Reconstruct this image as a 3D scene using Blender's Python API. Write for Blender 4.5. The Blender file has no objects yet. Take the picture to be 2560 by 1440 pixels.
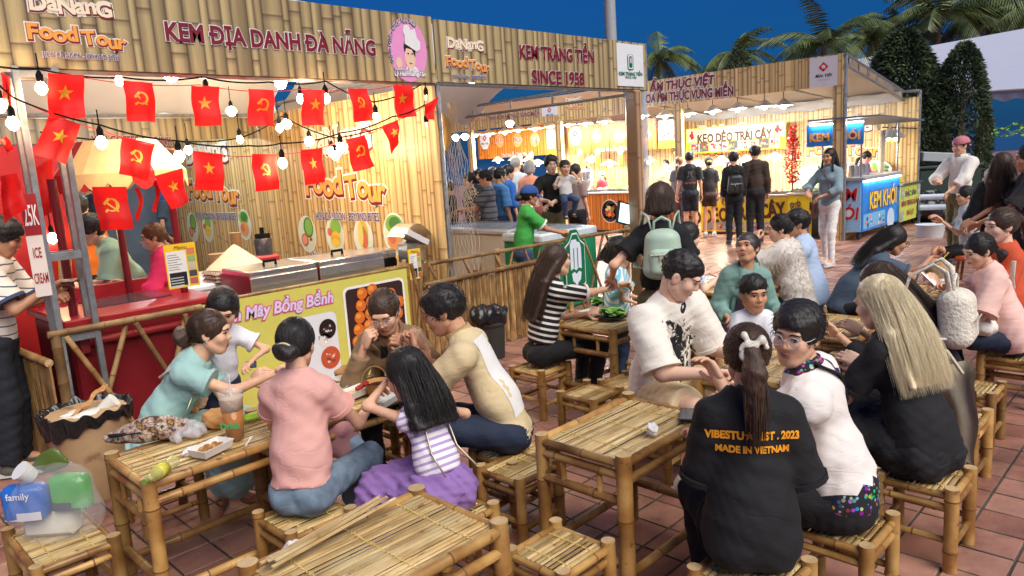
import bpy, math, random
import numpy as np
from mathutils import Vector, Matrix, Euler
random.seed(7); np.random.seed(7)
SC = bpy.context.scene
COL = SC.collection
PI = math.pi

# ------------------------------------------------------------------ camera
# World X runs along the stall fronts, world Y into the stalls; metres.
CAMH, FPX = 1.75, 1830.0
def _basis(hy=403.0, roll=0.064):
    a = math.atan(roll); p = math.atan((720-hy)*math.cos(a)/FPX)
    f = np.array([0, math.cos(p), -math.sin(p)]); r = np.array([1., 0, 0]); u = np.array([0, math.sin(p), math.cos(p)])
    r2 = r*math.cos(a)-u*math.sin(a); u2 = r*math.sin(a)+u*math.cos(a)
    s = math.sqrt(.5); M = np.array([[s, s, 0], [-s, s, 0], [0, 0, 1]])
    return np.stack([r2, u2, f]) @ M.T
CR = _basis(); CC = np.array([0, 0, CAMH])
cam = bpy.data.cameras.new('camera'); cam.lens = FPX/2560*36; cam.sensor_width = 36; cam.clip_end = 3000; cam.clip_start = .05
cam_o = bpy.data.objects.new('camera', cam); COL.objects.link(cam_o)
m = Matrix(((CR[0][0], CR[1][0], -CR[2][0], 0), (CR[0][1], CR[1][1], -CR[2][1], 0), (CR[0][2], CR[1][2], -CR[2][2], CAMH), (0, 0, 0, 1)))
cam_o.matrix_world = m; SC.camera = cam_o

# ------------------------------------------------------------------ dusk sky, one soft sun, exposure
SUN_AZ, SUN_EL = -100.0, 48.0      # soft light from behind the camera
world = bpy.data.worlds.new('World'); SC.world = world; world.use_nodes = True
nt = world.node_tree; nt.nodes.clear()
sky = nt.nodes.new('ShaderNodeTexSky'); sky.sky_type = 'NISHITA'; sky.sun_disc = False
sky.sun_elevation = math.radians(1.0); sky.sun_rotation = math.radians(200); sky.altitude = 0; sky.ozone_density = 6.0; sky.dust_density = .2; sky.air_density = 1.0
hs = nt.nodes.new('ShaderNodeMixRGB'); hs.blend_type = 'MULTIPLY'; hs.inputs[0].default_value = 1; hs.inputs[2].default_value = (.12, .62, .76, 1)
bg = nt.nodes.new('ShaderNodeBackground'); bg.inputs[1].default_value = .15
wo = nt.nodes.new('ShaderNodeOutputWorld')
dk = nt.nodes.new('ShaderNodeMixRGB'); dk.inputs[0].default_value = .55; dk.inputs[2].default_value = (.022, .175, .56, 1)
nt.links.new(sky.outputs[0], hs.inputs[1]); nt.links.new(hs.outputs[0], dk.inputs[1]); nt.links.new(dk.outputs[0], bg.inputs[0]); nt.links.new(bg.outputs[0], wo.inputs[0])
sun = bpy.data.lights.new('sun', 'SUN'); sun.energy = 1.3; sun.angle = math.radians(50); sun.color = (1, .93, .84)
sun_o = bpy.data.objects.new('sun', sun); COL.objects.link(sun_o)
_a, _e = math.radians(SUN_AZ), math.radians(SUN_EL)
sun_o.rotation_euler = Vector((math.cos(_a)*math.cos(_e), math.sin(_a)*math.cos(_e), math.sin(_e))).to_track_quat('Z', 'Y').to_euler()
vs = SC.view_settings; vs.view_transform = 'Standard'; vs.look = 'None'; vs.gamma = 1; vs.use_curve_mapping = False; vs.exposure = 1.75
SC.render.engine = 'CYCLES'; SC.cycles.use_denoising = True; SC.cycles.max_bounces = 6; SC.cycles.transparent_max_bounces = 12
SC.cycles.sample_clamp_indirect = 4.0; SC.cycles.use_light_tree = True; SC.cycles.caustics_reflective = False; SC.cycles.caustics_refractive = False

# ------------------------------------------------------------------ photograph pixel -> point of the place
def ray(px, py):
    return np.array([(px-1280)/FPX, -(py-720)/FPX, 1.]) @ CR
def G(px, py, z=0.):
    d = ray(px, py); return CC+d*((z-CAMH)/d[2])
def onY(px, py, Y):
    d = ray(px, py); return CC+d*(Y/d[1])
def onX(px, py, X):
    d = ray(px, py); return CC+d*(X/d[0])
def proj(p):
    q = CR @ (np.asarray(p, float)-CC); return 1280+FPX*q[0]/q[2], 720-FPX*q[1]/q[2], q[2]

# ------------------------------------------------------------------ materials
MATS = {}
def N(nt, t, **kw):
    n = nt.nodes.new(t)
    for k, v in kw.items():
        if k.startswith('i'):
            n.inputs[int(k[1:])].default_value = v
        else: setattr(n, k, v)
    return n
def c4(c): return (c[0], c[1], c[2], 1)
def newmat(name):
    m = bpy.data.materials.new(name); m.use_nodes = True; nt = m.node_tree; b = nt.nodes['Principled BSDF']; MATS[name] = m
    return m, nt, b
def ramp(nt, stops, fac):
    r = nt.nodes.new('ShaderNodeValToRGB'); e = r.color_ramp.elements
    while len(e) < len(stops): e.new(.5)
    for i, (p, c) in enumerate(stops): e[i].position = p; e[i].color = c4(c)
    nt.links.new(fac, r.inputs[0]); return r
def M(name, col=(.5, .5, .5), rough=.6, metal=0., var=.12, scale=12., bump=0., bscale=60., coat=0., alpha=1., trans=0., sss=0., stretch=None, dirt=None):
    """plain surface: base colour with soft mottling, optional relief"""
    if name in MATS: return MATS[name]
    m, nt, b = newmat(name); L = nt.links.new
    tc = N(nt, 'ShaderNodeTexCoord'); src = tc.outputs['Object']
    if stretch:
        mp = N(nt, 'ShaderNodeMapping'); mp.inputs['Scale'].default_value = stretch; L(src, mp.inputs[0]); src = mp.outputs[0]
    oi = N(nt, 'ShaderNodeObjectInfo')
    no = N(nt, 'ShaderNodeTexNoise'); no.inputs['Scale'].default_value = scale; no.inputs['Detail'].default_value = 4; L(src, no.inputs[0])
    mr = N(nt, 'ShaderNodeMapRange', i3=1-var*1.6, i4=1+var*1.6); L(no.outputs[0], mr.inputs[0])
    ad = N(nt, 'ShaderNodeMath', operation='MULTIPLY_ADD', i1=var*.9, i2=1-var*.45); L(oi.outputs['Random'], ad.inputs[0])
    mu = N(nt, 'ShaderNodeMath', operation='MULTIPLY'); L(mr.outputs[0], mu.inputs[0]); L(ad.outputs[0], mu.inputs[1])
    vm = N(nt, 'ShaderNodeVectorMath', operation='SCALE'); vm.inputs[0].default_value = col[:3]; L(mu.outputs[0], vm.inputs['Scale'])
    out = vm.outputs[0]
    if dirt:
        dn = N(nt, 'ShaderNodeTexNoise'); dn.inputs['Scale'].default_value = dirt[1]; dn.inputs['Detail'].default_value = 6; L(tc.outputs['Object'], dn.inputs[0])
        dr = ramp(nt, [(dirt[2], (0, 0, 0)), (dirt[2]+.12, (1, 1, 1))], dn.outputs[0])
        mx = N(nt, 'ShaderNodeMixRGB'); mx.inputs[2].default_value = c4(dirt[0]); L(dr.outputs[0], mx.inputs[0]); L(out, mx.inputs[1]); out = mx.outputs[0]
    L(out, b.inputs['Base Color'])
    b.inputs['Roughness'].default_value = rough; b.inputs['Metallic'].default_value = metal
    if coat: b.inputs['Coat Weight'].default_value = coat; b.inputs['Coat Roughness'].default_value = .15
    if alpha < 1: b.inputs['Alpha'].default_value = alpha
    if trans: b.inputs['Transmission Weight'].default_value = trans
    if sss: b.inputs['Subsurface Weight'].default_value = sss; b.inputs['Subsurface Radius'].default_value = (.012, .005, .003); b.inputs['Subsurface Scale'].default_value = 1
    if bump:
        bn = N(nt, 'ShaderNodeTexNoise'); bn.inputs['Scale'].default_value = bscale; bn.inputs['Detail'].default_value = 3; L(src, bn.inputs[0])
        bp = N(nt, 'ShaderNodeBump'); bp.inputs['Strength'].default_value = bump; bp.inputs['Distance'].default_value = .01; L(bn.outputs[0], bp.inputs['Height']); L(bp.outputs[0], b.inputs['Normal'])
    return m
def EM(name, col, strength, base=(.9, .9, .9)):
    if name in MATS: return MATS[name]
    m, nt, b = newmat(name); b.inputs['Base Color'].default_value = c4(base); b.inputs['Emission Color'].default_value = c4(col); b.inputs['Emission Strength'].default_value = strength
    return m
def PLAIN(col, rough=.6, **kw):
    """one printed or dyed colour, keyed by value"""
    k = 'colour_%03d_%03d_%03d_%02d' % (int(col[0]*255), int(col[1]*255), int(col[2]*255), int(rough*99))+''.join(sorted(str(v) for v in kw.values()))
    return M(k, col, rough, var=kw.pop('var', .05), **kw)
def srgb(r, g, b):
    f = lambda v: (v/255/12.92) if v/255 <= .04045 else ((v/255+.055)/1.055)**2.4
    return (f(r), f(g), f(b))
def bamboo_print(name, w=.062, seg=.55, tint=(.62, .44, .20), dark=(.16, .085, .03), gloss=.35):
    """printed vinyl picture of bamboo canes: local x across, local z up"""
    if name in MATS: return MATS[name]
    m, nt, b = newmat(name); L = nt.links.new
    tc = N(nt, 'ShaderNodeTexCoord'); sp = N(nt, 'ShaderNodeSeparateXYZ'); L(tc.outputs['Object'], sp.inputs[0])
    wq = N(nt, 'ShaderNodeTexNoise', noise_dimensions='1D'); wq.inputs['Scale'].default_value = 4.5; L(sp.outputs[0], wq.inputs['W']); wr = N(nt, 'ShaderNodeMath', operation='MULTIPLY_ADD', i1=w*2.2); L(wq.outputs[0], wr.inputs[0]); L(sp.outputs[0], wr.inputs[2])
    u = N(nt, 'ShaderNodeMath', operation='DIVIDE', i1=w); L(wr.outputs[0], u.inputs[0])
    fl = N(nt, 'ShaderNodeMath', operation='FLOOR'); L(u.outputs[0], fl.inputs[0])
    fr = N(nt, 'ShaderNodeMath', operation='FRACT'); L(u.outputs[0], fr.inputs[0])
    wn = N(nt, 'ShaderNodeTexWhiteNoise', noise_dimensions='1D'); L(fl.outputs[0], wn.inputs['W'])
    v = N(nt, 'ShaderNodeMath', operation='DIVIDE', i1=seg); L(sp.outputs[2], v.inputs[0])
    v2 = N(nt, 'ShaderNodeMath', operation='ADD'); L(v.outputs[0], v2.inputs[0]); L(wn.outputs['Value'], v2.inputs[1])
    vf = N(nt, 'ShaderNodeMath', operation='FRACT'); L(v2.outputs[0], vf.inputs[0])
    shade = ramp(nt, [(0, (.12, .12, .12)), (.09, (.55, .55, .55)), (.34, (1, 1, 1)), (.62, (.86, .86, .86)), (.9, (.42, .42, .42)), (1, (.1, .1, .1))], fr.outputs[0])
    node = ramp(nt, [(0, (.25, .25, .25)), (.018, (1.0, 1.0, 1.0)), (.05, (.92, .92, .92)), (.93, (1, 1, 1)), (.985, (.62, .62, .62)), (1, (.22, .22, .22))], vf.outputs[0])
    mp = N(nt, 'ShaderNodeMapping'); mp.inputs['Scale'].default_value = (60, 1, 3); L(tc.outputs['Object'], mp.inputs[0])
    no = N(nt, 'ShaderNodeTexNoise'); no.inputs['Scale'].default_value = 2.2; no.inputs['Detail'].default_value = 4; L(mp.outputs[0], no.inputs[0])
    fib = N(nt, 'ShaderNodeMapRange', i3=.72, i4=1.22); L(no.outputs[0], fib.inputs[0])
    cv = N(nt, 'ShaderNodeMapRange', i3=.7, i4=1.15); L(wn.outputs['Value'], cv.inputs[0])
    m1 = N(nt, 'ShaderNodeMath', operation='MULTIPLY'); L(shade.outputs[0], m1.inputs[0]); L(node.outputs[0], m1.inputs[1])
    m2 = N(nt, 'ShaderNodeMath', operation='MULTIPLY'); L(fib.outputs[0], m2.inputs[0]); L(cv.outputs[0], m2.inputs[1])
    mm = N(nt, 'ShaderNodeMath', operation='MULTIPLY'); L(m1.outputs[0], mm.inputs[0]); L(m2.outputs[0], mm.inputs[1])
    mx = N(nt, 'ShaderNodeMixRGB'); mx.inputs[1].default_value = c4(dark); mx.inputs[2].default_value = c4(tint); L(mm.outputs[0], mx.inputs[0])
    L(mx.outputs[0], b.inputs['Base Color']); b.inputs['Roughness'].default_value = gloss
    wv = N(nt, 'ShaderNodeTexNoise'); wv.inputs['Scale'].default_value = 2.5; L(tc.outputs['Object'], wv.inputs[0])
    bp = N(nt, 'ShaderNodeBump'); bp.inputs['Strength'].default_value = .12; bp.inputs['Distance'].default_value = .05; L(wv.outputs[0], bp.inputs['Height']); L(bp.outputs[0], b.inputs['Normal'])
    return m

# ------------------------------------------------------------------ mesh helpers
def V3(p): return np.asarray(p, float)
def frame(d):
    d = V3(d)/np.linalg.norm(d); a = np.array([0, 0, 1.]) if abs(d[2]) < .95 else np.array([1., 0, 0])
    x = np.cross(a, d); x /= np.linalg.norm(x); return x, np.cross(d, x), d
class MB:
    """collects shapes into one mesh"""
    def __init__(s): s.v = []; s.f = []; s.m = []
    def add(s, vs, fs, mi=0):
        o = len(s.v); s.v.extend([tuple(map(float, p)) for p in vs]); s.f.extend([tuple(i+o for i in f) for f in fs]); s.m.extend([mi]*len(fs)); return s
    def box(s, c, d, rz=0., mi=0, M3=None, bev=0.):
        hx, hy, hz = d[0]/2, d[1]/2, d[2]/2
        if bev:
            b = min(bev, hx*.9, hy*.9, hz*.9); P = []; 
            for sx in (-1, 1):
                for sy in (-1, 1):
                    for sz in (-1, 1):
                        P += [(sx*hx, sy*(hy-b), sz*(hz-b)), (sx*(hx-b), sy*hy, sz*(hz-b)), (sx*(hx-b), sy*(hy-b), sz*hz)]
            P = V3(P); id = lambda x, y, z, k: (((x > 0)*2+(y > 0))*2+(z > 0))*3+k
            F = []
            for sg in (-1, 1):
                q = [id(sg, -1, -1, 0), id(sg, 1, -1, 0), id(sg, 1, 1, 0), id(sg, -1, 1, 0)]; F.append(q if sg > 0 else q[::-1])
                q = [id(-1, sg, -1, 1), id(-1, sg, 1, 1), id(1, sg, 1, 1), id(1, sg, -1, 1)]; F.append(q if sg > 0 else q[::-1])
                q = [id(-1, -1, sg, 2), id(1, -1, sg, 2), id(1, 1, sg, 2), id(-1, 1, sg, 2)]; F.append(q if sg > 0 else q[::-1])
            for a in (-1, 1):
                for c2 in (-1, 1):
                    F.append([id(a, c2, -1, 0), id(a, c2, 1, 0), id(a, c2, 1, 1), id(a, c2, -1, 1)])
                    F.append([id(a, -1, c2, 0), id(a, 1, c2, 0), id(a, 1, c2, 2), id(a, -1, c2, 2)])
                    F.append([id(-1, a, c2, 1), id(1, a, c2, 1), id(1, a, c2, 2), id(-1, a, c2, 2)])
                    for z in (-1, 1): F.append([id(a, c2, z, 0), id(a, c2, z, 1), id(a, c2, z, 2)])
        else:
            P = V3([(-hx, -hy, -hz), (hx, -hy, -hz), (hx, hy, -hz), (-hx, hy, -hz), (-hx, -hy, hz), (hx, -hy, hz), (hx, hy, hz), (-hx, hy, hz)])
            F = [(0, 3, 2, 1), (4, 5, 6, 7), (0, 1, 5, 4), (1, 2, 6, 5), (2, 3, 7, 6), (3, 0, 4, 7)]
        if M3 is not None: P = P @ V3(M3).T
        elif rz:
            cs, sn = math.cos(rz), math.sin(rz); P = P @ np.array([[cs, sn, 0], [-sn, cs, 0], [0, 0, 1]])
        return s.add(P+V3(c), F, mi)
    def tube(s, pts, r, n=8, mi=0, caps=True, flat=None, capmi=None):
        pts = [V3(p) for p in pts]; k = len(pts); r = r if hasattr(r, '__len__') else [r]*k
        ring = []; o = len(s.v); x = None
        for i in range(k):
            d = pts[min(i+1, k-1)]-pts[max(i-1, 0)]; L = np.linalg.norm(d); d = d/(L if L > 1e-9 else 1)
            if x is None: x, y, _ = frame(d if L > 1e-9 else (0, 0, 1))
            else:
                x = x-d*np.dot(x, d); x /= (np.linalg.norm(x)+1e-12); y = np.cross(d, x)
            for j in range(n):
                a = 2*PI*j/n; s.v.append(tuple(pts[i]+r[i]*(math.cos(a)*x+math.sin(a)*y*(flat or 1))))
        for i in range(k-1):
            for j in range(n):
                s.f.append((o+i*n+j, o+i*n+(j+1) % n, o+(i+1)*n+(j+1) % n, o+(i+1)*n+j)); s.m.append(mi)
        if caps:
            s.f.append(tuple(o+j for j in range(n))[::-1]); s.m.append(mi if capmi is None else capmi)
            s.f.append(tuple(o+(k-1)*n+j for j in range(n))); s.m.append(mi if capmi is None else capmi)
        return s
    def lathe(s, prof, c=(0, 0, 0), n=16, mi=0, sx=1., sy=1.):
        o = len(s.v); k = len(prof)
        for (r, z) in prof:
            for j in range(n):
                a = 2*PI*j/n; s.v.append((c[0]+r*math.cos(a)*sx, c[1]+r*math.sin(a)*sy, c[2]+z))
        for i in range(k-1):
            for j in range(n):
                s.f.append((o+i*n+j, o+i*n+(j+1) % n, o+(i+1)*n+(j+1) % n, o+(i+1)*n+j)); s.m.append(mi)
        if prof[0][0] > 1e-6: s.f.append(tuple(o+j for j in range(n))[::-1]); s.m.append(mi)
        if prof[-1][0] > 1e-6: s.f.append(tuple(o+(k-1)*n+j for j in range(n))); s.m.append(mi)
        return s
    def ball(s, c, r, nu=10, nv=7, mi=0, M3=None):
        r = V3(r if hasattr(r, '__len__') else (r, r, r)); P = []; 
        for i in range(nv+1):
            t = PI*i/nv
            for j in range(nu):
                a = 2*PI*j/nu; P.append((math.sin(t)*math.cos(a)*r[0], math.sin(t)*math.sin(a)*r[1], -math.cos(t)*r[2]))
        P = V3(P)
        if M3 is not None: P = P @ V3(M3).T
        F = [(i*nu+j, i*nu+(j+1) % nu, (i+1)*nu+(j+1) % nu, (i+1)*nu+j) for i in range(nv) for j in range(nu)]
        return s.add(P+V3(c), F, mi)
    def poly(s, pts, thick=0., nrm=(0, -1, 0), mi=0):
        """flat polygon given in 3D, extruded by thick against nrm"""
        P = V3(pts); k = len(P)
        if not thick: return s.add(P, [tuple(range(k))], mi)
        B = P-V3(nrm)*thick
        return s.add(np.vstack([P, B]), [tuple(range(k)), tuple(range(2*k-1, k-1, -1))]+[(i, i+k, (i+1) % k+k, (i+1) % k) for i in range(k)], mi)
    def grid(s, f, nu, nv, mi=0):
        o = len(s.v)
        for i in range(nu+1):
            for j in range(nv+1): s.v.append(tuple(map(float, f(i/nu, j/nv))))
        for i in range(nu):
            for j in range(nv): s.f.append((o+i*(nv+1)+j, o+(i+1)*(nv+1)+j, o+(i+1)*(nv+1)+j+1, o+i*(nv+1)+j+1)); s.m.append(mi)
        return s
    def mesh(s, name, smooth=False):
        me = bpy.data.meshes.new(name); me.from_pydata(s.v, [], s.f); me.update()
        if any(s.m): me.polygons.foreach_set('material_index', s.m)
        if smooth is True: me.polygons.foreach_set('use_smooth', [True]*len(s.f))
        elif smooth:
            me.polygons.foreach_set('use_smooth', [True]*len(s.f)); me.set_sharp_from_angle(angle=math.radians(smooth))
        return me
    def build(s, name, mat, parent=None, smooth=40, loc=None, rot=None, flipfix=False):
        me = s.mesh(name, smooth)
        for m_ in (mat if isinstance(mat, (list, tuple)) else [mat]): me.materials.append(m_)
        return link(name, me, parent, loc, rot)
def link(name, me, parent=None, loc=None, rot=None):
    o = bpy.data.objects.new(name, me); COL.objects.link(o)
    if parent is not None: o.parent = parent
    if loc is not None: o.location = [float(x) for x in loc]
    if rot is not None: o.rotation_euler = rot if hasattr(rot, '__len__') else (0, 0, rot)
    return o
def tag(o, label, cat, group=None):
    o['label'] = label; o['category'] = cat
    if group: o['group'] = group
    return o
def struct(o): o['kind'] = 'structure'; return o
def thing(name, label, cat, loc=(0, 0, 0), rz=0., group=None):
    o = link(name, None, None, loc, rz); o.empty_display_size = .1; return tag(o, label, cat, group)
def copy_tree(o, parent=None):
    c = o.copy(); COL.objects.link(c); c.parent = parent
    for ch in list(o.children): copy_tree(ch, c)
    return c

# ------------------------------------------------------------------ lettering (built-in font, turned into meshes)
_tc = bpy.data.curves.new('glyphs', 'FONT'); _to = bpy.data.objects.new('glyphs', _tc); _ts = bpy.data.scenes.new('glyph_desk'); _ts.collection.objects.link(_to)
_tcache = {}
def glyphs(s, size, off=0., shear=0., sx=1., align='CENTER', space=1., line=1.):
    k = (s, size, off, shear, sx, align, space, line)
    if k in _tcache: return _tcache[k]
    if 'Đ' in s and len(s) > 1 or s == 'Đ':
        P, F = glyphs(s.replace('Đ', 'D'), size, off, shear, sx, align, space, line); P = P.copy(); F = list(F); x0 = P[:, 0].min() if len(P) else 0
        for i, ch in enumerate(s):
            if ch != 'Đ': continue
            full = s.replace('Đ', 'D').split('\n')[0]; xl = glyphs(full[i:], size, 0, 0, sx, 'LEFT')[0]; xr = glyphs(full, size, 0, 0, sx, 'LEFT')[0][:, 0].max(); a = x0+max(off, 0)*sx+(xr-xl[:, 0].max())-.09*size*sx; b = a+.4*size*sx; o = off*.8; n = len(P); P = np.vstack([P, [(a-o*sx, .32*size-o, .0016), (b+o*sx, .32*size-o, .0016), (b+o*sx, .41*size+o, .0016), (a-o*sx, .41*size+o, .0016)]]); F.append((n, n+1, n+2, n+3))
        _tcache[k] = (P, F); return P, F
    _tc.body = s; _tc.size = size; _tc.offset = off; _tc.shear = shear; _tc.align_x = align; _tc.align_y = 'TOP_BASELINE'; _tc.space_character = space; _tc.space_line = line; _tc.resolution_u = 3; _tc.fill_mode = 'FRONT'
    with bpy.context.temp_override(scene=_ts, view_layer=_ts.view_layers[0]): dg = bpy.context.evaluated_depsgraph_get(); dg.update()
    me = _to.evaluated_get(dg).to_mesh(); n = len(me.vertices); P = np.zeros(n*3); me.vertices.foreach_get('co', P); P = P.reshape(-1, 3)*[sx, 1, 1]
    F = [tuple(p.vertices) for p in me.polygons]; _to.evaluated_get(dg).to_mesh_clear()
    par = list(range(n))
    def fd(a):
        while par[a] != a: par[a] = par[par[a]]; a = par[a]
        return a
    for f in F:
        r0 = fd(f[0])
        for q in f[1:]: par[fd(q)] = r0
    ids = {}; isl = np.array([ids.setdefault(fd(i), len(ids)) for i in range(n)], float) if n else np.zeros(0)
    if n: P[:, 2] = isl*.00012
    _tcache[k] = (P, F); return P, F
def lettering(s, parent, x, z, size, layers, y=-.006, shear=0., sx=1., align='CENTER', space=1., line=1., rot=0., name='lettering', mapf=None, thick=0.):
    """layers: list of (offset, material) from back to front, on a panel's local x-z plane (front is -y)"""
    mb = MB(); mats = []
    for i, (off, mat) in enumerate(layers):
        P, F = glyphs(s, size, off, shear, sx, align, space, line)
        cs, sn = math.cos(rot), math.sin(rot)
        Q = np.stack([x+P[:, 0]*cs-P[:, 1]*sn, y-.004*i-np.minimum(P[:, 2], .0032), z+P[:, 0]*sn+P[:, 1]*cs], 1) if len(P) else np.zeros((0, 3))
        if mapf is not None and len(Q): Q = mapf(Q)
        mb.add(Q, F, i); mats.append(mat)
    return mb.build(name, mats, parent, smooth=False)
# ================================================================== ground of terracotta tiles
TP = .21; _o = G(2262, 1324); TOX, TOY = _o[0] % TP, _o[1] % TP
def tile_mat():
    m, nt, b = newmat('terracotta_tile'); L = nt.links.new
    ge = N(nt, 'ShaderNodeNewGeometry'); 
    sb = N(nt, 'ShaderNodeVectorMath', operation='SUBTRACT'); sb.inputs[1].default_value = (TOX, TOY, 0); L(ge.outputs['Position'], sb.inputs[0])
    dv = N(nt, 'ShaderNodeVectorMath', operation='SCALE'); dv.inputs['Scale'].default_value = 1/TP; L(sb.outputs[0], dv.inputs[0])
    sp = N(nt, 'ShaderNodeSeparateXYZ'); L(dv.outputs[0], sp.inputs[0]); cb = N(nt, 'ShaderNodeCombineXYZ'); fr = []
    for i in (0, 1):
        f = N(nt, 'ShaderNodeMath', operation='FLOOR'); L(sp.outputs[i], f.inputs[0]); L(f.outputs[0], cb.inputs[i])
        q = N(nt, 'ShaderNodeMath', operation='FRACT'); L(sp.outputs[i], q.inputs[0])
        p = N(nt, 'ShaderNodeMath', operation='PINGPONG', i1=.5); L(q.outputs[0], p.inputs[0]); fr.append(p)
    wn = N(nt, 'ShaderNodeTexWhiteNoise'); L(cb.outputs[0], wn.inputs[0])
    col = ramp(nt, [(0, srgb(142, 96, 82)), (.3, srgb(164, 116, 98)), (.55, srgb(176, 130, 112)), (.8, srgb(160, 114, 104)), (.94, srgb(172, 124, 100)), (1, srgb(184, 146, 122))], wn.outputs[0])
    n1 = N(nt, 'ShaderNodeTexNoise'); n1.inputs['Scale'].default_value = 5; n1.inputs['Detail'].default_value = 6; L(ge.outputs['Position'], n1.inputs[0])
    n2 = N(nt, 'ShaderNodeTexNoise'); n2.inputs['Scale'].default_value = 130; n2.inputs['Detail'].default_value = 2; L(ge.outputs['Position'], n2.inputs[0])
    mr = N(nt, 'ShaderNodeMapRange', i1=.3, i2=.7, i3=.72, i4=1.18); L(n1.outputs[0], mr.inputs[0])
    mu = N(nt, 'ShaderNodeMixRGB', blend_type='MULTIPLY', i0=1.); L(col.outputs[0], mu.inputs[1]); L(mr.outputs[0], mu.inputs[2])
    sk = ramp(nt, [(.62, (0, 0, 0)), (.7, (1, 1, 1))], n2.outputs[0])
    m2 = N(nt, 'ShaderNodeMixRGB'); m2.inputs[2].default_value = c4(srgb(196, 160, 130)); L(mu.outputs[0], m2.inputs[1])
    sk2 = N(nt, 'ShaderNodeMath', operation='MULTIPLY', i1=.55); L(sk.outputs[0], sk2.inputs[0]); L(sk2.outputs[0], m2.inputs[0])
    # joints of the sheet itself, where no tile lies on it
    mn = N(nt, 'ShaderNodeMath', operation='MINIMUM'); L(fr[0].outputs[0], mn.inputs[0]); L(fr[1].outputs[0], mn.inputs[1])
    gr = ramp(nt, [(.022, (1, 1, 1)), (.034, (0, 0, 0))], mn.outputs[0])
    gc = ramp(nt, [(.35, srgb(62, 58, 50)), (.65, srgb(104, 100, 86))], n1.outputs[0])
    m3 = N(nt, 'ShaderNodeMixRGB'); L(gr.outputs[0], m3.inputs[0]); L(m2.outputs[0], m3.inputs[1]); L(gc.outputs[0], m3.inputs[2])
    n4 = N(nt, 'ShaderNodeTexNoise'); n4.inputs['Scale'].default_value = 1.7; n4.inputs['Detail'].default_value = 8; n4.inputs['Roughness'].default_value = .65; L(ge.outputs['Position'], n4.inputs[0]); st = ramp(nt, [(.36, (.5, .47, .45)), (.5, (.95, .95, .95)), (.66, (1.1, 1.08, 1.06))], n4.outputs[0]); m4 = N(nt, 'ShaderNodeMixRGB', blend_type='MULTIPLY', i0=1.); L(m3.outputs[0], m4.inputs[1]); L(st.outputs[0], m4.inputs[2]); L(m4.outputs[0], b.inputs['Base Color'])
    rr = N(nt, 'ShaderNodeMapRange', i1=.3, i2=.72, i3=.26, i4=.52); L(n1.outputs[0], rr.inputs[0]); L(rr.outputs[0], b.inputs['Roughness'])
    bp = N(nt, 'ShaderNodeBump'); bp.inputs['Strength'].default_value = .25; bp.inputs['Distance'].default_value = .004; L(n2.outputs[0], bp.inputs['Height'])
    n3 = N(nt, 'ShaderNodeTexNoise'); n3.inputs['Scale'].default_value = 14; L(ge.outputs['Position'], n3.inputs[0])
    bp2 = N(nt, 'ShaderNodeBump'); bp2.inputs['Strength'].default_value = .2; bp2.inputs['Distance'].default_value = .02; L(n3.outputs[0], bp2.inputs['Height']); L(bp.outputs[0], bp2.inputs['Normal']); L(bp2.outputs[0], b.inputs['Normal'])
    return m
TM = tile_mat()
def G_grid(a, b, n, z):
    mb = MB(); xs = np.linspace(a, b, n+1); return mb.add([(x, y, z) for x in xs for y in xs], [(i*(n+1)+j, (i+1)*(n+1)+j, (i+1)*(n+1)+j+1, i*(n+1)+j+1) for i in range(n) for j in range(n)])
ground = struct(G_grid(-400, 600, 40, -.006).build('ground', TM))
sea = struct(MB().poly([(x*.7071+y*.7071, -x*.7071+y*.7071, .02) for x, y in ((-400, 62), (900, 62), (900, 900), (-400, 900))]).build('sea', M('dusk_sea', (.02, .06, .13), .25, var=.2, scale=.2, bump=.4, bscale=1.5), smooth=False))
cells = []
for i in range(-4, 92):
    for j in range(-30, 62):
        c = (TOX+(i+.5)*TP, TOY+(j+.5)*TP, 0.); px, py, d = proj(c)
        if d > .5 and -130 < px < 2690 and py < 1560 and d < 15: cells.append((d, i, j, c))
cells.sort()
tile_me = MB().box((0, 0, -.01), (TP-.006, TP-.011, .02), bev=.003).mesh('tile'); tile_me.materials.append(TM)
rnd = random.Random(3)
seen = [c for c in cells if proj(c[3])[1] < 1440 and (proj(c[3])[0] > 1120 or c[0] < 2.6)]
near = seen[:300]; ns = set((c[1], c[2]) for c in near)
for d, i, j, c in near:
    o = link('tile', tile_me, ground, (c[0], c[1], rnd.uniform(-.0015, .0015))); o.rotation_euler = (rnd.uniform(-.006, .006), rnd.uniform(-.006, .006), rnd.uniform(-.006, .006))
mb = MB()
for d, i, j, c in cells:
    if (i, j) in ns: continue
    h = rnd.uniform(-.0015, .0015); a, b_ = TP/2-.003, TP/2-.0055; e = .003; x, y = c[0], c[1]
    P = [(x-a+e, y-b_+e, h), (x+a-e, y-b_+e, h), (x+a-e, y+b_-e, h), (x-a+e, y+b_-e, h), (x-a, y-b_, -.006), (x+a, y-b_, -.006), (x+a, y+b_, -.006), (x-a, y+b_, -.006)]
    mb.add(P, [(0, 1, 2, 3), (4, 5, 1, 0), (5, 6, 2, 1), (6, 7, 3, 2), (7, 4, 0, 3)])
o = mb.build('tile_paving', TM, ground, smooth=False); o['kind'] = 'stuff'

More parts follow.
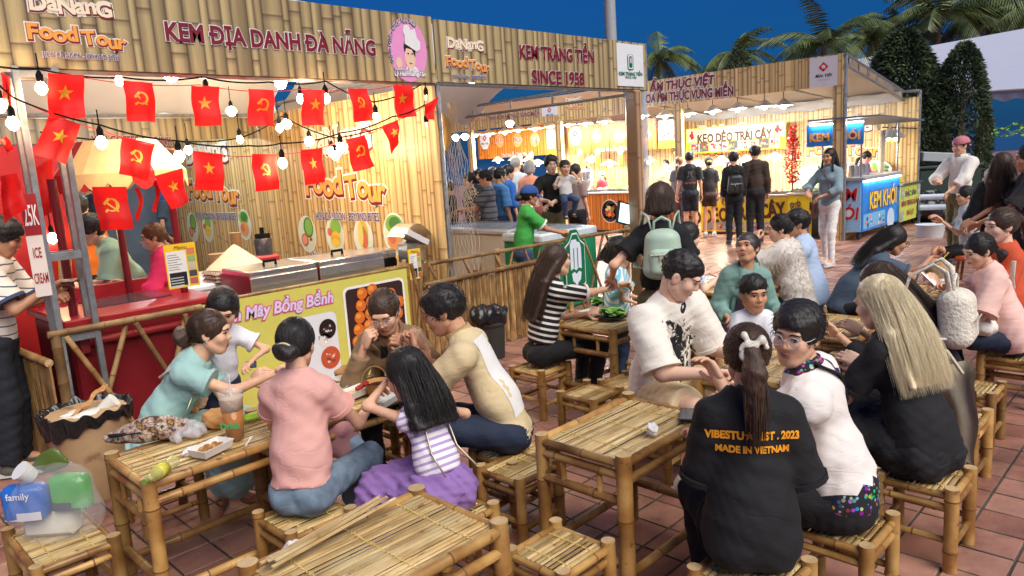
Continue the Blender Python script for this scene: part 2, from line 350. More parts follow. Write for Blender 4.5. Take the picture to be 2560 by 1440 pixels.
# ================================================================== trees and far things
def leafmat(name, c1, c2, rough=.5):
    m, nt, b = newmat(name); L = nt.links.new
    ge = N(nt, 'ShaderNodeNewGeometry'); wn = N(nt, 'ShaderNodeTexNoise'); wn.inputs['Scale'].default_value = 2.3; L(ge.outputs['Position'], wn.inputs[0])
    r = ramp(nt, [(.35, c1), (.65, c2)], wn.outputs[0]); L(r.outputs[0], b.inputs['Base Color']); b.inputs['Roughness'].default_value = rough
    return m
PALM = leafmat('palm_leaf', (.045, .075, .02), (.15, .19, .055), .4); TRUNK = M('palm_bark', (.16, .13, .10), .9, var=.3, scale=8, bump=.6, bscale=20)
NEEDLE = leafmat('casuarina_needles', (.024, .046, .02), (.085, .12, .045), .7)
def palm(px, py, depth, R, label, seed, nf=23):
    rn = random.Random(seed); top = CC+ray(px, py)*depth; base = (top[0]+rn.uniform(-.6, .6), top[1]+rn.uniform(-.6, .6), 0)
    root = thing('palm_tree', label, 'palm tree', base, 0, 'coconut palms behind the stalls')
    T = V3(top)-V3(base)
    pts = [(T[0]*t**1.6, T[1]*t**1.6, T[2]*t) for t in np.linspace(0, 1, 9)]
    MB().tube(pts, list(np.linspace(.19, .11, 9)), 9).build('trunk', TRUNK, root)
    mb = MB()
    for k in range(nf):
        az = 2*PI*k/nf*2.4+rn.uniform(-.2, .2); el = rn.uniform(-.15, 1.25)-(.25 if k % 3 == 0 else 0); ln = R*.98*rn.uniform(.8, 1.1); n = 15; p = V3(T); d = V3((math.cos(az)*math.cos(el), math.sin(az)*math.cos(el), math.sin(el))); P = [p]
        for q in range(n):
            p = p+d*ln/n; d = d+V3((0, 0, -.085-.05*rn.random())); d /= np.linalg.norm(d); P.append(p)
        mb.tube(P, list(np.linspace(.03, .006, n+1)), 4)
        side = np.cross(P[3]-P[0], (0, 0, 1)); side /= np.linalg.norm(side)+1e-9
        for q in range(1, n):
            dd = P[q+1]-P[q]; dd /= np.linalg.norm(dd)
            for h in (0, .5):
                o0 = P[q]+(P[q+1]-P[q])*h; ll = ln*.27*math.sin(PI*min(.97, (q+h)/n*.86+.12))**.7
                for sgn in (-1, 1):
                    tip = o0+(side*sgn*.75+dd*.55+V3((0, 0, -.42-.25*rn.random())))*ll*rn.uniform(.8, 1.1); w = dd*.022*R/2
                    mb.add([o0-w, o0+w, tip*.4+o0*.6+w*.9+V3((0, 0, .02)), tip, tip*.4+o0*.6-w*.9], [(0, 1, 2, 3, 4)])
    mb.build('crown', PALM, root, smooth=False)
palm(1650, 150, 33, 2.6, 'coconut palm right of the white ice cream sign panel', 1)
palm(1838, 135, 33, 2.4, 'small coconut palm with a dark bush before it, left of the tallest', 2)
palm(2062, 112, 29, 2.8, 'coconut palm rising above the middle of the bamboo stall sign', 3, 20)
palm(2175, 105, 34, 2.6, 'coconut palm above the white square corner logo', 4)
palm(2350, 40, 36, 4.2, 'large coconut palm above the white marquee roof', 5, 22)
palm(2478, 40, 37, 3.8, 'coconut palm at the right above the marquee roof', 6)
palm(2590, 22, 35, 4.1, 'coconut palm cut by the right edge of the picture', 7)
palm(2240, 90, 38, 2.6, 'pale drooping coconut palm behind the conifer top', 8)
def conifer(px, pyt, pyb, depth, rpx, label, seed, n=7000, shape=0):
    rn = random.Random(seed); top = CC+ray(px, pyt)*depth; h = top[2]; R = rpx/FPX*depth
    root = thing('casuarina_tree', label, 'tree', (top[0], top[1], 0), 0, 'dark clipped trees behind the stalls')
    MB().tube([(0, 0, 0), (.05, .02, h*.5), (0, 0, h*.93)], [.13, .1, .02], 8).build('trunk', TRUNK, root)
    mb = MB(); lob = [(rn.uniform(0, 2*PI), rn.uniform(.15, .95), rn.uniform(.1, .28)) for _ in range(26)]
    for k in range(n):
        t = rn.random()**.8; a = rn.uniform(0, 2*PI)
        prof = (math.sin(PI*min(1, t*.62+.38))**.8 if shape == 0 else math.sin(PI*min(1, t*.5+.5))**.55)*(1 if t > .12 else .5+t*4)
        amp = 1
        for la, lt, lr in lob:
            da = math.cos(a-la); dt = (t-lt)*h/R
            if da > .5: amp += lr*math.exp(-(dt*dt)*2.2-(1-da)*6)
        r = R*prof*(amp-.12)*(1-.45*rn.random()**2.2); z = h*(.06+.94*t)
        p = V3((r*math.cos(a), r*math.sin(a), z)); d = V3((math.cos(a)*.6, math.sin(a)*.6, rn.uniform(-.5, .9)))+V3([rn.uniform(-.5, .5) for _ in range(3)]); d /= np.linalg.norm(d)
        s = np.cross(d, [rn.uniform(-1, 1) for _ in range(3)]); s /= np.linalg.norm(s)+1e-9; L = rn.uniform(.14, .3)*R/1.3; w = .022*R/1.3
        mb.add([p-s*w, p+s*w, p+d*L*.6+s*w*.7, p+d*L+V3((0, 0, -.04))], [(0, 1, 2, 3)])
    mb.build('crown', NEEDLE, root, smooth=False)
conifer(2262, 78, 400, 21, 112, 'broad dark conifer standing right of the bamboo stall roof', 21, 22000, 1)
conifer(2412, 108, 390, 20, 74, 'narrow dark conifer with rounded top beside the marquee post', 22, 13000, 1)
conifer(1845, 118, 300, 27, 62, 'dark bushy tree top showing over the stall sign', 23, 4500, 1)
# tall grey lamp mast
mast = thing('lamp_mast', 'tall plain grey mast standing behind the stall sign', 'mast', (CC+ray(1526, 60)*30)*[1, 1, 0])
MB().tube([(0, 0, 0), (0, 0, 14)], [.27, .2], 20).build('shaft', M('mast_grey', (.33, .35, .37), .55), mast)
MB().tube([(0, 0, 0), (0, 0, .25)], [.36, .34], 20).build('base_flange', M('mast_grey'), mast)
# white marquee at the right
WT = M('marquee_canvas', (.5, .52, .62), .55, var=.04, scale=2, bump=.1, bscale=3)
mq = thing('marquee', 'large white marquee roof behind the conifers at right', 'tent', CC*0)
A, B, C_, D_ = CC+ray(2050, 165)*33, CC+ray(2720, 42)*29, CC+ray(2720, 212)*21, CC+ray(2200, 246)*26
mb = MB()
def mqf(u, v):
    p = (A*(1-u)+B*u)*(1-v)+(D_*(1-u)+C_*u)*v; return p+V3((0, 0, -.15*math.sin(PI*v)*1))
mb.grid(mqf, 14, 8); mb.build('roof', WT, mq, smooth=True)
E1, E2 = D_, C_
MB().tube([E1, E2], .045, 8).build('eave_beam', M('white_steel', (.7, .72, .74), .4), mq)
mb = MB(); mb.grid(lambda u, v: (E1*(1-u)+E2*u)+V3((0, 0, -.02-.28*v-.05*v*math.sin(u*60)))+V3((.02*math.sin(u*80)*v, 0, 0)), 60, 3); mb.build('valance', WT, mq, smooth=True)
for px in (2490, 2660):
    q = onto = CC+ray(px, 222)*(np.linalg.norm(((E1+E2)/2-CC))/1.0); t = (px-2200)/(2720-2200); p = E1*(1-t)+E2*t
    MB().box((p[0], p[1], p[2]/2), (.12, .12, p[2])).build('post', M('white_steel'), mq)
# green plastic vine garlands under the marquee
vine = thing('vine_garland', 'bright green leaf garlands hung under the marquee edge', 'garland', CC*0)
mb = MB(); lf = MB(); rn = random.Random(9)
for (y0, y1, dep) in ((318, 312, 17), (336, 330, 16.8)):
    P = [CC+ray(2485+k*8, y0+(y1-y0)*k/22+6*math.sin(k*.7))*dep for k in range(24)]; mb.tube(P, .012, 4)
    for p in P:
        for q in range(3):
            c = p+V3([rn.uniform(-.08, .08) for _ in range(3)]); r = rn.uniform(.02, .05); a = V3([rn.uniform(-1, 1) for _ in range(3)]); x, y, _ = frame(a)
            lf.add([c-x*r, c+y*r*.7, c+x*r, c-y*r*.9], [(0, 1, 2, 3)])
mb.build('stem', M('vine_stem', (.06, .14, .03), .6), vine); lf.build('leaf_cluster', M('vine_leaf', (.2, .42, .06), .5), vine, smooth=False)['kind'] = 'stuff'
# ================================================================== printed panels
MAROON = PLAIN(srgb(120, 22, 40), .45); CREAM = PLAIN(srgb(240, 226, 196), .45); ORANGE = PLAIN(srgb(236, 158, 70), .45); WHITE = PLAIN((.8, .8, .8), .4); BLACK = PLAIN((.015, .015, .017), .4)
DKBROWN = PLAIN(srgb(92, 52, 30), .45); GREENK = PLAIN(srgb(0, 106, 66), .4); REDP = PLAIN(srgb(196, 22, 28), .45); NAVY = PLAIN(srgb(20, 34, 90), .5); YELLOW = PLAIN(srgb(246, 214, 26), .45); PURPLE = PLAIN(srgb(90, 58, 110), .5)
STEEL = M('galvanised_steel', (.36, .38, .39), .38, .75, var=.25, scale=25, dirt=((.28, .27, .25), 9, .55)); STEELW = M('stainless', (.62, .62, .62), .25, .9, var=.06, scale=20)
CAP = .727
class Panel:
    def __init__(s, kind, const, a0, a1, z0, z1, mat, name=None, parent=None, label=None, cat=None, thick=.02, group=None):
        """kind 'Y': faces -Y, a0<a1 along X.  kind 'X': faces -X, local x runs towards -Y from a0 down to a1"""
        s.k, s.c, s.a0, s.z0 = kind, const, a0, z0; s.w, s.h = abs(a1-a0), z1-z0
        mb = MB().box((s.w/2, thick/2, s.h/2), (s.w, thick, s.h))
        loc = (a0, const, z0) if kind == 'Y' else (const, a0, z0); s.rz = 0 if kind == 'Y' else -PI/2
        s.o = mb.build(name or 'panel', mat, parent, smooth=False, loc=loc, rot=s.rz)
        if label: tag(s.o, label, cat, group)
    def L(s, px, py):
        p = onY(px, py, s.c) if s.k == 'Y' else onX(px, py, s.c)
        return ((p[0]-s.a0) if s.k == 'Y' else (s.a0-p[1])), p[2]-s.z0
    def text(s, t, pL, pR, pT, fill, outl=None, ow=.05, bold=.02, third=None, name='lettering', shear=0., y=-.004, line=1.):
        x0, z0 = s.L(*pL); x1, z1 = s.L(*pR); cap = s.L(*pT)[1]-z0; size = cap/CAP
        P, F = glyphs(t, size, 0, shear, 1., 'LEFT', 1., line); w = P[:, 0].max()-P[:, 0].min(); sx = (x1-x0)/w
        ly = []
        if outl: ly.append((ow*size, outl))
        if third: ly.append((ow*.55*size, third))
        ly.append((bold*size, fill))
        return lettering(t, s.o, x0, z0, size, ly, y=y, shear=shear, sx=sx, align='LEFT', rot=math.atan2(z1-z0, x1-x0), name=name, line=line)
    def disc(s, c, rx, rz, mat, y=-.003, n=28, name='print', sub=None):
        mb = MB(); mb.poly([(c[0]+rx*math.cos(-a), y, c[1]+rz*math.sin(-a)) for a in np.linspace(0, 2*PI, n, endpoint=False)]); return mb.build(name, mat, s.o, smooth=False)
    def rect(s, x0, z0, x1, z1, mat, y=-.003, name='print', r=0.):
        if r: pts = [(x0+r if i in (0, 3) else x1-r, z0+r if i < 2 else z1-r, a0) for i, a0 in zip((0, 1, 2, 3), (PI, 1.5*PI, 0, .5*PI))]; P = [(cx+r*math.cos(a0+t), y, cz+r*math.sin(a0+t)) for cx, cz, a0 in pts for t in np.linspace(0, PI/2, 5)]
        else: P = [(x0, y, z0), (x1, y, z0), (x1, y, z1), (x0, y, z1)]
        return MB().poly(P).build(name, mat, s.o, smooth=False)
    def logo(s, pl, pr, sub=True, h=None):
        """two lines of bouncing letters: pixel left and right ends of the lower word's baseline"""
        x0, z0 = s.L(*pl); x1, z1 = s.L(*pr); W = x1-x0; S = W/3.25
        for word, cx, cz, sz, fill in (('DaNanG', (x0+x1)/2-W*.02, z0+S*1.0, S*.98, CREAM), ('Food', x0+W*.25, z0, S*.98, ORANGE), ('Tour', x0+W*.77, z0-S*.08, S*.93, ORANGE)):
            rn = random.Random(word); sz *= 1.; tw_ = {'DaNanG': .84, 'Food': .5, 'Tour': .46}[word]*W; adv = sum(np.ptp(glyphs(ch, sz, 0, 0, 1.08, 'LEFT')[0][:, 0])+sz*.07 for ch in word); sz *= tw_/adv; adv = 0; items = []
            for ch in word:
                P, F = glyphs(ch, sz, 0, 0, 1.08, 'LEFT'); items.append((ch, adv-P[:, 0].min(), P[:, 0].max()-P[:, 0].min())); adv += P[:, 0].max()-P[:, 0].min()+sz*.07
            mb = MB()
            for li, (off, dx, dz) in enumerate(((.125, .01, -.03), (.075, .015, -.05), (.035, 0, 0))):
                for k, (ch, ax, w) in enumerate(items):
                    P, F = glyphs(ch, sz, off*sz, 0, 1.08, 'LEFT'); r = rn.uniform(-.09, .09) if li == 0 else items_r[k]
                    if li == 0:
                        if k == 0: items_r = []
                        items_r.append(r)
                    X = P[:, 0]-w/2; Z = P[:, 1]; q = cx-adv/2+ax+w/2; zz = cz+sz*(.06*math.sin(k*2.1)-.05*k*(word == 'Tour'))
                    mb.add(np.stack([q+X*math.cos(r)-Z*math.sin(r)+dx*sz, -.003-.0016*li-.00005*k-P[:, 2]*.3, zz+X*math.sin(r)+Z*math.cos(r)+dz*sz], 1), F, li)
            mb.build('logo_lettering', [PLAIN(srgb(232, 226, 214), .45), MAROON, fill], s.o, smooth=False)
        if sub:
            t = 'HƠN CẢ NGON - BEYOND BITES'; sz = S*.27; P, F = glyphs(t, sz, 0, 0, 1., 'LEFT'); w = P[:, 0].max()
            lettering(t, s.o, x0+W*.1, z0-S*.62, sz, [(.07*sz, WHITE), (.012*sz, PURPLE)], sx=W*.8/w, align='LEFT', y=-.003)
BB = bamboo_print('bamboo_banner_print', .088, .62, srgb(196, 176, 126), srgb(66, 48, 42)); BW = bamboo_print('bamboo_wall_print', .075, .6, srgb(238, 200, 136), srgb(112, 74, 34)); BO = bamboo_print('bamboo_counter_print', .08, 1.3, srgb(232, 142, 52), srgb(120, 52, 10)); BS = bamboo_print('bamboo_stall_print', .085, .62, srgb(234, 202, 140), srgb(108, 70, 32))
YF = 5.0
# ---- banner of the left stall
bA = Panel('Y', YF, .98, 4.235, 2.455, 3.0, BB, 'sign_banner', None, 'long bamboo print banner with maroon lettering and pink chef emblem', 'banner')
bA.logo((72, 96), (318, 128))
bA.text('KEM ĐỊA DANH ĐÀ NẴNG', (412, 100), (935, 139), (412, 53), MAROON, WHITE, .07, .034)
# chef emblem on a pink disc
cx, cz = bA.L(1019, 125); R = abs(bA.L(1066, 125)[0]-cx)
PINK = PLAIN(srgb(226, 150, 200), .45); SKINP = PLAIN(srgb(232, 196, 170), .45)
em = bA.disc((cx, cz), R, R*1.28, PINK, name='emblem')
def emb(pts, mat, d, nm): return MB().poly([(cx+R*x, -.003-d*.0015, cz+R*1.2*z) for x, z in pts][::1]).build(nm, mat, bA.o, smooth=False)
emb([(.12+.42*math.cos(a), -.85+.35*math.sin(a)) for a in np.linspace(0, PI, 12)], WHITE, 1, 'emblem_jacket')
emb([(.08+.28*math.cos(a), -.22+.42*math.sin(a)) for a in np.linspace(0, 2*PI, 20, endpoint=False)], SKINP, 2, 'emblem_face')
emb([(-.22, .12), (-.18, -.1), (-.1, .06), (.2, .02), (.34, -.25), (.38, .05), (.3, .25), (-.16, .3)], BLACK, 3, 'emblem_hair')
emb([(-.16, .2), (.45, -.04), (.62, .05), (.66, .28), (.5, .42), (.42, .72), (.2, .66), (.1, .84), (-.14, .8), (-.2, .6), (-.12, .45)], WHITE, 4, 'emblem_hat')
for ex in (-.02, .2): emb([(ex+.05*math.cos(a), -.12+.025*math.sin(a)) for a in np.linspace(0, 2*PI, 8, endpoint=False)], BLACK, 4, 'emblem_eye')
emb([(.0, -.42), (.16, -.44), (.15, -.46), (.01, -.45)], DKBROWN, 4, 'emblem_mouth')
emb([(-.5+.16*math.cos(a), -.45+.2*math.sin(a)) for a in np.linspace(0, 2*PI, 14, endpoint=False)], SKINP, 2, 'emblem_hand')
bA.text('Handmade by chef', (985, 176), (1042, 176), (985, 169), WHITE, PURPLE, .09, .02)
bA.text('Lý Hai Hoàng Tân', (985, 189), (1062, 191), (985, 177), WHITE, PURPLE, .1, .035)
t = 'Gelato Stick - Kem Que Nghệ Thuật'
for k, ch in enumerate(t):
    if ch == ' ': continue
    a = math.radians(205-145*k/(len(t)-1)); lettering(ch, bA.o, cx+R*.86*math.cos(a), cz+R*1.1*math.sin(a), R*.2, [(.02*R, NAVY), (0, WHITE)], y=-.006, rot=a-PI/2)
# ---- banner of the second stall
bB = Panel('Y', YF+.003, 4.26, 7.42, 2.47, 2.985, BB, 'sign_banner', None, 'bamboo print banner reading SINCE 1958 with green popsicle board', 'banner')
bB.logo((1116, 165), (1222, 172))
bB.text('KEM TRÀNG TIỀN', (1297, 145), (1482, 157), (1297, 111), MAROON, WHITE, .055, .035)
bB.text('SINCE 1958', (1329, 207), (1458, 212), (1329, 174), MAROON, WHITE, .055, .035)
wpn = Panel('Y', YF-.006, onY(1542, 170, YF)[0], onY(1607, 170, YF)[0], 2.5, 2.96, PLAIN((.72, .76, .78), .35), 'logo_board', bB.o); wpn.o.location = (wpn.a0-4.26, -.012, .03)
def popsicle(P, c, h, mat, mat2):
    x, z = c; w = h*.3
    P.rect(x-w, z-h*.5, x+w, z+h*.4, mat, r=w*.5); P.rect(x-w*.78, z-h*.43, x+w*.78, z+h*.38, mat2, y=-.005, r=w*.4); P.rect(x-w*.55, z-h*.36, x+w*.55, z+h*.3, mat, y=-.007, r=w*.35)
    for dx in (-.28, 0, .28): P.rect(x+dx*w-.07*w, z-h*.1, x+dx*w+.07*w, z+h*.22, mat2, y=-.009)
popsicle(wpn, wpn.L(1575, 154), .19, GREENK, WHITE)
wpn.text('KEM TRÀNG TIỀN', (1546, 188), (1604, 190), (1546, 179), GREENK, None, .0, .03); wpn.text('SINCE 1958', (1562, 196), (1590, 197), (1562, 190), GREENK, None, 0, .02)
MB().tube([(0, 0, 2.46), (0, 0, 2.99)], .02, 8).build('corner_rod', STEEL, bB.o, loc=(7.45-4.26, .02, -2.47))
# ---- steel posts and frames of stalls 1 and 2
def truss_post(x, y, label, h=2.46, w=.2, d=.14, plates=(.86, 1.36, 2.42)):
    r = thing('truss_post', label, 'post', (x, y, 0))
    for sx in (-1, 1):
        for sy in (-1, 1): MB().box((sx*w/2, sy*d/2, h/2), (.036, .036, h), bev=.003).build('tube', STEEL, r)
    for z in plates:
        for sy in (-1, 1): MB().box((0, sy*d/2, z), (w-.036, .03, .045)).build('cross_bar', STEEL, r)
        for sx in (-1, 1): MB().box((sx*w/2, 0, z), (.03, d-.036, .045)).build('cross_bar', STEEL, r)
    return r
tp = truss_post(onY(150, 600, 5.07)[0], 5.07, 'galvanised ladder truss post carrying the ice cream price sign')
sh = Panel('Y', 4.975, onY(66, 600, 4.975)[0], onY(108, 600, 4.975)[0], 1.14, 1.74, PLAIN(srgb(226, 214, 204), .5), 'price_sign', None, 'paper price sign reading 25K ICE CREAM on the truss post', 'sign', .004)
sh.rect(0, .36, sh.w, .6, PLAIN(srgb(150, 24, 30), .5), y=-.001)
for t_, z_, s_, c_ in (('25K', .42, .17, WHITE), ('ICE', .23, .085, PLAIN(srgb(150, 40, 36))), ('CREAM', .08, .085, PLAIN(srgb(150, 40, 36)))): lettering(t_, sh.o, sh.w/2, z_, s_, [(.0015, c_)], sx=sh.w*(.86 if t_ != 'ICE' else .5)/np.ptp(glyphs(t_, s_)[0][:, 0]), y=-.003)
fr = thing('stall_frame', 'galvanised roof frame bars above the two ice cream stalls', 'frame', (0, 0, 0))
def bar(a, b, r=.02, nm='bar', par=None, mat=None): return MB().tube([a, b], r, 6).build(nm, mat or STEEL, par or fr)
for x in (4.235, 7.3):
    bar((x, 5.06, 2.43), (x, 11, 2.40)); bar((x, 5.06, 2.58), (x, 8.1, 2.55))
    for y in np.arange(5.6, 8, .75): bar((x, y, 2.42), (x, y, 2.57), .016)
bar((1.0, 5.03, 2.445), (7.4, 5.03, 2.455)); bar((1.0, 8.1, 2.45), (7.4, 8.1, 2.45)); bar((1.0, 5.06, 2.58), (7.4, 5.06, 2.6))
for x in (1.05, 2.6, 4.23, 5.8, 7.3): bar((x, 5.06, 2.6), (x if x > 4.5 else x*.35+2.62*.65 if x < 4.2 else x, 6.55, 2.95), .018)
bar((4.27, 5.03, 0), (4.27, 5.03, 2.45), .022, 'post')
TARP = M('white_tarpaulin', (.8, .8, .78), .5, var=.06, scale=3, bump=.25, bscale=4)
def canopy(x0, x1, y0, y1, label, z0=2.60, zr=2.98, seed=0, drop=.0):
    rn = random.Random(seed); ph = [rn.uniform(0, 6) for _ in range(6)]
    def f(u, v):
        x = x0+(x1-x0)*u; y = y0+(y1-y0)*v; ridge = 1-abs(2*v-1)
        z = z0+(zr-z0)*ridge*(1-.25*(2*u-1)**2)+.02*math.sin(x*9+ph[0])*math.sin(y*5+ph[1])+.012*math.sin(x*21+y*8+ph[2])-drop*v
        return (x, y, z)
    o = MB().grid(f, 30, 24).build('canopy', TARP, smooth=True); return tag(o, label, 'canopy')
canopy(.9, 4.25, 5.03, 8.15, 'white tarpaulin canopy over the flag hung ice cream stall', 2.62, 3.66, 0, .16)
vp_ = MB().grid(lambda u, v: (.9+3.28*u, 8.17+.02*math.sin(u*40), 2.43+.5*v), 40, 3).build('back_valance', TARP, smooth=True); tag(vp_, 'white tarpaulin strip closing the back of the flag hung stall', 'tarpaulin')
canopy(4.26, 7.45, 5.05, 8.15, 'white tarpaulin canopy over the stall with chest freezers', 2.60, 3.46, 1, .26)
canopy(.6, 4.22, 8.2, 11.6, 'white tarpaulin canopy of the coffee stall at the back', 2.55, 3.0, 2)
# ---- bamboo print partition between the stalls
wl = Panel('X', 4.2, 11.2, 5.02, .0, 2.45, BW, 'partition_wall', None, 'bamboo print partition with two food tour logos beside the counter', 'wall', .03)
wl.logo((768, 486), (968, 510)); wl.logo((474, 495), (600, 505))
FOODG = PLAIN(srgb(70, 120, 54), .5); FOODY = PLAIN(srgb(236, 190, 70), .5); FOODR = PLAIN(srgb(206, 104, 78), .5); PLATE = PLAIN(srgb(214, 224, 196), .45); LEAFP = PLAIN(srgb(130, 176, 70), .5)
def sticker(P, px, py, r, parts, rot=0., asp=1.15):
    x, z = P.L(px, py); P.disc((x, z), r*1.1, r*1.1*asp, WHITE, y=-.003); P.disc((x, z), r, r*asp, PLATE, y=-.005)
    for k, (dx, dz, rx, rz, mt) in enumerate(parts): P.disc((x+dx*r, z+dz*r*asp), rx*r, rz*r*asp, mt, y=-.007-.0015*k, n=16)
S1 = [(.25, .4, .6, .62, FOODG), (.3, .42, .45, .5, LEAFP), (-.3, -.35, .42, .4, FOODR), (-.3, -.35, .3, .28, PLAIN(srgb(232, 150, 120))), (.5, -.3, .16, .1, REDP)]
S2 = [(.2, .5, .65, .5, LEAFP), (.1, -.1, .6, .35, FOODY), (.1, -.3, .55, .33, PLAIN(srgb(226, 170, 50))), (.1, -.45, .5, .25, FOODY), (-.5, .2, .28, .25, FOODR)]
S3 = [(.05, .3, .55, .8, PLAIN(srgb(226, 172, 70))), (.15, 0, .4, .7, LEAFP), (.2, -.1, .3, .6, FOODR), (-.2, .2, .3, .75, PLAIN(srgb(240, 200, 110)))]
S4 = [(0, .5, .8, .5, LEAFP), (.1, .55, .55, .35, FOODG), (0, -.3, .7, .55, PLAIN(srgb(222, 150, 80))), (-.2, -.2, .35, .3, FOODR)]
for px, py, r, q in ((769, 585, .17, S1), (838, 588, .16, S2), (909, 594, .155, S3), (988, 585, .17, S4), (482, 568, .17, S1), (520, 572, .15, S2), (612, 562, .16, S4)): sticker(wl, px, py, r, q, asp=1.1)
for px, py in ((790, 637), (862, 633), (925, 640)): wl.text('BÁNH', (px-12, py+4), (px+12, py+4), (px-12, py-4), BLACK, WHITE, .18, .03)
# coffee stall banner far behind
cb = Panel('Y', 8.22, .8, 4.18, 2.2, 2.52, BB, 'sign_banner', None, 'dim bamboo print banner with coffee lettering at the stall back', 'banner')
cb.text('XIXI COFFEE & DRINK', (228, 360), (430, 362), (228, 338), MAROON, WHITE, .06, .035)
# dim tarpaulin wall closing the stall far behind
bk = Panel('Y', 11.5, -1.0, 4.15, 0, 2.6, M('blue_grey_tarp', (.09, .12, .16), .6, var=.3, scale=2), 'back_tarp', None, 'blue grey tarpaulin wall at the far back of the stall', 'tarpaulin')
# ---- mid post wrapped in bamboo print and plastic
mp = thing('bamboo_post', 'post wrapped in bamboo print and clear plastic at stall corner', 'post', (7.25, 5.03, 0))
MB().box((-.06, 0, 1.23), (.13, .16, 2.46), bev=.02).build('print_sleeve', bamboo_print('bamboo_post_print', .065, .6, srgb(206, 170, 130), srgb(92, 62, 44)), mp)
MB().grid(lambda u, v: (.075+.05*math.cos(u*PI*2)*(1+.12*math.sin(v*40+u*9)), .0+.09*math.sin(u*PI*2)*(1+.1*math.sin(v*31)), .02+2.42*v), 14, 60).build('plastic_wrap', M('clear_plastic', (.55, .6, .66), .18, .0, var=.1, bump=.4, bscale=20, alpha=.65), mp, smooth=True)
# ================================================================== Món Việt stalls behind (front plane X = 13.2)
XS = 13.2
mv = Panel('X', XS, 8.95, 4.93, 2.68, 3.2, BS, 'sign_banner', None, 'bamboo print banner with two maroon text lines and white corner logo', 'banner')
mv.text('ẨM THỰC VIỆT', (1626, 229), (1786, 209), (1626, 208), MAROON, WHITE, .1, .05, shear=.12)
mv.text('TINH HOA ẨM THỰC VÙNG MIỀN', (1560, 262), (1833, 238), (1560, 241), MAROON, WHITE, .1, .045)
x0, z0 = mv.L(2024, 216); x1, z1 = mv.L(2095, 141); mv.rect(x0, .0, x1, .5, PLAIN((.66, .64, .66), .4), y=-.006, name='logo_board')
def mvlogo(P, c, s, y=-.009):
    x, z = c; P_ = lambda k, m, d: MB().poly([(x+s*a, y-d, z+s*b) for a, b in k]).build('emblem', m, P.o, smooth=False)
    P_([(-.32, .12), (0, -.2), (.32, .12), (0, .44)], REDP, 0); P_([(-.14, .12), (-.04, .02), (.1, 0), (.16, .14), (.04, .28), (-.08, .24)], PLAIN((.7, .62, .62)), .002)
    lettering('Món Việt', P.o, x, z-s*.52, s*.3, [(.006*s, BLACK)], y=y, shear=.25, sx=.95); lettering('Hương vị quê nhà', P.o, x, z-s*.72, s*.11, [(0, PLAIN((.3, .3, .3)))], y=y, shear=.25)
mvlogo(mv, ((x0+x1)/2, .3), .26)
ms = thing('stall_frame', 'galvanised tube frame of the open right end of the bamboo stall', 'frame', (0, 0, 0))
for (y, nm) in ((4.93, 'a'), (8.1, 'b'), (11.3, 'c'), (14.35, 'd')):
    c = Panel('X', XS+.02, y+.17, y-.0, 0, 2.69, BS, 'bamboo_column', None, {'a': 'bamboo print column at the open end of the noodle stall', 'b': 'bamboo print column between candy stall and food stall', 'c': 'bamboo print column between the two food stalls', 'd': 'bamboo print column at the far left food stall'}[nm], 'column', .1)
for (a, b) in (((XS, 4.9, 3.18), (16.3, 4.9, 2.62)), ((XS, 4.9, 3.0), (16.3, 4.9, 2.46)), ((16.3, 4.62, 2.62), (16.3, 14, 2.62)), ((XS+.05, 4.9, 0), (XS+.05, 4.9, 3.18)), ((16.3, 4.6, 0), (16.3, 4.6, 2.62))): bar(a, b, .03, par=ms)
for t in np.linspace(.06, .95, 7): bar((XS+3.1*t, 4.9, 3.18-.56*t), (XS+3.1*t, 4.9, 3.0-.54*t), .02, par=ms)
for y in (6, 7.2, 9, 10, 12, 13): bar((XS, y, 2.75), (16.3, y, 2.52), .022, par=ms)
GREYT = M('grey_tarpaulin', (.42, .40, .38), .55, var=.08, scale=3, bump=.2, bscale=5)
rf = MB().grid(lambda u, v: (XS+.03+3.2*u, 4.9+9.6*v, 3.17-.56*u+.03*math.sin(v*40)*math.sin(u*3.1)), 10, 60).build('canopy', GREYT, smooth=True); tag(rf, 'grey tarpaulin roof sloping over the bamboo food stalls', 'canopy')
vl = MB().grid(lambda u, v: (16.15, 4.9+9.6*u, 2.62-.2*v+.02*math.sin(u*90)), 60, 3).build('roof_valance', GREYT, rf, smooth=True)
bw = Panel('X', 16.25, 14.5, 4.6, 0, 2.5, BS, 'back_wall', None, 'bamboo print back wall of the food stalls with large logo', 'wall', .03)
bw.logo((2018, 388), (2200, 378)); bw.logo((1740, 388), (1880, 380)); bw.logo((1475, 360), (1560, 350))
# other banners of the row, lower and smaller
for (y0, y1, tx, lab) in ((14.4, 11.45, 1, 'smaller bamboo print banner with one maroon text line farther back'), (11.4, 8.98, 2, 'plain bamboo print banner half hidden behind the wrapped post'), (17.6, 14.45, 3, 'bamboo print banner at the far left behind the fishing net')):
    b = Panel('X', XS+.01, y0, y1, 2.6, 2.95, BS, 'sign_banner', None, lab, 'banner')
    if tx == 1:
        b.text('TINH HOA ẨM THỰC VÙNG MIỀN', (1222, 302), (1349, 288), (1222, 291), MAROON, WHITE, .06, .03); b.logo((1178, 303), (1215, 300), False)
        b.rect(*b.L(1355, 292), *b.L(1394, 262), PLAIN((.7, .7, .74), .4)); mvlogo(b, b.L(1374, 278), .2)
    elif tx == 2: b.logo((1414, 275), (1460, 270), False)
    else: b.text('TINH HOA', (1095, 303), (1150, 300), (1095, 292), MAROON, WHITE, .06, .03)
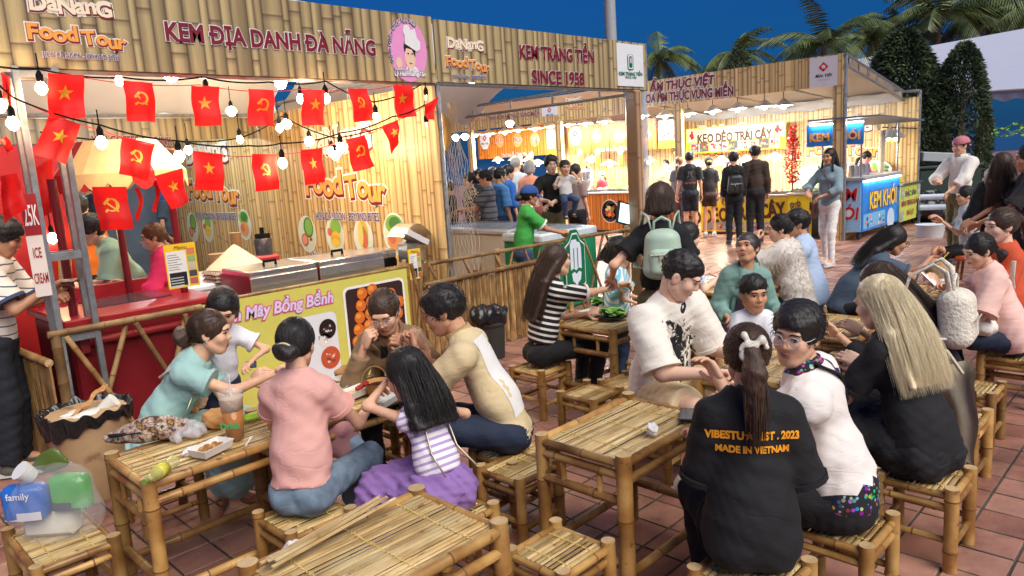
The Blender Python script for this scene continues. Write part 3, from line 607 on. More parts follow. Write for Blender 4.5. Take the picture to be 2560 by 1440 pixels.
# hanging name boards over the counters
def nameboard(pxl, pxr, pyt, pyb, X, label, kind):
    a0, a1 = onX(pxl, pyt, X)[1], onX(pxr, pyt, X)[1]; zt = onX((pxl+pxr)/2, pyt, X)[2]; zb = onX((pxl+pxr)/2, pyb, X)[2]
    return Panel('X', X, a0, a1, zb, zt, BO if kind == 'b' else WHITE, 'name_board', None, label, 'sign', .015)
ov = PLAIN(srgb(236, 160, 96), .5)
for (pl_, pr_, pt, pb, lab, words) in ((1192, 1396, 318, 392, 'orange bamboo name board over the far left food counter', (1212, 1249, 1293, 1337)), (1418, 1640, 306, 380, 'orange bamboo name board over the food counter by the wrapped post', (1438, 1491, 1548, 1612))):
    nb = nameboard(pl_, pr_, pt, pb, 15.2, lab, 'b')
    for k, (w, wx) in enumerate(zip(('', 'Ẩm', 'Thực', 'Việt'), words)):
        x, z = nb.L(wx, (pt+pb)/2-4-6*(wx-pl_)/(pr_-pl_)+2)
        if k == 0:
            pts = [(x+.2*a, -.003, z+.24*b_) for a, b_ in ((-.45, 1), (.45, 1), (1, .4), (1, -.3), (.45, -1), (-.45, -1), (-1, -.3), (-1, .4))][::-1]; MB().poly(pts).build('print', WHITE, nb.o, smooth=False); mvlogo(nb, (x, z+.04), .28)
        else: nb.disc((x, z), .175, .2, ov); lettering(w, nb.o, x, z-.06, .17, [(.012, WHITE), (.003, REDP)], y=-.006, shear=.3)
    x, z = nb.L((words[1]+words[3])/2, pb-9); lettering('Tinh Hoa Ẩm Thực Vùng Miền', nb.o, x, .03, .12, [(.006, WHITE), (.0, NAVY)], y=-.004, shear=.3, sx=.9*(pr_-pl_)/222)
for (pl_, pr_, pt, pb, lab) in ((1366, 1396, 325, 390, 'white and yellow noodle shop board at the far counter'), (1645, 1695, 300, 370, 'white and yellow noodle shop board beside the candy stall')):
    nb = nameboard(pl_, pr_, pt, pb, 15.15, lab, 'w'); nb.rect(0, 0, nb.w, nb.h*.3, YELLOW)
    lettering('Phù Sa', nb.o, nb.w*.5, nb.h*.34, nb.w*.27, [(.004, REDP)], y=-.006, shear=.25); lettering('NGON NHƯ QUÊ', nb.o, nb.w*.5, nb.h*.1, nb.w*.1, [(.002, DKBROWN)], y=-.006)
    MB().tube([(nb.w*(.5+.3*math.cos(a)), -.008, nb.h*(.66+.14*math.sin(a))) for a in np.linspace(PI*1.05, PI*2, 12)], [.004+.01*math.sin(t) for t in np.linspace(0, PI, 12)], 4).build('print', REDP, nb.o)
# yellow candy sign
ks = Panel('X', 15.9, onX(1715, 350, 15.9)[1], onX(1965, 340, 15.9)[1], onX(1840, 378, 15.9)[2], onX(1840, 312, 15.9)[2], M('sign_yellow', srgb(250, 226, 40), .4, var=.05), 'candy_sign', None, 'yellow candy banner with brown lettering above a row of photos', 'sign', .015)
ks.rect(.02, ks.h*.45, ks.w-.02, ks.h-.02, PLAIN(srgb(250, 244, 190), .4)); ks.text('KẸO DẺO TRÁI CÂY', (1745, 358), (1928, 344), (1745, 337), DKBROWN, WHITE, .05, .045)
rn = random.Random(4)
def foodphoto(P, x0, z0, x1, z1, cols, seed, n=16, parent=None):
    r_ = random.Random(seed); P.rect(x0, z0, x1, z1, cols[0], y=-.005); mb = MB(); w, h = x1-x0, z1-z0
    for k in range(n):
        a = r_.uniform(.06, .17)*min(w, h); cx_, cz_ = r_.uniform(x0+a*1.2, x1-a*1.2), r_.uniform(z0+a*1.2, z1-a*1.2); q = r_.uniform(.6, 1.1)
        mb.poly([(cx_+a*math.cos(-t), -.0065-k*.0002, cz_+a*q*math.sin(-t)) for t in np.linspace(0, 2*PI, 9, endpoint=False)], mi=r_.randrange(len(cols)-1))
    mb.build('food_photo', list(cols[1:]), P.o, smooth=False)['kind'] = 'stuff'
FR = [PLAIN(srgb(150, 150, 150)), PLAIN(srgb(206, 60, 46)), PLAIN(srgb(226, 150, 70)), PLAIN(srgb(230, 220, 190)), PLAIN(srgb(96, 140, 60)), PLAIN(srgb(190, 30, 40))]
for k in range(9):
    xa = ks.w*(.05+.1*k); foodphoto(ks, xa, .03, xa+ks.w*.094, ks.h*.4, [PLAIN(srgb(*[(150, 160, 170), (90, 90, 90), (190, 200, 210)][k % 3]))]+FR[1:], k, 12)
for (x, z) in ((.06, .72), (.93, .74)):
    mb = MB(); 
    for k in range(9): a = rn.uniform(0, 6); r = rn.uniform(0, .08); mb.poly([(ks.w*x+r*math.cos(a)+.035*math.cos(-t), -.006-.0005*k, ks.h*x*0+ks.h*z+r*math.sin(a)+.035*math.sin(-t)) for t in np.linspace(0, 2*PI, 9, endpoint=False)], mi=k % 2)
    mb.build('print', [REDP, PLAIN(srgb(220, 60, 40))], ks.o, smooth=False)
# counters
def counter(y0, y1, X, z, mat, label, depth=.7):
    r = thing('food_counter', label, 'counter', (X, y0, 0)); w = abs(y1-y0)
    MB().box((depth/2, -w/2, z/2), (depth-.01, w-.01, z-.04)).build('carcass', M('dark_board', (.12, .08, .05), .6), r)
    f = Panel('X', X-.012, y0, y1, .05, z-.03, mat, 'front_panel', None); f.o.parent = r; f.o.location = (-.012, 0, .05); f.o.rotation_euler = (0, 0, -PI/2)
    MB().box((depth/2-.02, -w/2, z), (depth+.06, w+.04, .04), bev=.005).build('counter_top', M('counter_top', (.62, .56, .45), .35), r)
    return r, f
c1, f1 = counter(12.2, 8.35, 13.55, .9, BO, 'orange bamboo food counter with round noodle pictures')
for px in (1453, 1525): 
    x, z = f1.L(px, 528); f1.disc((x, z), .25, .27, PLAIN(srgb(232, 222, 206))); f1.disc((x, z), .235, .25, PLAIN(srgb(48, 34, 34)), y=-.005); foodphoto(f1, x-.16, z-.17, x+.16, z+.17, [PLAIN(srgb(150, 84, 50)), PLAIN(srgb(226, 150, 70)), PLAIN(srgb(190, 60, 40)), PLAIN(srgb(236, 206, 140)), PLAIN(srgb(110, 130, 50))], px, 30)
c2, f2 = counter(8.0, 6.0, 13.75, .78, M('sign_yellow'), 'yellow candy counter behind the queue of customers')
x, z = f2.L(1900, 530); f2.text('KẸO DẺO TRÁI CÂY', (1700, 562), (1962, 540), (1700, 530), DKBROWN, WHITE, .05, .045)
for k in range(6): foodphoto(f2, .05+.32*k, .03, .34+.32*k, .2, [PLAIN(srgb(150, 160, 170))]+FR[1:], 40+k, 10)
ct, ft = counter(6.0-.01, 5.55, 13.45, .82, M('sign_yellow'), 'narrow yellow candy stand with red blossom branch', .5)
ft.text('KẸO DẺO', (1978, 528), (2005, 523), (1978, 508), DKBROWN, WHITE, .05, .045); ft.text('TRÁI CÂY', (1978, 560), (2005, 553), (1978, 538), DKBROWN, WHITE, .05, .045); foodphoto(ft, .04, .03, .4, .18, [PLAIN(srgb(150, 160, 170))]+FR[1:], 77, 14)
# trays of food on the counters
rn = random.Random(8)
def tray(x, y, z, w, d, cols, label, seed):
    r = thing('food_tray', label, 'tray', (x, y, z), 0, 'food trays on the stall counters'); r_ = random.Random(seed)
    mb = MB(); mb.box((0, 0, .008), (w, d, .012)); 
    for sx, sy, bx, by in ((1, 0, .012, d), (-1, 0, .012, d), (0, 1, w, .012), (0, -1, w, .012)): mb.box((sx*(w/2-.006), sy*(d/2-.006), .03), (bx, by, .05))
    mb.build('tray', STEELW, r)
    mb = MB()
    for k in range(34): a = r_.uniform(.018, .04); mb.ball((r_.uniform(-w/2+.05, w/2-.05), r_.uniform(-d/2+.05, d/2-.05), .035+r_.uniform(0, .035)), (a, a*r_.uniform(.6, 1.2), a*.7), 6, 4, mi=r_.randrange(len(cols)))
    mb.build('food_heap', cols, r)['kind'] = 'stuff'
FC = [[M('herb', (.16, .32, .06), .6), M('herb_pale', (.5, .55, .22), .6)], [M('fried', (.5, .26, .06), .5), M('fried_dark', (.3, .13, .04), .5)], [M('noodle', (.7, .55, .3), .5), M('chilli', (.6, .06, .03), .4)]]
for k, (y, nm) in enumerate(((11.9, 'first'), (11.3, 'second'), (10.7, 'third'), (10.1, 'fourth'), (9.5, 'fifth'), (8.9, 'sixth'))): tray(13.9, y, .92, .5, .5, FC[k % 3], nm+' steel food tray from the left on the orange counter', k)
for k, (x, y, c) in enumerate(((13.95, 7.4, 2), (13.95, 6.8, 0), (13.95, 6.3, 2))): tray(x, y, .8, .4, .5, FC[c], ('left', 'middle', 'right')[k]+' tray of sweets on the yellow candy counter', 20+k)
tray(13.7, 5.77, .84, .36, .4, FC[0], 'tray of green sweets on the narrow candy stand', 30)
# steamer pot
sp = thing('steamer_pot', 'tall aluminium steamer pot on the orange food counter', 'pot', (14.0, 11.35, .92)); sp.location = (13.75, 11.0, .96)
MB().lathe([(.16, 0), (.17, .02), (.17, .2), (.185, .21), (.185, .24), (.17, .25), (.17, .42), (.18, .43), (.18, .45), (.12, .5), (.02, .53)], n=24).build('pot_body', STEELW, sp); MB().lathe([(.02, .53), (.03, .55), (.025, .57), (0, .575)], n=12).build('lid_knob', BLACK, sp)
# red blossom branch
fb = thing('blossom_branch', 'tall spray of red paper blossom on the candy stand', 'decoration', (13.55, 5.95, .84)); mb = MB(); lf = MB(); rn = random.Random(12)
mb.tube([(0, 0, 0), (0, .02, .5), (.02, -.02, 1.2)], [.016, .014, .008], 6)
for k in range(900):
    t = rn.random(); z = .18+1.05*t; R = .17*(.35+.65*math.sin(PI*min(1, t*1.15+.05)))*rn.random()**.5; a = rn.uniform(0, 2*PI); c = V3((R*math.cos(a), R*math.sin(a), z)); x, y, _ = frame([rn.uniform(-1, 1) for _ in range(3)]); s = rn.uniform(.014, .03)
    lf.add([c-x*s, c-y*s*.7, c+x*s, c+y*s*.7], [(0, 1, 2, 3)])
for k in range(16): a = rn.uniform(0, 6.28); z = rn.uniform(.3, 1.1); mb.tube([(0, 0, z), (.12*math.cos(a), .12*math.sin(a), z+.1)], .005, 4)
mb.build('stem', DKBROWN, fb); lf.build('petal_mass', M('paper_red', (.72, .03, .02), .5), fb, smooth=False)['kind'] = 'stuff'
# green sacks and baskets behind candy stand
sk = thing('sack_stack', 'stack of pale green woven sacks at the back wall', 'sacks', (15.6, 6.35, 0))
for k, (z, c) in enumerate(((.2, (.42, .46, .16)), (.55, (.46, .5, .2)), (.85, (.4, .52, .34)), (1.08, (.3, .42, .36)))): MB().ball((0, 0, z), (.3, .45, .2), 14, 8).build('sack', M('sack%d' % k, c, .7, bump=.6, bscale=8), sk, smooth=True)
# ================================================================== lamps
_br = M('black_rubber', (.008, .008, .008), .9); _br.node_tree.nodes['Principled BSDF'].inputs['Specular IOR Level'].default_value = .1
COOLH = EM('lamp_cool', (.86, .94, 1), 330.); WARMH = EM('lamp_warm', (1, .86, .64), 240.)
WARM = EM('bulb_warm', (1, .7, .38), 32.); COOL = EM('bulb_cool', (.86, .94, 1), 130.); BIGW = EM('bulb_daylight', (.72, .9, 1), 110.)
def bulb(p, label, kind='w', r=.03, cord=.1, group='bulbs of the festoon lights', socket=True):
    o = thing('festoon_bulb', label, 'light bulb', p, 0, group)
    MB().lathe([(0, -.045-r), (r*.55, -.04-r*.85), (r, -.045), (r*.95, -.03), (r*.5, -.005), (r*.42, 0)], n=12).build('glass_globe', {'w': WARM, 'c': COOL, 'b': BIGW}[kind], o, smooth=True)
    if socket: MB().lathe([(.014, -.004), (.019, 0), (.02, .035), (.012, .05), (.008, .06)], n=10).build('socket', M('black_rubber', (.012, .012, .012), .5), o)
    if cord: MB().tube([(0, 0, .055), (0, 0, .055+cord)], .004, 5).build('cord', M('black_rubber'), o)
    return o
def wire(pts, Y, label, r=.0055, mat=None, cat='cable', nm='festoon_cable'):
    P = [onY(x, y, Y) for x, y in pts]; Q = []
    for i in range(len(P)-1):
        L = np.linalg.norm(P[i+1]-P[i])
        for t in np.linspace(0, 1, 8, endpoint=False): q = P[i]*(1-t)+P[i+1]*t; q = q-V3((0, 0, .04*L*4*t*(1-t))); Q.append(q)
    Q.append(P[-1]); return tag(MB().tube(Q, r, 5).build(nm, mat or M('black_rubber'), smooth=True), label, cat)
wire([(-10, 165), (95, 172), (310, 194), (505, 192), (672, 205), (815, 203), (935, 255), (1052, 212)], 4.9, 'upper black festoon cable sagging under the red stall banner')
wire([(-10, 205), (36, 245), (250, 312), (447, 352), (622, 364), (703, 358), (853, 332), (980, 292), (1062, 262)], 4.86, 'lower black festoon cable swagged among the red flags')
wire([(100, 330), (407, 348), (600, 345), (705, 290), (840, 345), (1050, 275)], 5.6, 'thin dark cable swagged inside the flag hung stall')
wire([(100, 172), (500, 212), (760, 222), (1000, 210), (1060, 212)], 4.95, 'thin red string carrying the upper row of flags', .003, REDP, 'string', 'flag_string')
wire([(30, 240), (250, 325), (480, 378), (690, 386), (860, 350), (1000, 298), (1065, 262)], 4.88, 'thin red string carrying the lower row of flags', .003, REDP, 'string', 'flag_string')
for k, (px, py, Y, kd, r, lab) in enumerate((
    (106, 236, 4.9, 'w', .032, 'lit festoon bulb beside the truss post top'), (300, 214, 5.4, 'w', .028, 'lit festoon bulb left of the second hammer flag'), (518, 244, 5.15, 'w', .03, 'lit festoon bulb glowing behind a star flag'), (704, 222, 5.6, 'c', .05, 'large round lit bulb right of the fourth flag'), (753, 258, 5.4, 'w', .032, 'lit bulb left of the fifth flag'), (816, 258, 4.9, 'w', .032, 'lit festoon bulb right of the fifth flag'), (941, 304, 4.9, 'w', .03, 'lit festoon bulb between two flags near the stall seam'),
    (256, 372, 4.86, 'w', .034, 'lit festoon bulb before the cart canopy'), (450, 405, 4.86, 'w', .034, 'lit festoon bulb left of the large star flag'), (708, 420, 4.86, 'w', .032, 'lit festoon bulb between the two lower middle flags'), (853, 380, 4.86, 'w', .032, 'lit festoon bulb above a lower hammer flag'), (35, 325, 4.86, 'w', .034, 'lit festoon bulb at the left behind the post'), (3, 280, 4.9, 'w', .034, 'lit festoon bulb cut by the left picture edge'),
    (430, 205, 5.45, 'b', .06, 'large daylight bulb blazing under the canopy'), (580, 290, 7.2, 'w', .05, 'bulb on the canopy rail at the back'), (472, 386, 6.6, 'w', .035, 'small bulb beside the far wall logo'), (601, 358, 6.4, 'w', .03, 'small bulb above the lower flags'), (718, 322, 6.2, 'w', .045, 'bulb glowing before the wall left of the logo'), (775, 365, 6.3, 'w', .045, 'bulb glowing on the upper letters of the wall logo'), (700, 330, 5.9, 'w', .03, 'tiny bulb left of the wall logo'), (832, 392, 6.1, 'w', .05, 'bulb glowing behind the lower hammer flag'), (975, 368, 5.8, 'w', .045, 'left bulb glowing low behind the folded flag'), (1012, 366, 5.7, 'w', .045, 'right bulb glowing low behind the folded flag'), (840, 400, 5.9, 'w', .04, 'second bulb glowing at the wall logo'),
    (1140, 352, 9.5, 'c', .06, 'left bulb hanging beyond the fishing net'), (1163, 350, 11.5, 'c', .08, 'right bulb hanging beyond the fishing net'), (1275, 318, 10.5, 'c', .085, 'big round white bulb hanging in the second stall'), (133, 608, 6.6, 'w', .04, 'small bulb glowing low behind the truss post'), (1180, 213, 6.2, 'c', .03, 'white bulb tucked under the second banner'), (405, 345, 8.6, 'b', .05, 'white bulb shining behind the twisted hammer flag'), (150, 330, 8.8, 'w', .05, 'left warm bulb added to brighten the coffee stall behind'), (330, 325, 9.4, 'b', .05, 'daylight bulb added to brighten the coffee stall behind'), (190, 400, 6.9, 'w', .04, 'warm bulb under the scalloped cart canopy edge'))):  # the two coffee stall bulbs are added to brighten its dark interior
    p = onY(px, py, Y); bulb(p+V3((0, 0, .04+r)), lab, kd, r, .1 if Y < 5 else .14)
bulb(onY(1065, 236, 5.0), 'unlit festoon bulb beside the wall top near folded flag', 'w', .001, .05); bulb(onY(1066, 310, 4.95)+V3((0, 0, .02)), 'unlit festoon bulb hanging below the folded flag', 'w', .001, .12)
# conical shade lamps of the food stalls
def hat_lamp(p, label, kind='c', r=.16, drop=.3, shade=None, group='cone shade lamps of the food stalls'):
    o = thing('cone_lamp', label, 'lamp', p, 0, group)
    MB().lathe([(.012, .13), (.02, .13), (r, .005), (r+.004, -.004), (r-.006, .0), (.02, .118), (.012, .118)], n=20).build('shade', shade or M('straw_shade', (.62, .5, .32), .7, bump=.4, bscale=40), o)
    MB().ball((0, 0, .0), (.05, .05, .055), 12, 8).build('bulb', WARMH if kind == 'w' else COOLH, o, smooth=True)
    MB().tube([(0, 0, .13), (0, 0, .13+drop)], .007, 5).build('cord', M('black_rubber'), o)
WSH = M('white_shade', (.72, .72, .7), .6)
for k, (px, py, X, kd, lab) in enumerate(((1605, 290, 13.6, 'c', 'first'), (1662, 290, 13.6, 'c', 'second'), (1720, 285, 13.6, 'w', 'third'), (1782, 279, 13.6, 'w', 'fourth'), (1844, 272, 13.6, 'c', 'fifth'), (1911, 266, 13.6, 'c', 'sixth'), (1959, 264, 13.6, 'w', 'seventh'))): hat_lamp(onX(px, py, X), lab+' white lamp from left under the banner with corner logo', kd, .17, .3, WSH)
for k, (px, py) in enumerate(((1190, 337), (1222, 335), (1262, 331), (1296, 325), (1336, 322), (1375, 317), (1420, 312), (1463, 309), (1511, 304))): hat_lamp(onX(px, py, 13.6), ('first', 'second', 'third', 'fourth', 'fifth', 'sixth', 'seventh', 'eighth', 'ninth')[k]+' cone lamp from left under the far food stall banners', 'w' if k in (0, 3, 6) else 'c', .19, .3)
for k, (px, py, X, r) in enumerate(((1287, 470-70, 15, .2), (1320, 418-16, 15, .2), (1345, 410, 14.6, .26), (1480, 400, 14.8, .2), (1525, 412, 14.8, .27), (1622, 404, 14.6, .2), (1697, 412, 14.8, .2), (1745, 412, 14.4, .18), (1804, 404, 14.4, .19), (1866, 402, 14.4, .19), (1937, 396, 14.4, .2), (1245, 402, 14.8, .18))): hat_lamp(onX(px, py, X), ('first', 'second', 'third', 'fourth', 'fifth', 'sixth', 'seventh', 'eighth', 'ninth', 'tenth', 'eleventh', 'twelfth')[k]+' low straw hat lamp glowing over the stall counters', 'w', r, .5, None, 'low straw lamps over the counters')
# ================================================================== flags
def flagmat():
    m, nt, b = newmat('flag_red'); L = nt.links.new
    b.inputs['Base Color'].default_value = (.62, .008, .008, 1); b.inputs['Roughness'].default_value = .6
    tr = N(nt, 'ShaderNodeBsdfTranslucent'); tr.inputs[0].default_value = (.8, .012, .01, 1); mx = N(nt, 'ShaderNodeMixShader'); mx.inputs[0].default_value = .45
    L(b.outputs[0], mx.inputs[1]); L(tr.outputs[0], mx.inputs[2]); L(mx.outputs[0], nt.nodes['Material Output'].inputs[0]); return m
FLAG = flagmat(); GOLD = M('flag_gold', (.75, .36, .02), .6, var=.05)
def flag(q, emb, label, Y=4.87, seed=0, cat='flag'):
    P = [onY(x, y, Y) for x, y in q]; c = (P[0]+P[1])/2; rn = random.Random(seed); ph = rn.uniform(0, 6)
    r = thing('flag', label, cat, c, 0, 'red bunting flags across the stall')
    def f(u, v, off=0.):
        p = (P[0]*(1-u)+P[1]*u)*(1-v)+(P[3]*(1-u)+P[2]*u)*v-c; return p+V3((0, .02*math.sin(u*6+ph)*(.3+v)+.012*math.sin(v*7+ph*2)-off, 0))
    mb = MB().grid(lambda u, v: f(u, v), 8, 10); mb.build('cloth', FLAG, r, smooth=True)
    MB().grid(lambda u, v: f(u, .76+.02*v, .003), 8, 1).build('hem', FLAG, r, smooth=True)
    def pt(x, z): return f(.5+x, .42-z*.8, .004)
    if emb == 's':
        mb = MB(); k = 10; ring = [(.24*(1 if i % 2 == 0 else .4)*math.sin(2*PI*i/10), .24*(1 if i % 2 == 0 else .4)*math.cos(2*PI*i/10)*.95) for i in range(10)]
        mb.add([pt(0, 0)]+[pt(x, z) for x, z in ring], [(0, 1+i, 1+(i+1) % 10) for i in range(10)]); mb.build('star', GOLD, r, smooth=False)
    elif emb == 'h':
        mb = MB(); n = 14; out = []; inn = []
        for i in range(n+1):
            a = math.radians(100-230*i/n); out.append(pt(.02+.2*math.cos(a), .2*math.sin(a))); w = .015+.055*math.sin(PI*min(1, i/n*.8+.1)); inn.append(pt(.0+(.2-w)*math.cos(a), -.0+(.2-w)*math.sin(a)))
        mb.add(out+inn, [(i, i+1, n+2+i, n+1+i) for i in range(n)])
        for (a, b, w) in (((-.2, -.2), (-.1, -.13), .03), ((-.13, .08), (.16, -.2), .025), ((-.2, .02), (-.03, .19), .04)):
            d = V3(b)-V3(a); nn = V3((-d[1], d[0]))/np.linalg.norm(d)*w; mb.add([pt(*(V3(a)-nn)), pt(*(V3(b)-nn)), pt(*(V3(b)+nn)), pt(*(V3(a)+nn))], [(0, 1, 2, 3)])
        mb.build('hammer_and_sickle', GOLD, r, smooth=False)
FL = [([(118, 183), (208, 188), (210, 297), (118, 296)], 's', 'upper row star flag at the truss post'), ([(308, 200), (383, 207), (393, 306), (322, 302)], 'h', 'upper row hammer and sickle flag beside the blazing daylight bulb'), ([(476, 215), (546, 218), (550, 315), (484, 315)], 's', 'upper row star flag under the first maroon word of the banner'), ([(622, 222), (685, 225), (690, 315), (624, 315)], 'h', 'upper row hammer and sickle flag with bulb glow, under the banner'), ([(755, 224), (812, 225), (814, 313), (760, 314)], 's', 'upper row star flag with a bulb at each side'), ([(871, 222), (919, 221), (935, 300), (885, 306)], 'h', 'upper row hammer and sickle flag nearest the chef emblem'), ([(980, 213), (1027, 212), (1036, 291), (988, 297)], 's', 'upper row star flag below the chef emblem'), ([(1062, 262), (1096, 240), (1088, 303), (1070, 298)], '', 'small red flag folded up beside the stall seam'),
      ([(122, 290), (203, 310), (168, 412), (85, 385)], 's', 'large tilted star flag on the truss post, lower row'), ([(305, 342), (387, 360), (372, 452), (298, 435)], 'h', 'hammer and sickle flag before the cart canopy, twisted'), ([(483, 377), (558, 385), (560, 477), (487, 475)], 's', 'lower row star flag before the small wall logo'), ([(629, 385), (690, 386), (701, 473), (640, 479)], 'h', 'lower row hammer and sickle flag left of the big wall logo'), ([(751, 375), (806, 370), (815, 455), (763, 463)], 's', 'lower row star flag before the big wall logo'), ([(866, 350), (912, 337), (940, 415), (888, 430)], 'h', 'lower row hammer and sickle flag tilted beside the big wall logo'), ([(957, 315), (997, 299), (998, 345), (985, 388)], 's', 'half folded star flag hanging before the glowing bulbs'), ([(228, 467), (314, 467), (331, 572), (250, 577)], 'h', 'lowest hammer and sickle flag hanging before the red cart posts'), ([(385, 440), (455, 420), (474, 505), (430, 524)], 's', 'tilted bright star flag right of the cart canopy'), ([(85, 420), (130, 395), (142, 525), (105, 543)], '', 'dark red flag hanging behind the truss post'), ([(3, 180), (25, 190), (32, 268), (12, 262)], '', 'narrow red flag at the top left picture edge'), ([(0, 352), (16, 340), (34, 372), (18, 388)], '', 'small red flag corner at the left picture edge'), ([(0, 440), (40, 432), (66, 520), (8, 560)], '', 'red cloth flag hanging low at the left picture edge')]
for k, (q, e, lab) in enumerate(FL): flag(q, e, lab, 4.87 if k not in (17, 9) else 5.3 if k == 17 else 4.9, k)
# ================================================================== bamboo fences along the front
def bamboo_mat(name, c1, c2, rough=.32):
    m, nt, b = newmat(name); L = nt.links.new
    tc = N(nt, 'ShaderNodeTexCoord'); oi = N(nt, 'ShaderNodeObjectInfo')
    ad = N(nt, 'ShaderNodeVectorMath', operation='ADD'); L(tc.outputs['Object'], ad.inputs[0]); L(oi.outputs['Random'], ad.inputs[1])
    n1 = N(nt, 'ShaderNodeTexNoise'); n1.inputs['Scale'].default_value = 6; n1.inputs['Detail'].default_value = 5; L(ad.outputs[0], n1.inputs[0])
    r = ramp(nt, [(.25, tuple(x*.45 for x in c2)), (.42, c2), (.7, c1)], n1.outputs[0])
    n2 = N(nt, 'ShaderNodeTexNoise'); n2.inputs['Scale'].default_value = 22; n2.inputs['Detail'].default_value = 6; n2.inputs['Roughness'].default_value = .7; L(ad.outputs[0], n2.inputs[0])
    st = ramp(nt, [(.6, (1, 1, 1)), (.7, (.3, .22, .14))], n2.outputs[0])
    rv = N(nt, 'ShaderNodeMapRange', i3=.55, i4=1.15); L(oi.outputs['Random'], rv.inputs[0])
    m1 = N(nt, 'ShaderNodeMixRGB', blend_type='MULTIPLY', i0=1.); L(r.outputs[0], m1.inputs[1]); L(st.outputs[0], m1.inputs[2])
    m2 = N(nt, 'ShaderNodeVectorMath', operation='SCALE'); L(m1.outputs[0], m2.inputs[0]); L(rv.outputs[0], m2.inputs['Scale']); L(m2.outputs[0], b.inputs['Base Color'])
    b.inputs['Roughness'].default_value = rough
    bp = N(nt, 'ShaderNodeBump'); bp.inputs['Strength'].default_value = .25; bp.inputs['Distance'].default_value = .003; L(n2.outputs[0], bp.inputs['Height']); L(bp.outputs[0], b.inputs['Normal'])
    return m
BAM = bamboo_mat('varnished_bamboo', srgb(204, 164, 98), srgb(150, 106, 54)); BAMN = M('bamboo_node', srgb(112, 74, 34), .5, var=.25); BAMC = M('bamboo_cut_end', srgb(190, 160, 116), .7, var=.25, scale=30)
DRY = bamboo_mat('dry_bamboo', srgb(186, 150, 98), srgb(138, 102, 58), .55); SLAT = bamboo_mat('bamboo_slat', srgb(226, 204, 152), srgb(196, 162, 104), .3)
def cane(a, b, r, n=9, node=.2, seed=0, taper=1.):
    """bamboo cane with swollen nodes and cut ends"""
    a, b = V3(a), V3(b); L = np.linalg.norm(b-a); rn = random.Random(seed*7919+int(L*1000)); mb = MB(); T = [0.]; R = [r]; t = rn.uniform(.3, 1)*node
    marks = []
    while t < L-.02:
        for dt, k in ((-.012, 1.), (-.004, 1.09), (.003, 1.07), (.012, 1.)): T.append((t+dt)/L); R.append(r*k)
        marks.append(len(T)-3); t += node*rn.uniform(.8, 1.25)
    T.append(1.); R.append(r*taper); T = [min(1, max(0, x)) for x in T]; T.sort()
    mb.tube([a+(b-a)*x for x in T], R, n, 0, True, capmi=2)
    for k in marks:
        for j in range(n): mb.m[k*n+j] = 1
    return mb
BM3 = [BAM, BAMN, BAMC]; DM3 = [DRY, BAMN, BAMC]
fc = thing('bamboo_fence', 'crossed bamboo lattice fence before the red cart', 'fence', (0, 0, 0))
cane((1.06, 4.98, .905), (1.98, 4.98, .905), .022, seed=1).build('rail', DM3, fc)
for k, x in enumerate((1.1, 1.96)): cane((x, 4.99, 0), (x, 4.99, .9), .03, seed=k).build('post', DM3, fc)
for k, (xa, xb) in enumerate(((1.15, 1.52), (1.55, 1.88), (1.86, 1.97), (1.5, 1.18), (1.88, 1.6), (1.96, 1.84))): cane((xa, 4.975+.025*(k > 2), .88), (xb, 4.975+.025*(k > 2), .08), .017, seed=10+k).build('lattice_cane', DM3, fc)
# low straw fence panel returning at the left end
fl_ = thing('bamboo_fence', 'low bamboo strip fence at the left end of stall', 'fence', (0, 0, 0))
A0, A1 = V3((1.05, 5.02, 0)), V3((.93, 6.0, 0))
cane(A0+V3((0, 0, .73)), A1+V3((0, 0, .78)), .025, seed=3).build('rail', DM3, fl_)
for k in range(30):
    p = A0+(A1-A0)*(k/30+.01); MB().box((p[0], p[1], .36), (.012, .03, .72-.02*(k % 3)), rz=.1).build('strip', DRY, fl_)
# straw fence
fs = thing('bamboo_fence', 'bamboo strip fence with cane rail beside the freezers', 'fence', (0, 0, 0))
cane((3.98, 4.98, .915), (6.95, 4.98, .895), .018, seed=5).build('rail', DM3, fs); cane((3.9, 4.97, .74), (5.5, 4.97, .745), .022, seed=6).build('rail', DM3, fs)
for k, x in enumerate((3.95, 4.85, 5.9, 6.95)): cane((x, 5.02, 0), (x, 5.02, .93), .028, seed=20+k).build('post', DM3, fs)
rn = random.Random(5)
for k in range(52):
    x = 3.93+k*.0305; MB().box((x, 4.985+rn.uniform(-.004, .004), .37), (.026, .008, .72+rn.uniform(-.02, .02))).build('strip', DRY, fs, rot=(0, rn.uniform(-.01, .01), 0))
for k in range(9):
    x = 3.98+k*.2; cane((x+(.05 if k % 2 else 0), 4.985, .9), (x+(.0 if k % 2 else .07), 4.985, .76), .011, seed=k).build('lattice_cane', DM3, fs)
for k, (xa, xb) in enumerate(((5.75, 6.1), (6.1, 6.5), (6.5, 6.9), (6.08, 5.72), (6.48, 6.12), (6.9, 6.52))): cane((xa, 4.97+.03*(k > 2), .88), (xb, 4.97+.03*(k > 2), .06), .014, seed=30+k).build('lattice_cane', DM3, fs)
fx = thing('bamboo_fence', 'leaning bamboo canes fixed beside the lime green board', 'fence', (0, 0, 0))
for k, (a, b) in enumerate((((3.78, 4.98, .95), (3.95, 4.98, .1)), ((3.92, 5.0, .95), (3.76, 5.0, .05)), ((3.74, 5.02, .0), (3.74, 5.02, .98)))): cane(a, b, .017, seed=50+k).build('cane', DM3, fx)
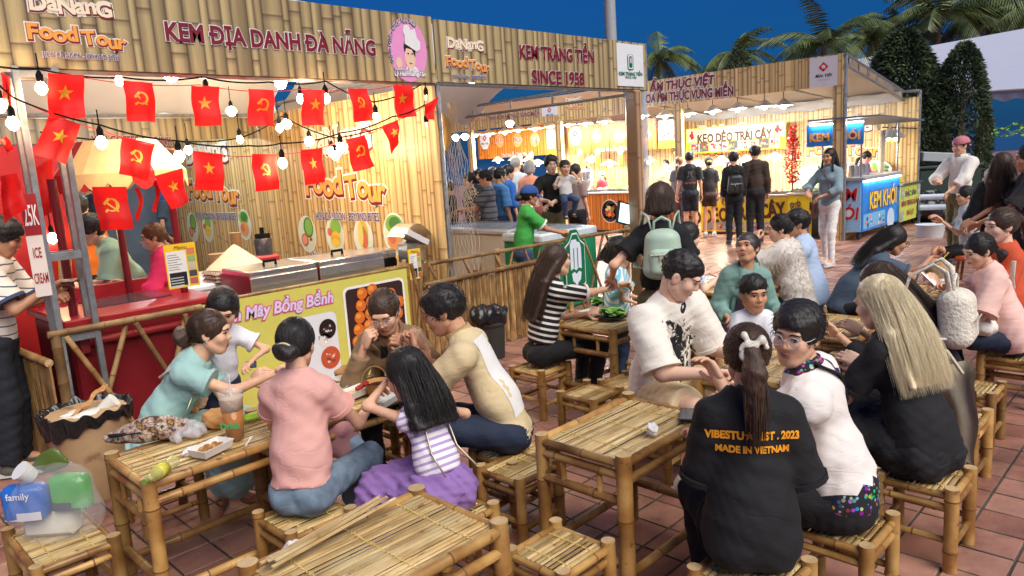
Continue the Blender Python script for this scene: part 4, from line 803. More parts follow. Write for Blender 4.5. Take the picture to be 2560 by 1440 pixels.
# green popsicle shield on the fence
gs = thing('shield_sign', 'green shield sign with white popsicle on bamboo fence', 'sign', onY(1440, 690, 4.94)*[1, 1, 0]+V3((0, 0, onY(1440, 652, 4.94)[2])))
def shield(s, d, mat, nm, th=0.):
    pts = [(-.5, -.62), (-.3, -.75), (.3, -.75), (.5, -.62), (.5, .4), (.28, .52), (.12, .72), (-.12, .72), (-.28, .52), (-.5, .4)]
    return MB().poly([(x*.36*s, d, z*.46*s) for x, z in pts], th, (0, -1, 0)).build(nm, mat, gs, smooth=False)
shield(1, 0, GREENK, 'board', .02); shield(.9, -.003, WHITE, 'border'); shield(.85, -.005, GREENK, 'field')
SP = PLAIN(srgb(214, 226, 236), .4)
def gpoly(pts, d, mat): return MB().poly([(x*.36, d, z*.46) for x, z in pts]).build('popsicle_print', mat, gs, smooth=False)
gpoly([(-.24, -.2), (-.1, -.16), (0, -.22), (.12, -.16), (.26, -.2), (.26, .3), (.2, .42), (.08, .44), (.05, .5), (-.16, .5), (-.24, .4)], -.008, SP); gpoly([(-.2, -.28), (-.08, -.24), (0, -.3), (.14, -.24), (.24, -.28), (.2, -.45), (.06, -.52), (.06, -.62), (-.04, -.62), (-.04, -.52), (-.16, -.45)], -.008, SP)
for x in (-.09, .08): gpoly([(x-.015, -.15), (x+.02, -.15), (x+.02, .3), (x-.015, .3)], -.011, GREENK)
# yellow-green takoyaki board
sb = Panel('Y', 4.97, 1.98, 3.72, .08, .915, M('board_lime', srgb(206, 200, 96), .45, var=.05), 'menu_board', None, 'lime green board with lilac lettering and orange snack photo', 'sign', .02)
cane((2.24, 4.985, .925), (3.74, 4.985, .925), .014, seed=9).build('top_cane', DM3, sb.o, loc=(-1.98, -4.97, -.08))
LILAC = PLAIN(srgb(216, 200, 232), .45)
sb.text('Bánh Mây Bồng Bềnh', (524, 815), (830, 755), (524, 783), LILAC, PLAIN(srgb(206, 90, 130)), .1, .03, shear=.2)
x0, z0 = sb.L(700, 940); x1, z1 = sb.L(838, 776); sb.rect(.66, .02, x1, z1, PLAIN(srgb(220, 222, 226), .4), r=.05)
rp = [sb.L(*q) for q in ((855, 724), (990, 690), (998, 885), (875, 905))]
sb.rect(rp[0][0], .08, 1.70, .77, PLAIN(srgb(236, 232, 226), .4), y=-.004, r=.05); sb.rect(rp[0][0]+.02, .1, 1.68, .75, PLAIN(srgb(56, 36, 34), .4), y=-.006, r=.04)
TK = [PLAIN(srgb(214, 110, 40), .4), PLAIN(srgb(232, 150, 60), .4), PLAIN(srgb(170, 66, 28), .4)]
mb = MB(); rn = random.Random(2); X0 = rp[0][0]
for r_ in range(5):
    for c_ in range(5):
        x, z = X0+.09+.1*c_+.02*r_, .32+.095*r_+.015*c_
        if x > 1.64 or z > .72: continue
        mb.poly([(x+.05*math.cos(-t), -.008-.0004*(r_*5+c_), z+.05*math.sin(-t)) for t in np.linspace(0, 2*PI, 12, endpoint=False)], mi=0); mb.poly([(x-.012+.026*math.cos(-t), -.0083-.0004*(r_*5+c_), z+.014+.02*math.sin(-t)) for t in np.linspace(0, 2*PI, 9, endpoint=False)], mi=1)
mb.build('food_photo', TK, sb.o, smooth=False)['kind'] = 'stuff'
for (px, py, c, r) in ((818, 822, srgb(40, 26, 22), .075), (826, 893, srgb(190, 84, 50), .085), (812, 850, srgb(226, 220, 210), .05), (724, 858, srgb(240, 200, 60), .04)): x, z = sb.L(px, py); sb.disc((x, z), r, r*1.05, PLAIN(c, .4), y=-.006); foodphoto(sb, x-r*.6, z-r*.6, x+r*.6, z+r*.6, [PLAIN(c, .4), PLAIN(tuple(min(1, v*1.6+.02) for v in c)), PLAIN((.6, .55, .5)), PLAIN(tuple(v*.5 for v in c))], px, 14)
sb.text('reo', (797, 848), (812, 845), (797, 838), WHITE, BLACK, .12, .02)
# ================================================================== red cart of the left stall
RED = M('cart_red', (.17, .007, .012), .35, var=.15, coat=.2, dirt=((.1, .01, .012), 6, .6)); REDB = M('cart_red_bright', (.3, .012, .016), .35, var=.15)
ca = thing('red_cart', 'glossy red ice cream cart behind the lattice fence', 'cart', (0, 0, 0))
MB().box((1.66, 5.52, .47), (.92, .84, .86), bev=.02).build('body', RED, ca); MB().box((1.66, 5.52, .93), (.98, .9, .05), bev=.01).build('counter_top', REDB, ca)
MB().tube([(1.24, 5.07, .8), (2.06, 5.07, .8)], .025, 10).build('front_rail', REDB, ca)
for x in (1.26, 2.04): MB().box((x, 5.08, .8), (.07, .08, .14), bev=.012).build('rail_bracket', RED, ca)
MB().box((1.7, 5.6, .957), (.5, .4, .012)).build('glass_hatch', M('dark_glass', (.05, .06, .07), .08), ca)
MB().box((1.66, 5.92, 1.0), (.94, .04, .1), bev=.006).build('back_lip', REDB, ca)
P1 = [onY(386, 690, 5.28), onY(290, 690, 5.9)]
for k, (x, y) in enumerate(((2.06, 5.45), (1.83, 5.9), (1.28, 5.25))): MB().tube([(x, y, .95), (x, y, 1.82)], .026, 10).build('canopy_post', RED, ca)
# scalloped canopy
CRM = M('canopy_cream', srgb(250, 214, 150), .7); mbs = MB(); cc = V3((onY(302, 420, 5.6)[0], 5.6, 0)); zc = 2.06
for k in range(18):
    a0, a1 = 2*PI*k/18, 2*PI*(k+1)/18; mi = int(k % 4 == 1)
    ring = lambda a, r, z: (cc[0]+r*math.cos(a)*.42, cc[1]+r*math.sin(a)*.42, z)
    mbs.add([ring(a0, .6, zc), ring(a1, .6, zc), ring(a1, 1, 1.84), ring(a0, 1, 1.84)], [(0, 3, 2, 1)], mi)
    n = 6; top = [ring(a0+(a1-a0)*t/n, 1, 1.84) for t in range(n+1)]; bot = [ring(a0+(a1-a0)*t/n, 1.0, 1.84-.06-.06*math.sin(PI*t/n)) for t in range(n+1)]
    mbs.add(top+bot, [(t, n+1+t, n+2+t, t+1) for t in range(n)], mi)
mbs.build('scalloped_canopy', [CRM, M('canopy_red', (.55, .01, .012), .6)], ca, smooth=False)
for k, (px, py) in enumerate(((335, 500), (378, 480))):
    p = onY(px, py-30, 5.35); MB().grid(lambda u, v: p+V3((.03*u+.02*math.sin(v*5), .01*math.sin(v*8), -.22*v)), 2, 8).build('red_ribbon', FLAG, ca, smooth=True)
sb2 = Panel('Y', 6.6, -.4, onY(168, 550, 6.6)[0], .0, 2.1, M('red_cloth', (.5, .012, .012), .7, var=.15, scale=4, bump=.3, bscale=6), 'red_curtain', None, 'red cloth curtain hanging at the left of the stall', 'curtain')
cl = thing('drinks_fridge', 'dark maroon drinks fridge with white script lettering', 'fridge', (.85, 6.3, 0)); MB().box((0, 0, .55), (.5, .3, 1.1), bev=.02).build('cabinet', PLAIN(srgb(62, 20, 24), .35), cl); lettering('Cola', cl, -.02, .8, .26, [(.006, WHITE)], y=-.155, shear=.35)
# white freezer, steel griddles and goods behind the board
wf = thing('chest_freezer', 'small white freezer behind the menu card in left stall', 'freezer', (2.62, 6.15, 0)); MB().box((0, 0, .44), (.75, .6, .88), bev=.015).build('cabinet', M('white_enamel', (.74, .76, .77), .3, var=.03), wf); MB().box((0, 0, .905), (.77, .62, .05), bev=.012).build('lid', M('white_enamel'), wf)
for k, (x0, x1, lab) in enumerate(((2.42, 2.98, 'left stainless griddle with lid handle behind lime board'), (3.0, 3.62, 'right stainless griddle with lid handle behind lime board'))):
    g = thing('steel_griddle', lab, 'griddle', ((x0+x1)/2, 5.38, .88), 0, 'stainless griddles behind the lime board'); w = x1-x0
    MB().box((0, 0, .07), (w, .5, .14), bev=.006).build('body', STEELW, g); MB().box((0, 0, .165), (w-.01, .49, .045), bev=.008).build('lid', STEELW, g)
    MB().tube([(-.05, -.02, .19), (-.05, -.02, .225), (.05, -.02, .225), (.05, -.02, .19)], .012, 8).build('handle', M('black_rubber'), g)
    MB().box((-w/2-.003, 0, .08), (.006, .49, .14)).build('side_panel', RED, g)
tb = thing('work_table', 'steel topped work table under the griddles', 'table', (3.05, 5.4, 0)); MB().box((0, 0, .85), (1.4, .6, .05)).build('table_top', STEELW, tb)
for sx in (-1, 1):
    for sy in (-1, 1): MB().box((sx*.66, sy*.27, .41), (.04, .04, .82)).build('leg', STEEL, tb)
wp = thing('waffle_press', 'low stainless sandwich press on the work table', 'press', (3.78, 5.62, .86)); MB().box((0, 0, .05), (.42, .34, .07), bev=.01).build('base', M('black_rubber'), wp); MB().box((0, 0, .13), (.42, .34, .09), bev=.015).build('lid', STEELW, wp); MB().tube([(-.12, -.19, .12), (-.12, -.26, .15), (.12, -.26, .15), (.12, -.19, .12)], .01, 6).build('handle', STEEL, wp)
shf = thing('goods_table', 'table with cups and baskets against the bamboo wall', 'table', (3.3, 7.0, 0)); MB().box((0, 0, .83), (1.5, .8, .05)).build('table_top', M('counter_top'), shf)
for sx in (-1, 1):
    for sy in (-1, 1): MB().box((sx*.68, sy*.34, .4), (.05, .05, .8)).build('leg', DRY, shf)
def stack(px, py, Y, n, r, label, mat, hh=.03, taper=.7):
    p = onY(px, py, Y); s = thing('cup_stack', label, 'cups', (p[0], p[1], .86), 0, 'stacks of paper cups and bowls')
    for k in range(n): MB().lathe([(r*taper, .0+k*hh), (r, hh*2.6+k*hh), (r*1.05, hh*2.7+k*hh), (r*.97, hh*2.6+k*hh)], n=16).build('cup', mat, s)
KR = M('kraft_paper', (.46, .3, .15), .7, var=.08)
stack(595, 640, 6.75, 16, .055, 'tall stack of brown paper cups by the wall', KR, .022); stack(548, 640, 6.75, 9, .09, 'stack of brown paper bowls by the wall', KR, .02, .8)
hat = thing('conical_hat', 'straw conical hat lying on the goods table', 'hat', (onY(588, 640, 6.0)[0], 6.0, 1.02)); MB().lathe([(0, .19), (.02, .18), (.24, .0), (.235, -.004), (.015, .165)], n=28).build('straw_cone', M('straw', (.7, .56, .36), .7, bump=.4, bscale=60), hat)
eg = thing('egg_tray', 'grey brown egg trays with limes on top', 'egg tray', (onY(575, 690, 5.9)[0], 5.95, .935)); mb = MB()
for z in (0, .03, .06):
    for i in range(8):
        for j in range(6): mb.add([(-.14+i*.04-.02, -.12+j*.045-.022, z), (-.14+i*.04+.02, -.12+j*.045-.022, z), (-.14+i*.04+.02, -.12+j*.045+.022, z), (-.14+i*.04-.02, -.12+j*.045+.022, z), (-.14+i*.04, -.12+j*.045, z+.028)], [(0, 1, 4), (1, 2, 4), (2, 3, 4), (3, 0, 4)])
mb.build('moulded_tray', M('pulp', (.34, .27, .2), .9), eg, smooth=False)['kind'] = 'stuff'
for k in range(2):
    l_ = thing('lime', ('left', 'right')[k]+' green lime lying on the egg trays', 'lime', (eg.location[0]-.02+.06*k, 5.9, 1.045)); MB().ball((0, 0, 0), (.025, .025, .022), 10, 8).build('fruit', M('lime_skin', (.2, .4, .05), .4), l_, smooth=True)
bl = thing('juicer', 'red base juicer machine beside the cup stack', 'juicer', (onY(662, 640, 6.6)[0], 6.6, .86)); MB().box((0, 0, .08), (.22, .2, .16), bev=.02).build('base', M('juicer_red', (.4, .02, .03), .35), bl); MB().lathe([(.08, .16), (.085, .3), (.07, .32)], n=16).build('jar', M('smoked_plastic', (.05, .05, .06), .15, alpha=.8), bl); MB().lathe([(.07, .32), (.07, .36), (.02, .36), (.02, .42)], n=14).build('lid', M('black_rubber'), bl)
sc_ = thing('payment_scale', 'grey cased ordering machine leaning at the wall end', 'machine', (onY(1035, 640, 5.3)[0]-.02, 5.3, .9)); MB().box((0, 0, .1), (.2, .18, .2), bev=.02).build('base', STEELW, sc_)
MB().grid(lambda u, v: (-.17+.34*u, -.12+.24*v, .2+.16*math.sin(u*PI*.85+.35)), 12, 2).build('hood', STEELW, sc_, smooth=True); MB().box((-.03, -.05, .24), (.26, .2, .05), M3=Matrix.Rotation(.5, 3, 'Y')).build('screen_case', PLAIN((.6, .6, .6)), sc_)
def menu_card(px, py, Y, w, h, label, tilt=0.):
    p = onY(px, py, Y); P = Panel('Y', Y, p[0]-w/2, p[0]+w/2, p[2]-h/2, p[2]+h/2, PLAIN(srgb(236, 196, 40), .4), 'menu_card', None, label, 'menu', .006, 'yellow menu cards'); P.o.rotation_euler = (0, tilt, 0)
    P.rect(.008, .01, w*.66, h*.84, PLAIN(srgb(226, 226, 220), .4), y=-.001); P.rect(.015, .015, w*.62, h*.36, BLACK, y=-.002)
    lettering('Menu', P.o, w*.5, h*.87, h*.13, [(.0, BLACK)], y=-.002, shear=.25)
    for k in range(7): P.rect(.014, h*(.42+.055*k), w*(.35+.25*random.random()), h*(.435+.055*k), PLAIN((.2, .18, .18)), y=-.002, name='print_line')
    for k in range(4): P.rect(.02, h*(.05+.06*k), w*.5, h*(.07+.06*k), PLAIN((.6, .6, .55)), y=-.003, name='print_line')
    for k in range(5): P.rect(w*.7, h*(.06+.17*k), w*.95, h*(.2+.17*k), PLAIN([(.4, .1, .1), (.05, .05, .06), (.5, .45, .4), (.25, .4, .15), (.6, .2, .1)][k]), y=-.002)
menu_card(455, 664, 5.08, .21, .3, 'yellow menu card standing on the red cart counter'); menu_card(1038, 660, 4.99, .13, .26, 'yellow menu card on the fence beside the payment machine'); menu_card(157, 688, 5.35, .075, .32, 'narrow yellow menu card seen between the truss tubes', .1)
for k, (px, py, c, lab) in enumerate(((278, 716, (.3, .1, .03), 'plastic cup of brown iced tea on red cart'), (318, 712, (.3, .36, .06), 'plastic cup of green iced drink on red cart'))):
    p = G(px, py, .957); o = thing('drink_cup', lab, 'drink', (p[0], p[1], .957)); MB().lathe([(.032, .001), (.042, .1), (.041, .1), (.03, .003)], n=16).build('drink', M('drink%d' % k, c, .2), o, smooth=True); MB().lathe([(.034, 0), (.046, .125), (.048, .13), (.04, .165), (.012, .185), (0, .185)], n=18).build('cup', M('clear_cup', (.85, .87, .88), .08, alpha=.13), o, smooth=True); MB().ball((0, -.041, .06), (.014, .004, .014), 10, 6).build('sticker', YELLOW, o)
tub = thing('plastic_tub', 'clear plastic tub of pale sweets on red cart', 'tub', tuple(G(412, 690, .957))); MB().lathe([(.055, 0), (.075, .1), (.078, .1), (.06, .004)], n=18).build('tub', M('clear_cup'), tub, smooth=True); MB().ball((0, 0, .03), (.05, .05, .03), 12, 6).build('sweets', M('pink_sweet', (.6, .4, .36), .6, bump=.8, bscale=50), tub)
# chest freezers of the second stall
f_ = thing('chest_freezer', 'long cream chest freezer with sliding glass top', 'freezer', (0, 0, 0)); 
a = onX(1118, 640, 6.35); MB().box((6.6, 6.95, .44), (.7, 1.4, .88), bev=.03).build('cabinet', M('cream_enamel', (.66, .63, .56), .35, var=.04), f_); MB().box((6.6, 6.95, .9), (.74, 1.44, .07), bev=.02).build('rim', M('grey_plastic', (.5, .5, .5), .4), f_)
MB().grid(lambda u, v: (6.31+.58*u, 6.28+1.34*v, .945+.05*math.sin(PI*u)), 8, 2).build('glass_lid', M('freezer_glass', (.35, .42, .45), .06, alpha=.6), f_, smooth=True)
f2_ = thing('chest_freezer', 'green chest freezer with white band at the lattice fence', 'freezer', (0, 0, 0))
MB().box((6.5, 5.8, .42), (1.0, .6, .82), bev=.02).build('cabinet', M('green_enamel', (.01, .24, .11), .3, var=.05), f2_); MB().box((6.5, 5.8, .875), (1.03, .63, .1), bev=.02).build('rim', M('pale_plastic', (.55, .62, .66), .35), f2_)
MB().grid(lambda u, v: (6.05+.9*u, 5.55+.5*v, .928+.06*math.sin(PI*u)), 8, 2).build('glass_lid', M('freezer_glass'), f2_, smooth=True)
lb = thing('freezer_panel', 'pale green poster board with shield print right of the freezer', 'board', (7.0, 5.2, 0)); MB().box((0, 0, .42), (.34, .02, .78)).build('board', PLAIN(srgb(120, 160, 110), .4), lb); MB().poly([(-.1, -.013, .5), (.1, -.013, .5), (.12, -.013, .66), (0, -.013, .74), (-.12, -.013, .66)]).build('print', PLAIN(srgb(190, 200, 150), .4), lb, smooth=False)
mo = thing('monitor', 'black framed touch screen standing at the fence end', 'monitor', onY(1572, 540, 5.15)); mo.location = tuple(onY(1565, 535, 5.15))
MB().box((0, 0, 0), (.34, .03, .26), M3=Matrix.Rotation(.25, 3, 'Y')).build('case', M('black_plastic', (.02, .02, .022), .4), mo); MB().box((0, -.016, 0), (.3, .004, .22), M3=Matrix.Rotation(.25, 3, 'Y')).build('screen', EM('screen_blue', (.35, .75, .85), .8), mo)
MB().tube([(0, .02, -.1), (0, .05, -.35), (0, .05, -.75)], .02, 8).build('stand', M('black_plastic'), mo)
# fishing net with traps hanging beside the partition
net = thing('fishing_net', 'pale fishing net decoration with bamboo fish traps', 'net', (0, 0, 0)); mb = MB(); NET = M('net_cord', (.6, .52, .4), .8)
c0 = onX(1130, 300, 4.9); Yn = c0[1]
for i in range(9):
    for s in (-1, 1):
        P = []
        for k in range(22):
            t = k/21; y = (i/8-.5)+s*.16*(t*9 % 2 if (t*9 % 2) < 1 else 2-(t*9 % 2)); wdt = .12+.42*t
            P.append((4.9+.015*math.sin(k+i), Yn+y*wdt, 2.36-1.75*t))
        mb.tube(P, .0022, 3, caps=False)
mb.build('mesh_cord', NET, net)['kind'] = 'stuff'
tr = MB(); p = onX(1112, 335, 4.85)
tr.lathe([(.005, .2), (.05, .15), (.075, .05), (.06, -.08), (.02, -.16)], p, n=14); tr.build('fish_trap', M('trap_cane', (.55, .36, .12), .6, bump=1., bscale=50), net)
tr = MB(); p = onX(1104, 372, 4.85); tr.lathe([(.01, .12), (.05, .08), (.06, -.02), (.02, -.1)], p, n=14); tr.build('gourd', M('gourd_brown', (.4, .2, .08), .5), net)
# KEM KHÓI smoke ice cream cart and snack cart at the right
kc = thing('ice_cream_cart', 'sky blue wheeled ice cream cart with yellow letters and small roof', 'cart', (0, 0, 0)); YC = 4.62; x0 = onY(2155, 560, YC)[0]; x1 = onY(2246, 540, YC)[0]
SKYB = M('cart_sky_print', srgb(40, 130, 214), .35, var=.35, scale=5); zb, zt = onY(2155, 580, YC)[2], onY(2155, 452, YC)[2]
pk = Panel('Y', YC, x0, x1, zb, zt, SKYB, 'front_panel', kc, thick=.02); pk.text('KEM KHÓI', (2172, 523), (2238, 506), (2172, 480), PLAIN(srgb(246, 206, 70)), PLAIN(srgb(120, 40, 20)), .06, .025)
xx, zz = pk.L(2226, 545); pk.disc((xx, zz), .2, .2, PLAIN(srgb(190, 210, 226))); foodphoto(pk, .05, .04, pk.w*.6, pk.h*.33, [PLAIN(srgb(120, 180, 220)), PLAIN((.8, .8, .8)), PLAIN(srgb(236, 150, 120)), PLAIN(srgb(120, 190, 150)), PLAIN(srgb(60, 90, 160))], 5, 26)
ps = Panel('X', x0-.02, YC+.75, YC+.02, zb, zt, PLAIN(srgb(150, 200, 236), .35), 'side_panel', kc, thick=.02); lettering('KEM', ps.o, ps.w*.55, ps.h*.62, ps.h*.34, [(.012, WHITE), (.006, REDP)], y=-.004, shear=.12, sx=.9); lettering('KHÓI', ps.o, ps.w*.5, ps.h*.25, ps.h*.34, [(.012, WHITE), (.006, REDP)], y=-.004, shear=.12, sx=.9)
xm = (x0+x1)/2; MB().box((xm, YC+.38, (zb+zt)/2), (x1-x0-.03, .7, zt-zb-.02)).build('carcass', STEELW, kc); MB().box((xm, YC+.36, zt+.03), (x1-x0+.1, .82, .06), bev=.008).build('counter_top', M('stone_top', (.4, .4, .4), .5, var=.3, scale=60), kc)
for sx in (x0+.02, x1-.02):
    for sy in (YC+.04, YC+.7): MB().tube([(sx, sy, zt), (sx, sy, onX(2150, 305, 13.7)[2])], .018, 8).build('roof_post', STEELW, kc)
zr = onX(2150, 305, 13.7)[2]; zs = onX(2150, 360, 13.7)[2]
MB().box((xm+.1, YC+.3, zr+.03), (x1-x0+.5, 1.2, .03), M3=Matrix.Rotation(.04, 3, 'Y')).build('roof', PLAIN((.12, .14, .18), .5), kc)
pt_ = Panel('X', x0+.0, YC+.98, YC+.0, zs, zr, SKYB, 'top_sign', kc, thick=.02); lettering('KEM KHÓI', pt_.o, pt_.w*.5, pt_.h*.25, pt_.h*.5, [(.014, WHITE), (.01, PLAIN(srgb(150, 40, 20))), (.004, PLAIN(srgb(250, 190, 110)))], y=-.004, sx=pt_.w/(pt_.h*2.6))
MB().box((xm, YC-.02, zt-.02), (x1-x0-.05, .03, .02)).build('light_strip', EM('strip_cool', (.8, .92, 1), 14), kc); MB().box((x0-.04, YC+.45, zr-.0), (.03, .9, .02)).build('light_strip', EM('strip_cool', (.8, .92, 1), 14), kc)
for sx in (x0+.1, x1-.1):
    for sy in (YC+.08, YC+.65): MB().lathe([(.03, -.02), (.075, -.02), (.08, -.012), (.08, .012), (.075, .02), (.03, .02)], n=18).build('wheel', M('tyre', (.03, .03, .03), .7), kc, loc=(sx, sy, .085), rot=(PI/2, 0, 0)); MB().box((sx, sy, (zb+.13)/2+.06), (.03, .03, zb-.1)).build('castor', STEEL, kc)
for k, (dx, c, h) in enumerate(((.25, (.35, .36, .36), .2), (.75, (.42, .42, .43), .2))): MB().lathe([(.1, 0), (.1, h), (.09, h)], n=16).build('steel_pot', STEELW, kc, loc=(x0+dx, YC+.25, zt+.06))
cupst = thing('cone_stack', 'tall stack of pale ice cream cups on cart', 'cups', (x1-.25, YC+.25, zt+.06))
for k in range(14): MB().lathe([(.04, .055*k), (.065, .055*k+.07), (.06, .055*k+.07)], n=12).build('cup', M('wafer', (.7, .62, .46), .6), cupst)
sc2 = thing('snack_cart', 'lime green wheeled snack cart with three lines of lettering', 'cart', (0, 0, 0)); XA, XB = onY(2249, 540, YC-.05)[0]+.03, onY(2299, 520, YC-.05)[0]; zb2, zt2 = onY(2275, 548, YC-.05)[2], onY(2275, 460, YC-.05)[2]
pq = Panel('Y', YC-.05, XA, XB, zb2, zt2, PLAIN(srgb(196, 206, 90), .4), 'front_panel', sc2); W_, H_ = pq.w, pq.h
for s_, z_, c_, wd in (('ĐẶC SẢN', .68, NAVY, .55), ('BÁNH TRÁNG NƯỚNG', .42, PLAIN(srgb(140, 30, 60)), .9), ('ĐÀ LẠT', .14, PLAIN(srgb(140, 30, 60)), .36)):
    P_, F_ = glyphs(s_, .2*H_, 0, 0, 1, 'CENTER'); lettering(s_, pq.o, W_*.5, H_*z_, .2*H_, [(.004, c_)], y=-.004, sx=wd*W_/(P_[:, 0].max()-P_[:, 0].min()))
for x_, z_ in ((.0, .62), (.82, .68), (0, .02), (.82, .05)): foodphoto(pq, W_*x_+.01, H_*z_, W_*x_+W_*.17, H_*z_+H_*.28, [PLAIN((.4, .42, .4)), PLAIN((.55, .5, .45)), PLAIN((.3, .25, .2)), PLAIN((.6, .6, .58))], int(x_*9+z_*50), 10)
MB().box(((XA+XB)/2, YC+.28, (zb2+zt2)/2), (W_-.02, .6, H_-.02)).build('carcass', STEELW, sc2); MB().box(((XA+XB)/2, YC+.26, zt2+.02), (W_+.04, .7, .03)).build('counter_top', STEELW, sc2)
for sx in (XA+.1, XB-.12): MB().lathe([(.03, -.025), (.105, -.025), (.11, -.015), (.11, .015), (.105, .025), (.03, .025)], n=18).build('wheel', M('tyre'), sc2, loc=(sx, YC+.02, .11), rot=(PI/2, 0, 0)); MB().box((sx, YC+.02, (zb2+.11)/2+.03), (.03, .04, zb2-.08)).build('castor', STEEL, sc2)
MB().lathe([(.12, 0), (.14, .1), (.1, .18), (.0, .2)], n=16).build('yellow_basket', M('basket_yellow', (.7, .55, .05), .5), sc2, loc=((XA+XB)/2-.1, YC+.2, zt2+.04)); MB().box(((XA+XB)/2+.4, YC+.25, zt2+.12), (.7, .03, .02)).build('rail', STEEL, sc2)
bowl = thing('salad_bowl_sign', 'round cut out picture of noodle salad behind cart', 'sign', (16.1, 5.35, .9))
pbw = [(0, .32*math.cos(a), .2+.2*math.sin(a)) for a in np.linspace(0, 2*PI, 24, endpoint=False)]; MB().poly(pbw, .02, (-1, 0, 0)).build('board', WHITE, bowl, smooth=False); 
mb = MB(); rn = random.Random(3)
for k in range(24): a = rn.uniform(0, 6.28); r = rn.random()**.5*.8; mb.poly([(-.004-.0004*k, .32*r*math.cos(a)+.05*math.cos(t), .2+.2*r*math.sin(a)+.035*math.sin(t)) for t in np.linspace(0, 2*PI, 8, endpoint=False)], mi=k % 4)
mb.build('food_photo', [LEAFP, FOODG, FOODR, FOODY], bowl, smooth=False)['kind'] = 'stuff'
# shade lamps and corn at the end wall
br = thing('lamp_bracket', 'dark rail with two grey cone lamps and corn bundles', 'bracket', (0, 0, 0)); a, b = onX(2205, 318, 15.7), onX(2292, 321, 15.7); MB().tube([a, b], .012, 6).build('rail', BLACK, br)
for px, py in ((2222, 345), (2240, 345)):
    p = onX(px, py, 15.7); MB().lathe([(.012, .2), (.03, .18), (.17, .0), (.16, .0), (.02, .17)], n=18).build('shade', M('grey_shade', (.3, .3, .3), .5), br, loc=p); MB().ball(p+V3((0, 0, -.01)), (.035, .035, .05), 10, 8).build('bulb', WARM, br, smooth=True); MB().tube([p+V3((0, 0, .2)), p+V3((0, 0, .36))], .008, 5).build('cord', BLACK, br)
for px in (2196, 2226, 2246): p = onX(px, 335, 15.72); MB().lathe([(.0, -.2), (.035, -.15), (.04, 0), (.025, .06)], p, n=10).lathe([(.03, .06), (.06, .2), (.045, .24), (.02, .1)], p, n=8, mi=1).build('corn_cob', [M('corn', (.62, .38, .04), .5), M('husk', (.55, .48, .3), .8)], br)
for k, (px, py, X) in enumerate(((1450, 385, 14.6), (1494, 385, 14.6), (1551, 384, 14.6), (1693, 388, 14.6), (1300, 398, 14.9), (1328, 394, 14.9))):
    cbn = thing('corn_bundle', ('first', 'second', 'third', 'fourth', 'fifth', 'sixth')[k]+' corn cob bundle hanging from the name boards', 'corn', onX(px, py, X), 0, 'corn bundles over the counters')
    for j in range(3): MB().lathe([(.0, -.3), (.035, -.25), (.04, -.08), (.025, -.02)], ((j-1)*.05, (j-1)*.06, -.02*j), n=8).build('cob', M('corn'), cbn)
    MB().lathe([(.05, -.04), (.08, .06), (.04, .12), (.0, .13)], n=8).build('husk', M('husk'), cbn)
# ================================================================== figures: smooth implicit bodies turned into meshes
def surf_nets(D, org, h):
    """isosurface of D (negative inside) on a regular grid"""
    nx, ny, nz = D.shape; S = D < 0
    c = np.zeros((nx-1, ny-1, nz-1), np.int8)
    for dx in (0, 1):
        for dy in (0, 1):
            for dz in (0, 1): c += S[dx:nx-1+dx, dy:ny-1+dy, dz:nz-1+dz]
    act = (c > 0) & (c < 8); idx = np.full(act.shape, -1, np.int64); I = np.argwhere(act)
    if not len(I): return np.zeros((0, 3)), np.zeros((0, 4), int)
    idx[act] = np.arange(len(I)); acc = np.zeros((len(I), 3)); cnt = np.zeros(len(I))
    cor = [(a, b, d) for a in (0, 1) for b in (0, 1) for d in (0, 1)]
    val = {q: D[I[:, 0]+q[0], I[:, 1]+q[1], I[:, 2]+q[2]] for q in cor}
    for a in cor:
        for ax in range(3):
            if a[ax] == 0:
                b = list(a); b[ax] = 1; b = tuple(b); va, vb = val[a], val[b]; m = (va < 0) != (vb < 0)
                t = va[m]/(va[m]-vb[m]); p = np.zeros((m.sum(), 3)); p += a; p[:, ax] = t; acc[m] += p; cnt[m] += 1
    V = (I+acc/cnt[:, None])*h+org; F = []
    for ax in range(3):
        s0 = [slice(0, -1)]*3; s0 = [slice(None)]*3; s1 = [slice(None)]*3; s0[ax] = slice(0, -1); s1[ax] = slice(1, None)
        A, B = S[tuple(s0)], S[tuple(s1)]; E = np.argwhere(A != B); o1, o2 = [(1, 2), (2, 0), (0, 1)][ax]
        E = E[(E[:, o1] > 0) & (E[:, o2] > 0) & (E[:, o1] < D.shape[o1]-1) & (E[:, o2] < D.shape[o2]-1)]
        if not len(E): continue
        q = [];
        for (a, b) in ((-1, -1), (0, -1), (0, 0), (-1, 0)):
            e = E.copy(); e[:, o1] += a; e[:, o2] += b; q.append(idx[e[:, 0], e[:, 1], e[:, 2]])
        q = np.stack(q, 1); ins = A[E[:, 0], E[:, 1], E[:, 2]]; q[~ins] = q[~ins][:, ::-1]; F.append(q)
    return V, np.vstack(F)
def smin(a, b, k):
    if k <= 0: return np.minimum(a, b)
    h = np.clip(.5+.5*(b-a)/k, 0, 1); return b+(a-b)*h-k*h*(1-h)
def sdf(q, P):
    t = q[0]; q = tuple(x.astype(np.float32) if isinstance(x, np.ndarray) else x for x in q)
    if t == 'c':
        a, b, ra, rb = q[1], q[2], q[3], q[4]; ab = b-a; L = ab@ab+1e-12; h = np.clip(((P-a)@ab)/L, 0, 1); d = P-a-h[..., None]*ab; return np.sqrt((d*d).sum(-1))-(ra+(rb-ra)*h)
    if t == 'e':
        c, r, R = q[1], q[2], q[3]; p = P-c
        if R is not None: p = p @ R
        k0 = np.sqrt(((p/r)**2).sum(-1))+1e-9; k1 = np.sqrt(((p/(r*r))**2).sum(-1))+1e-9; return k0*(k0-1)/k1
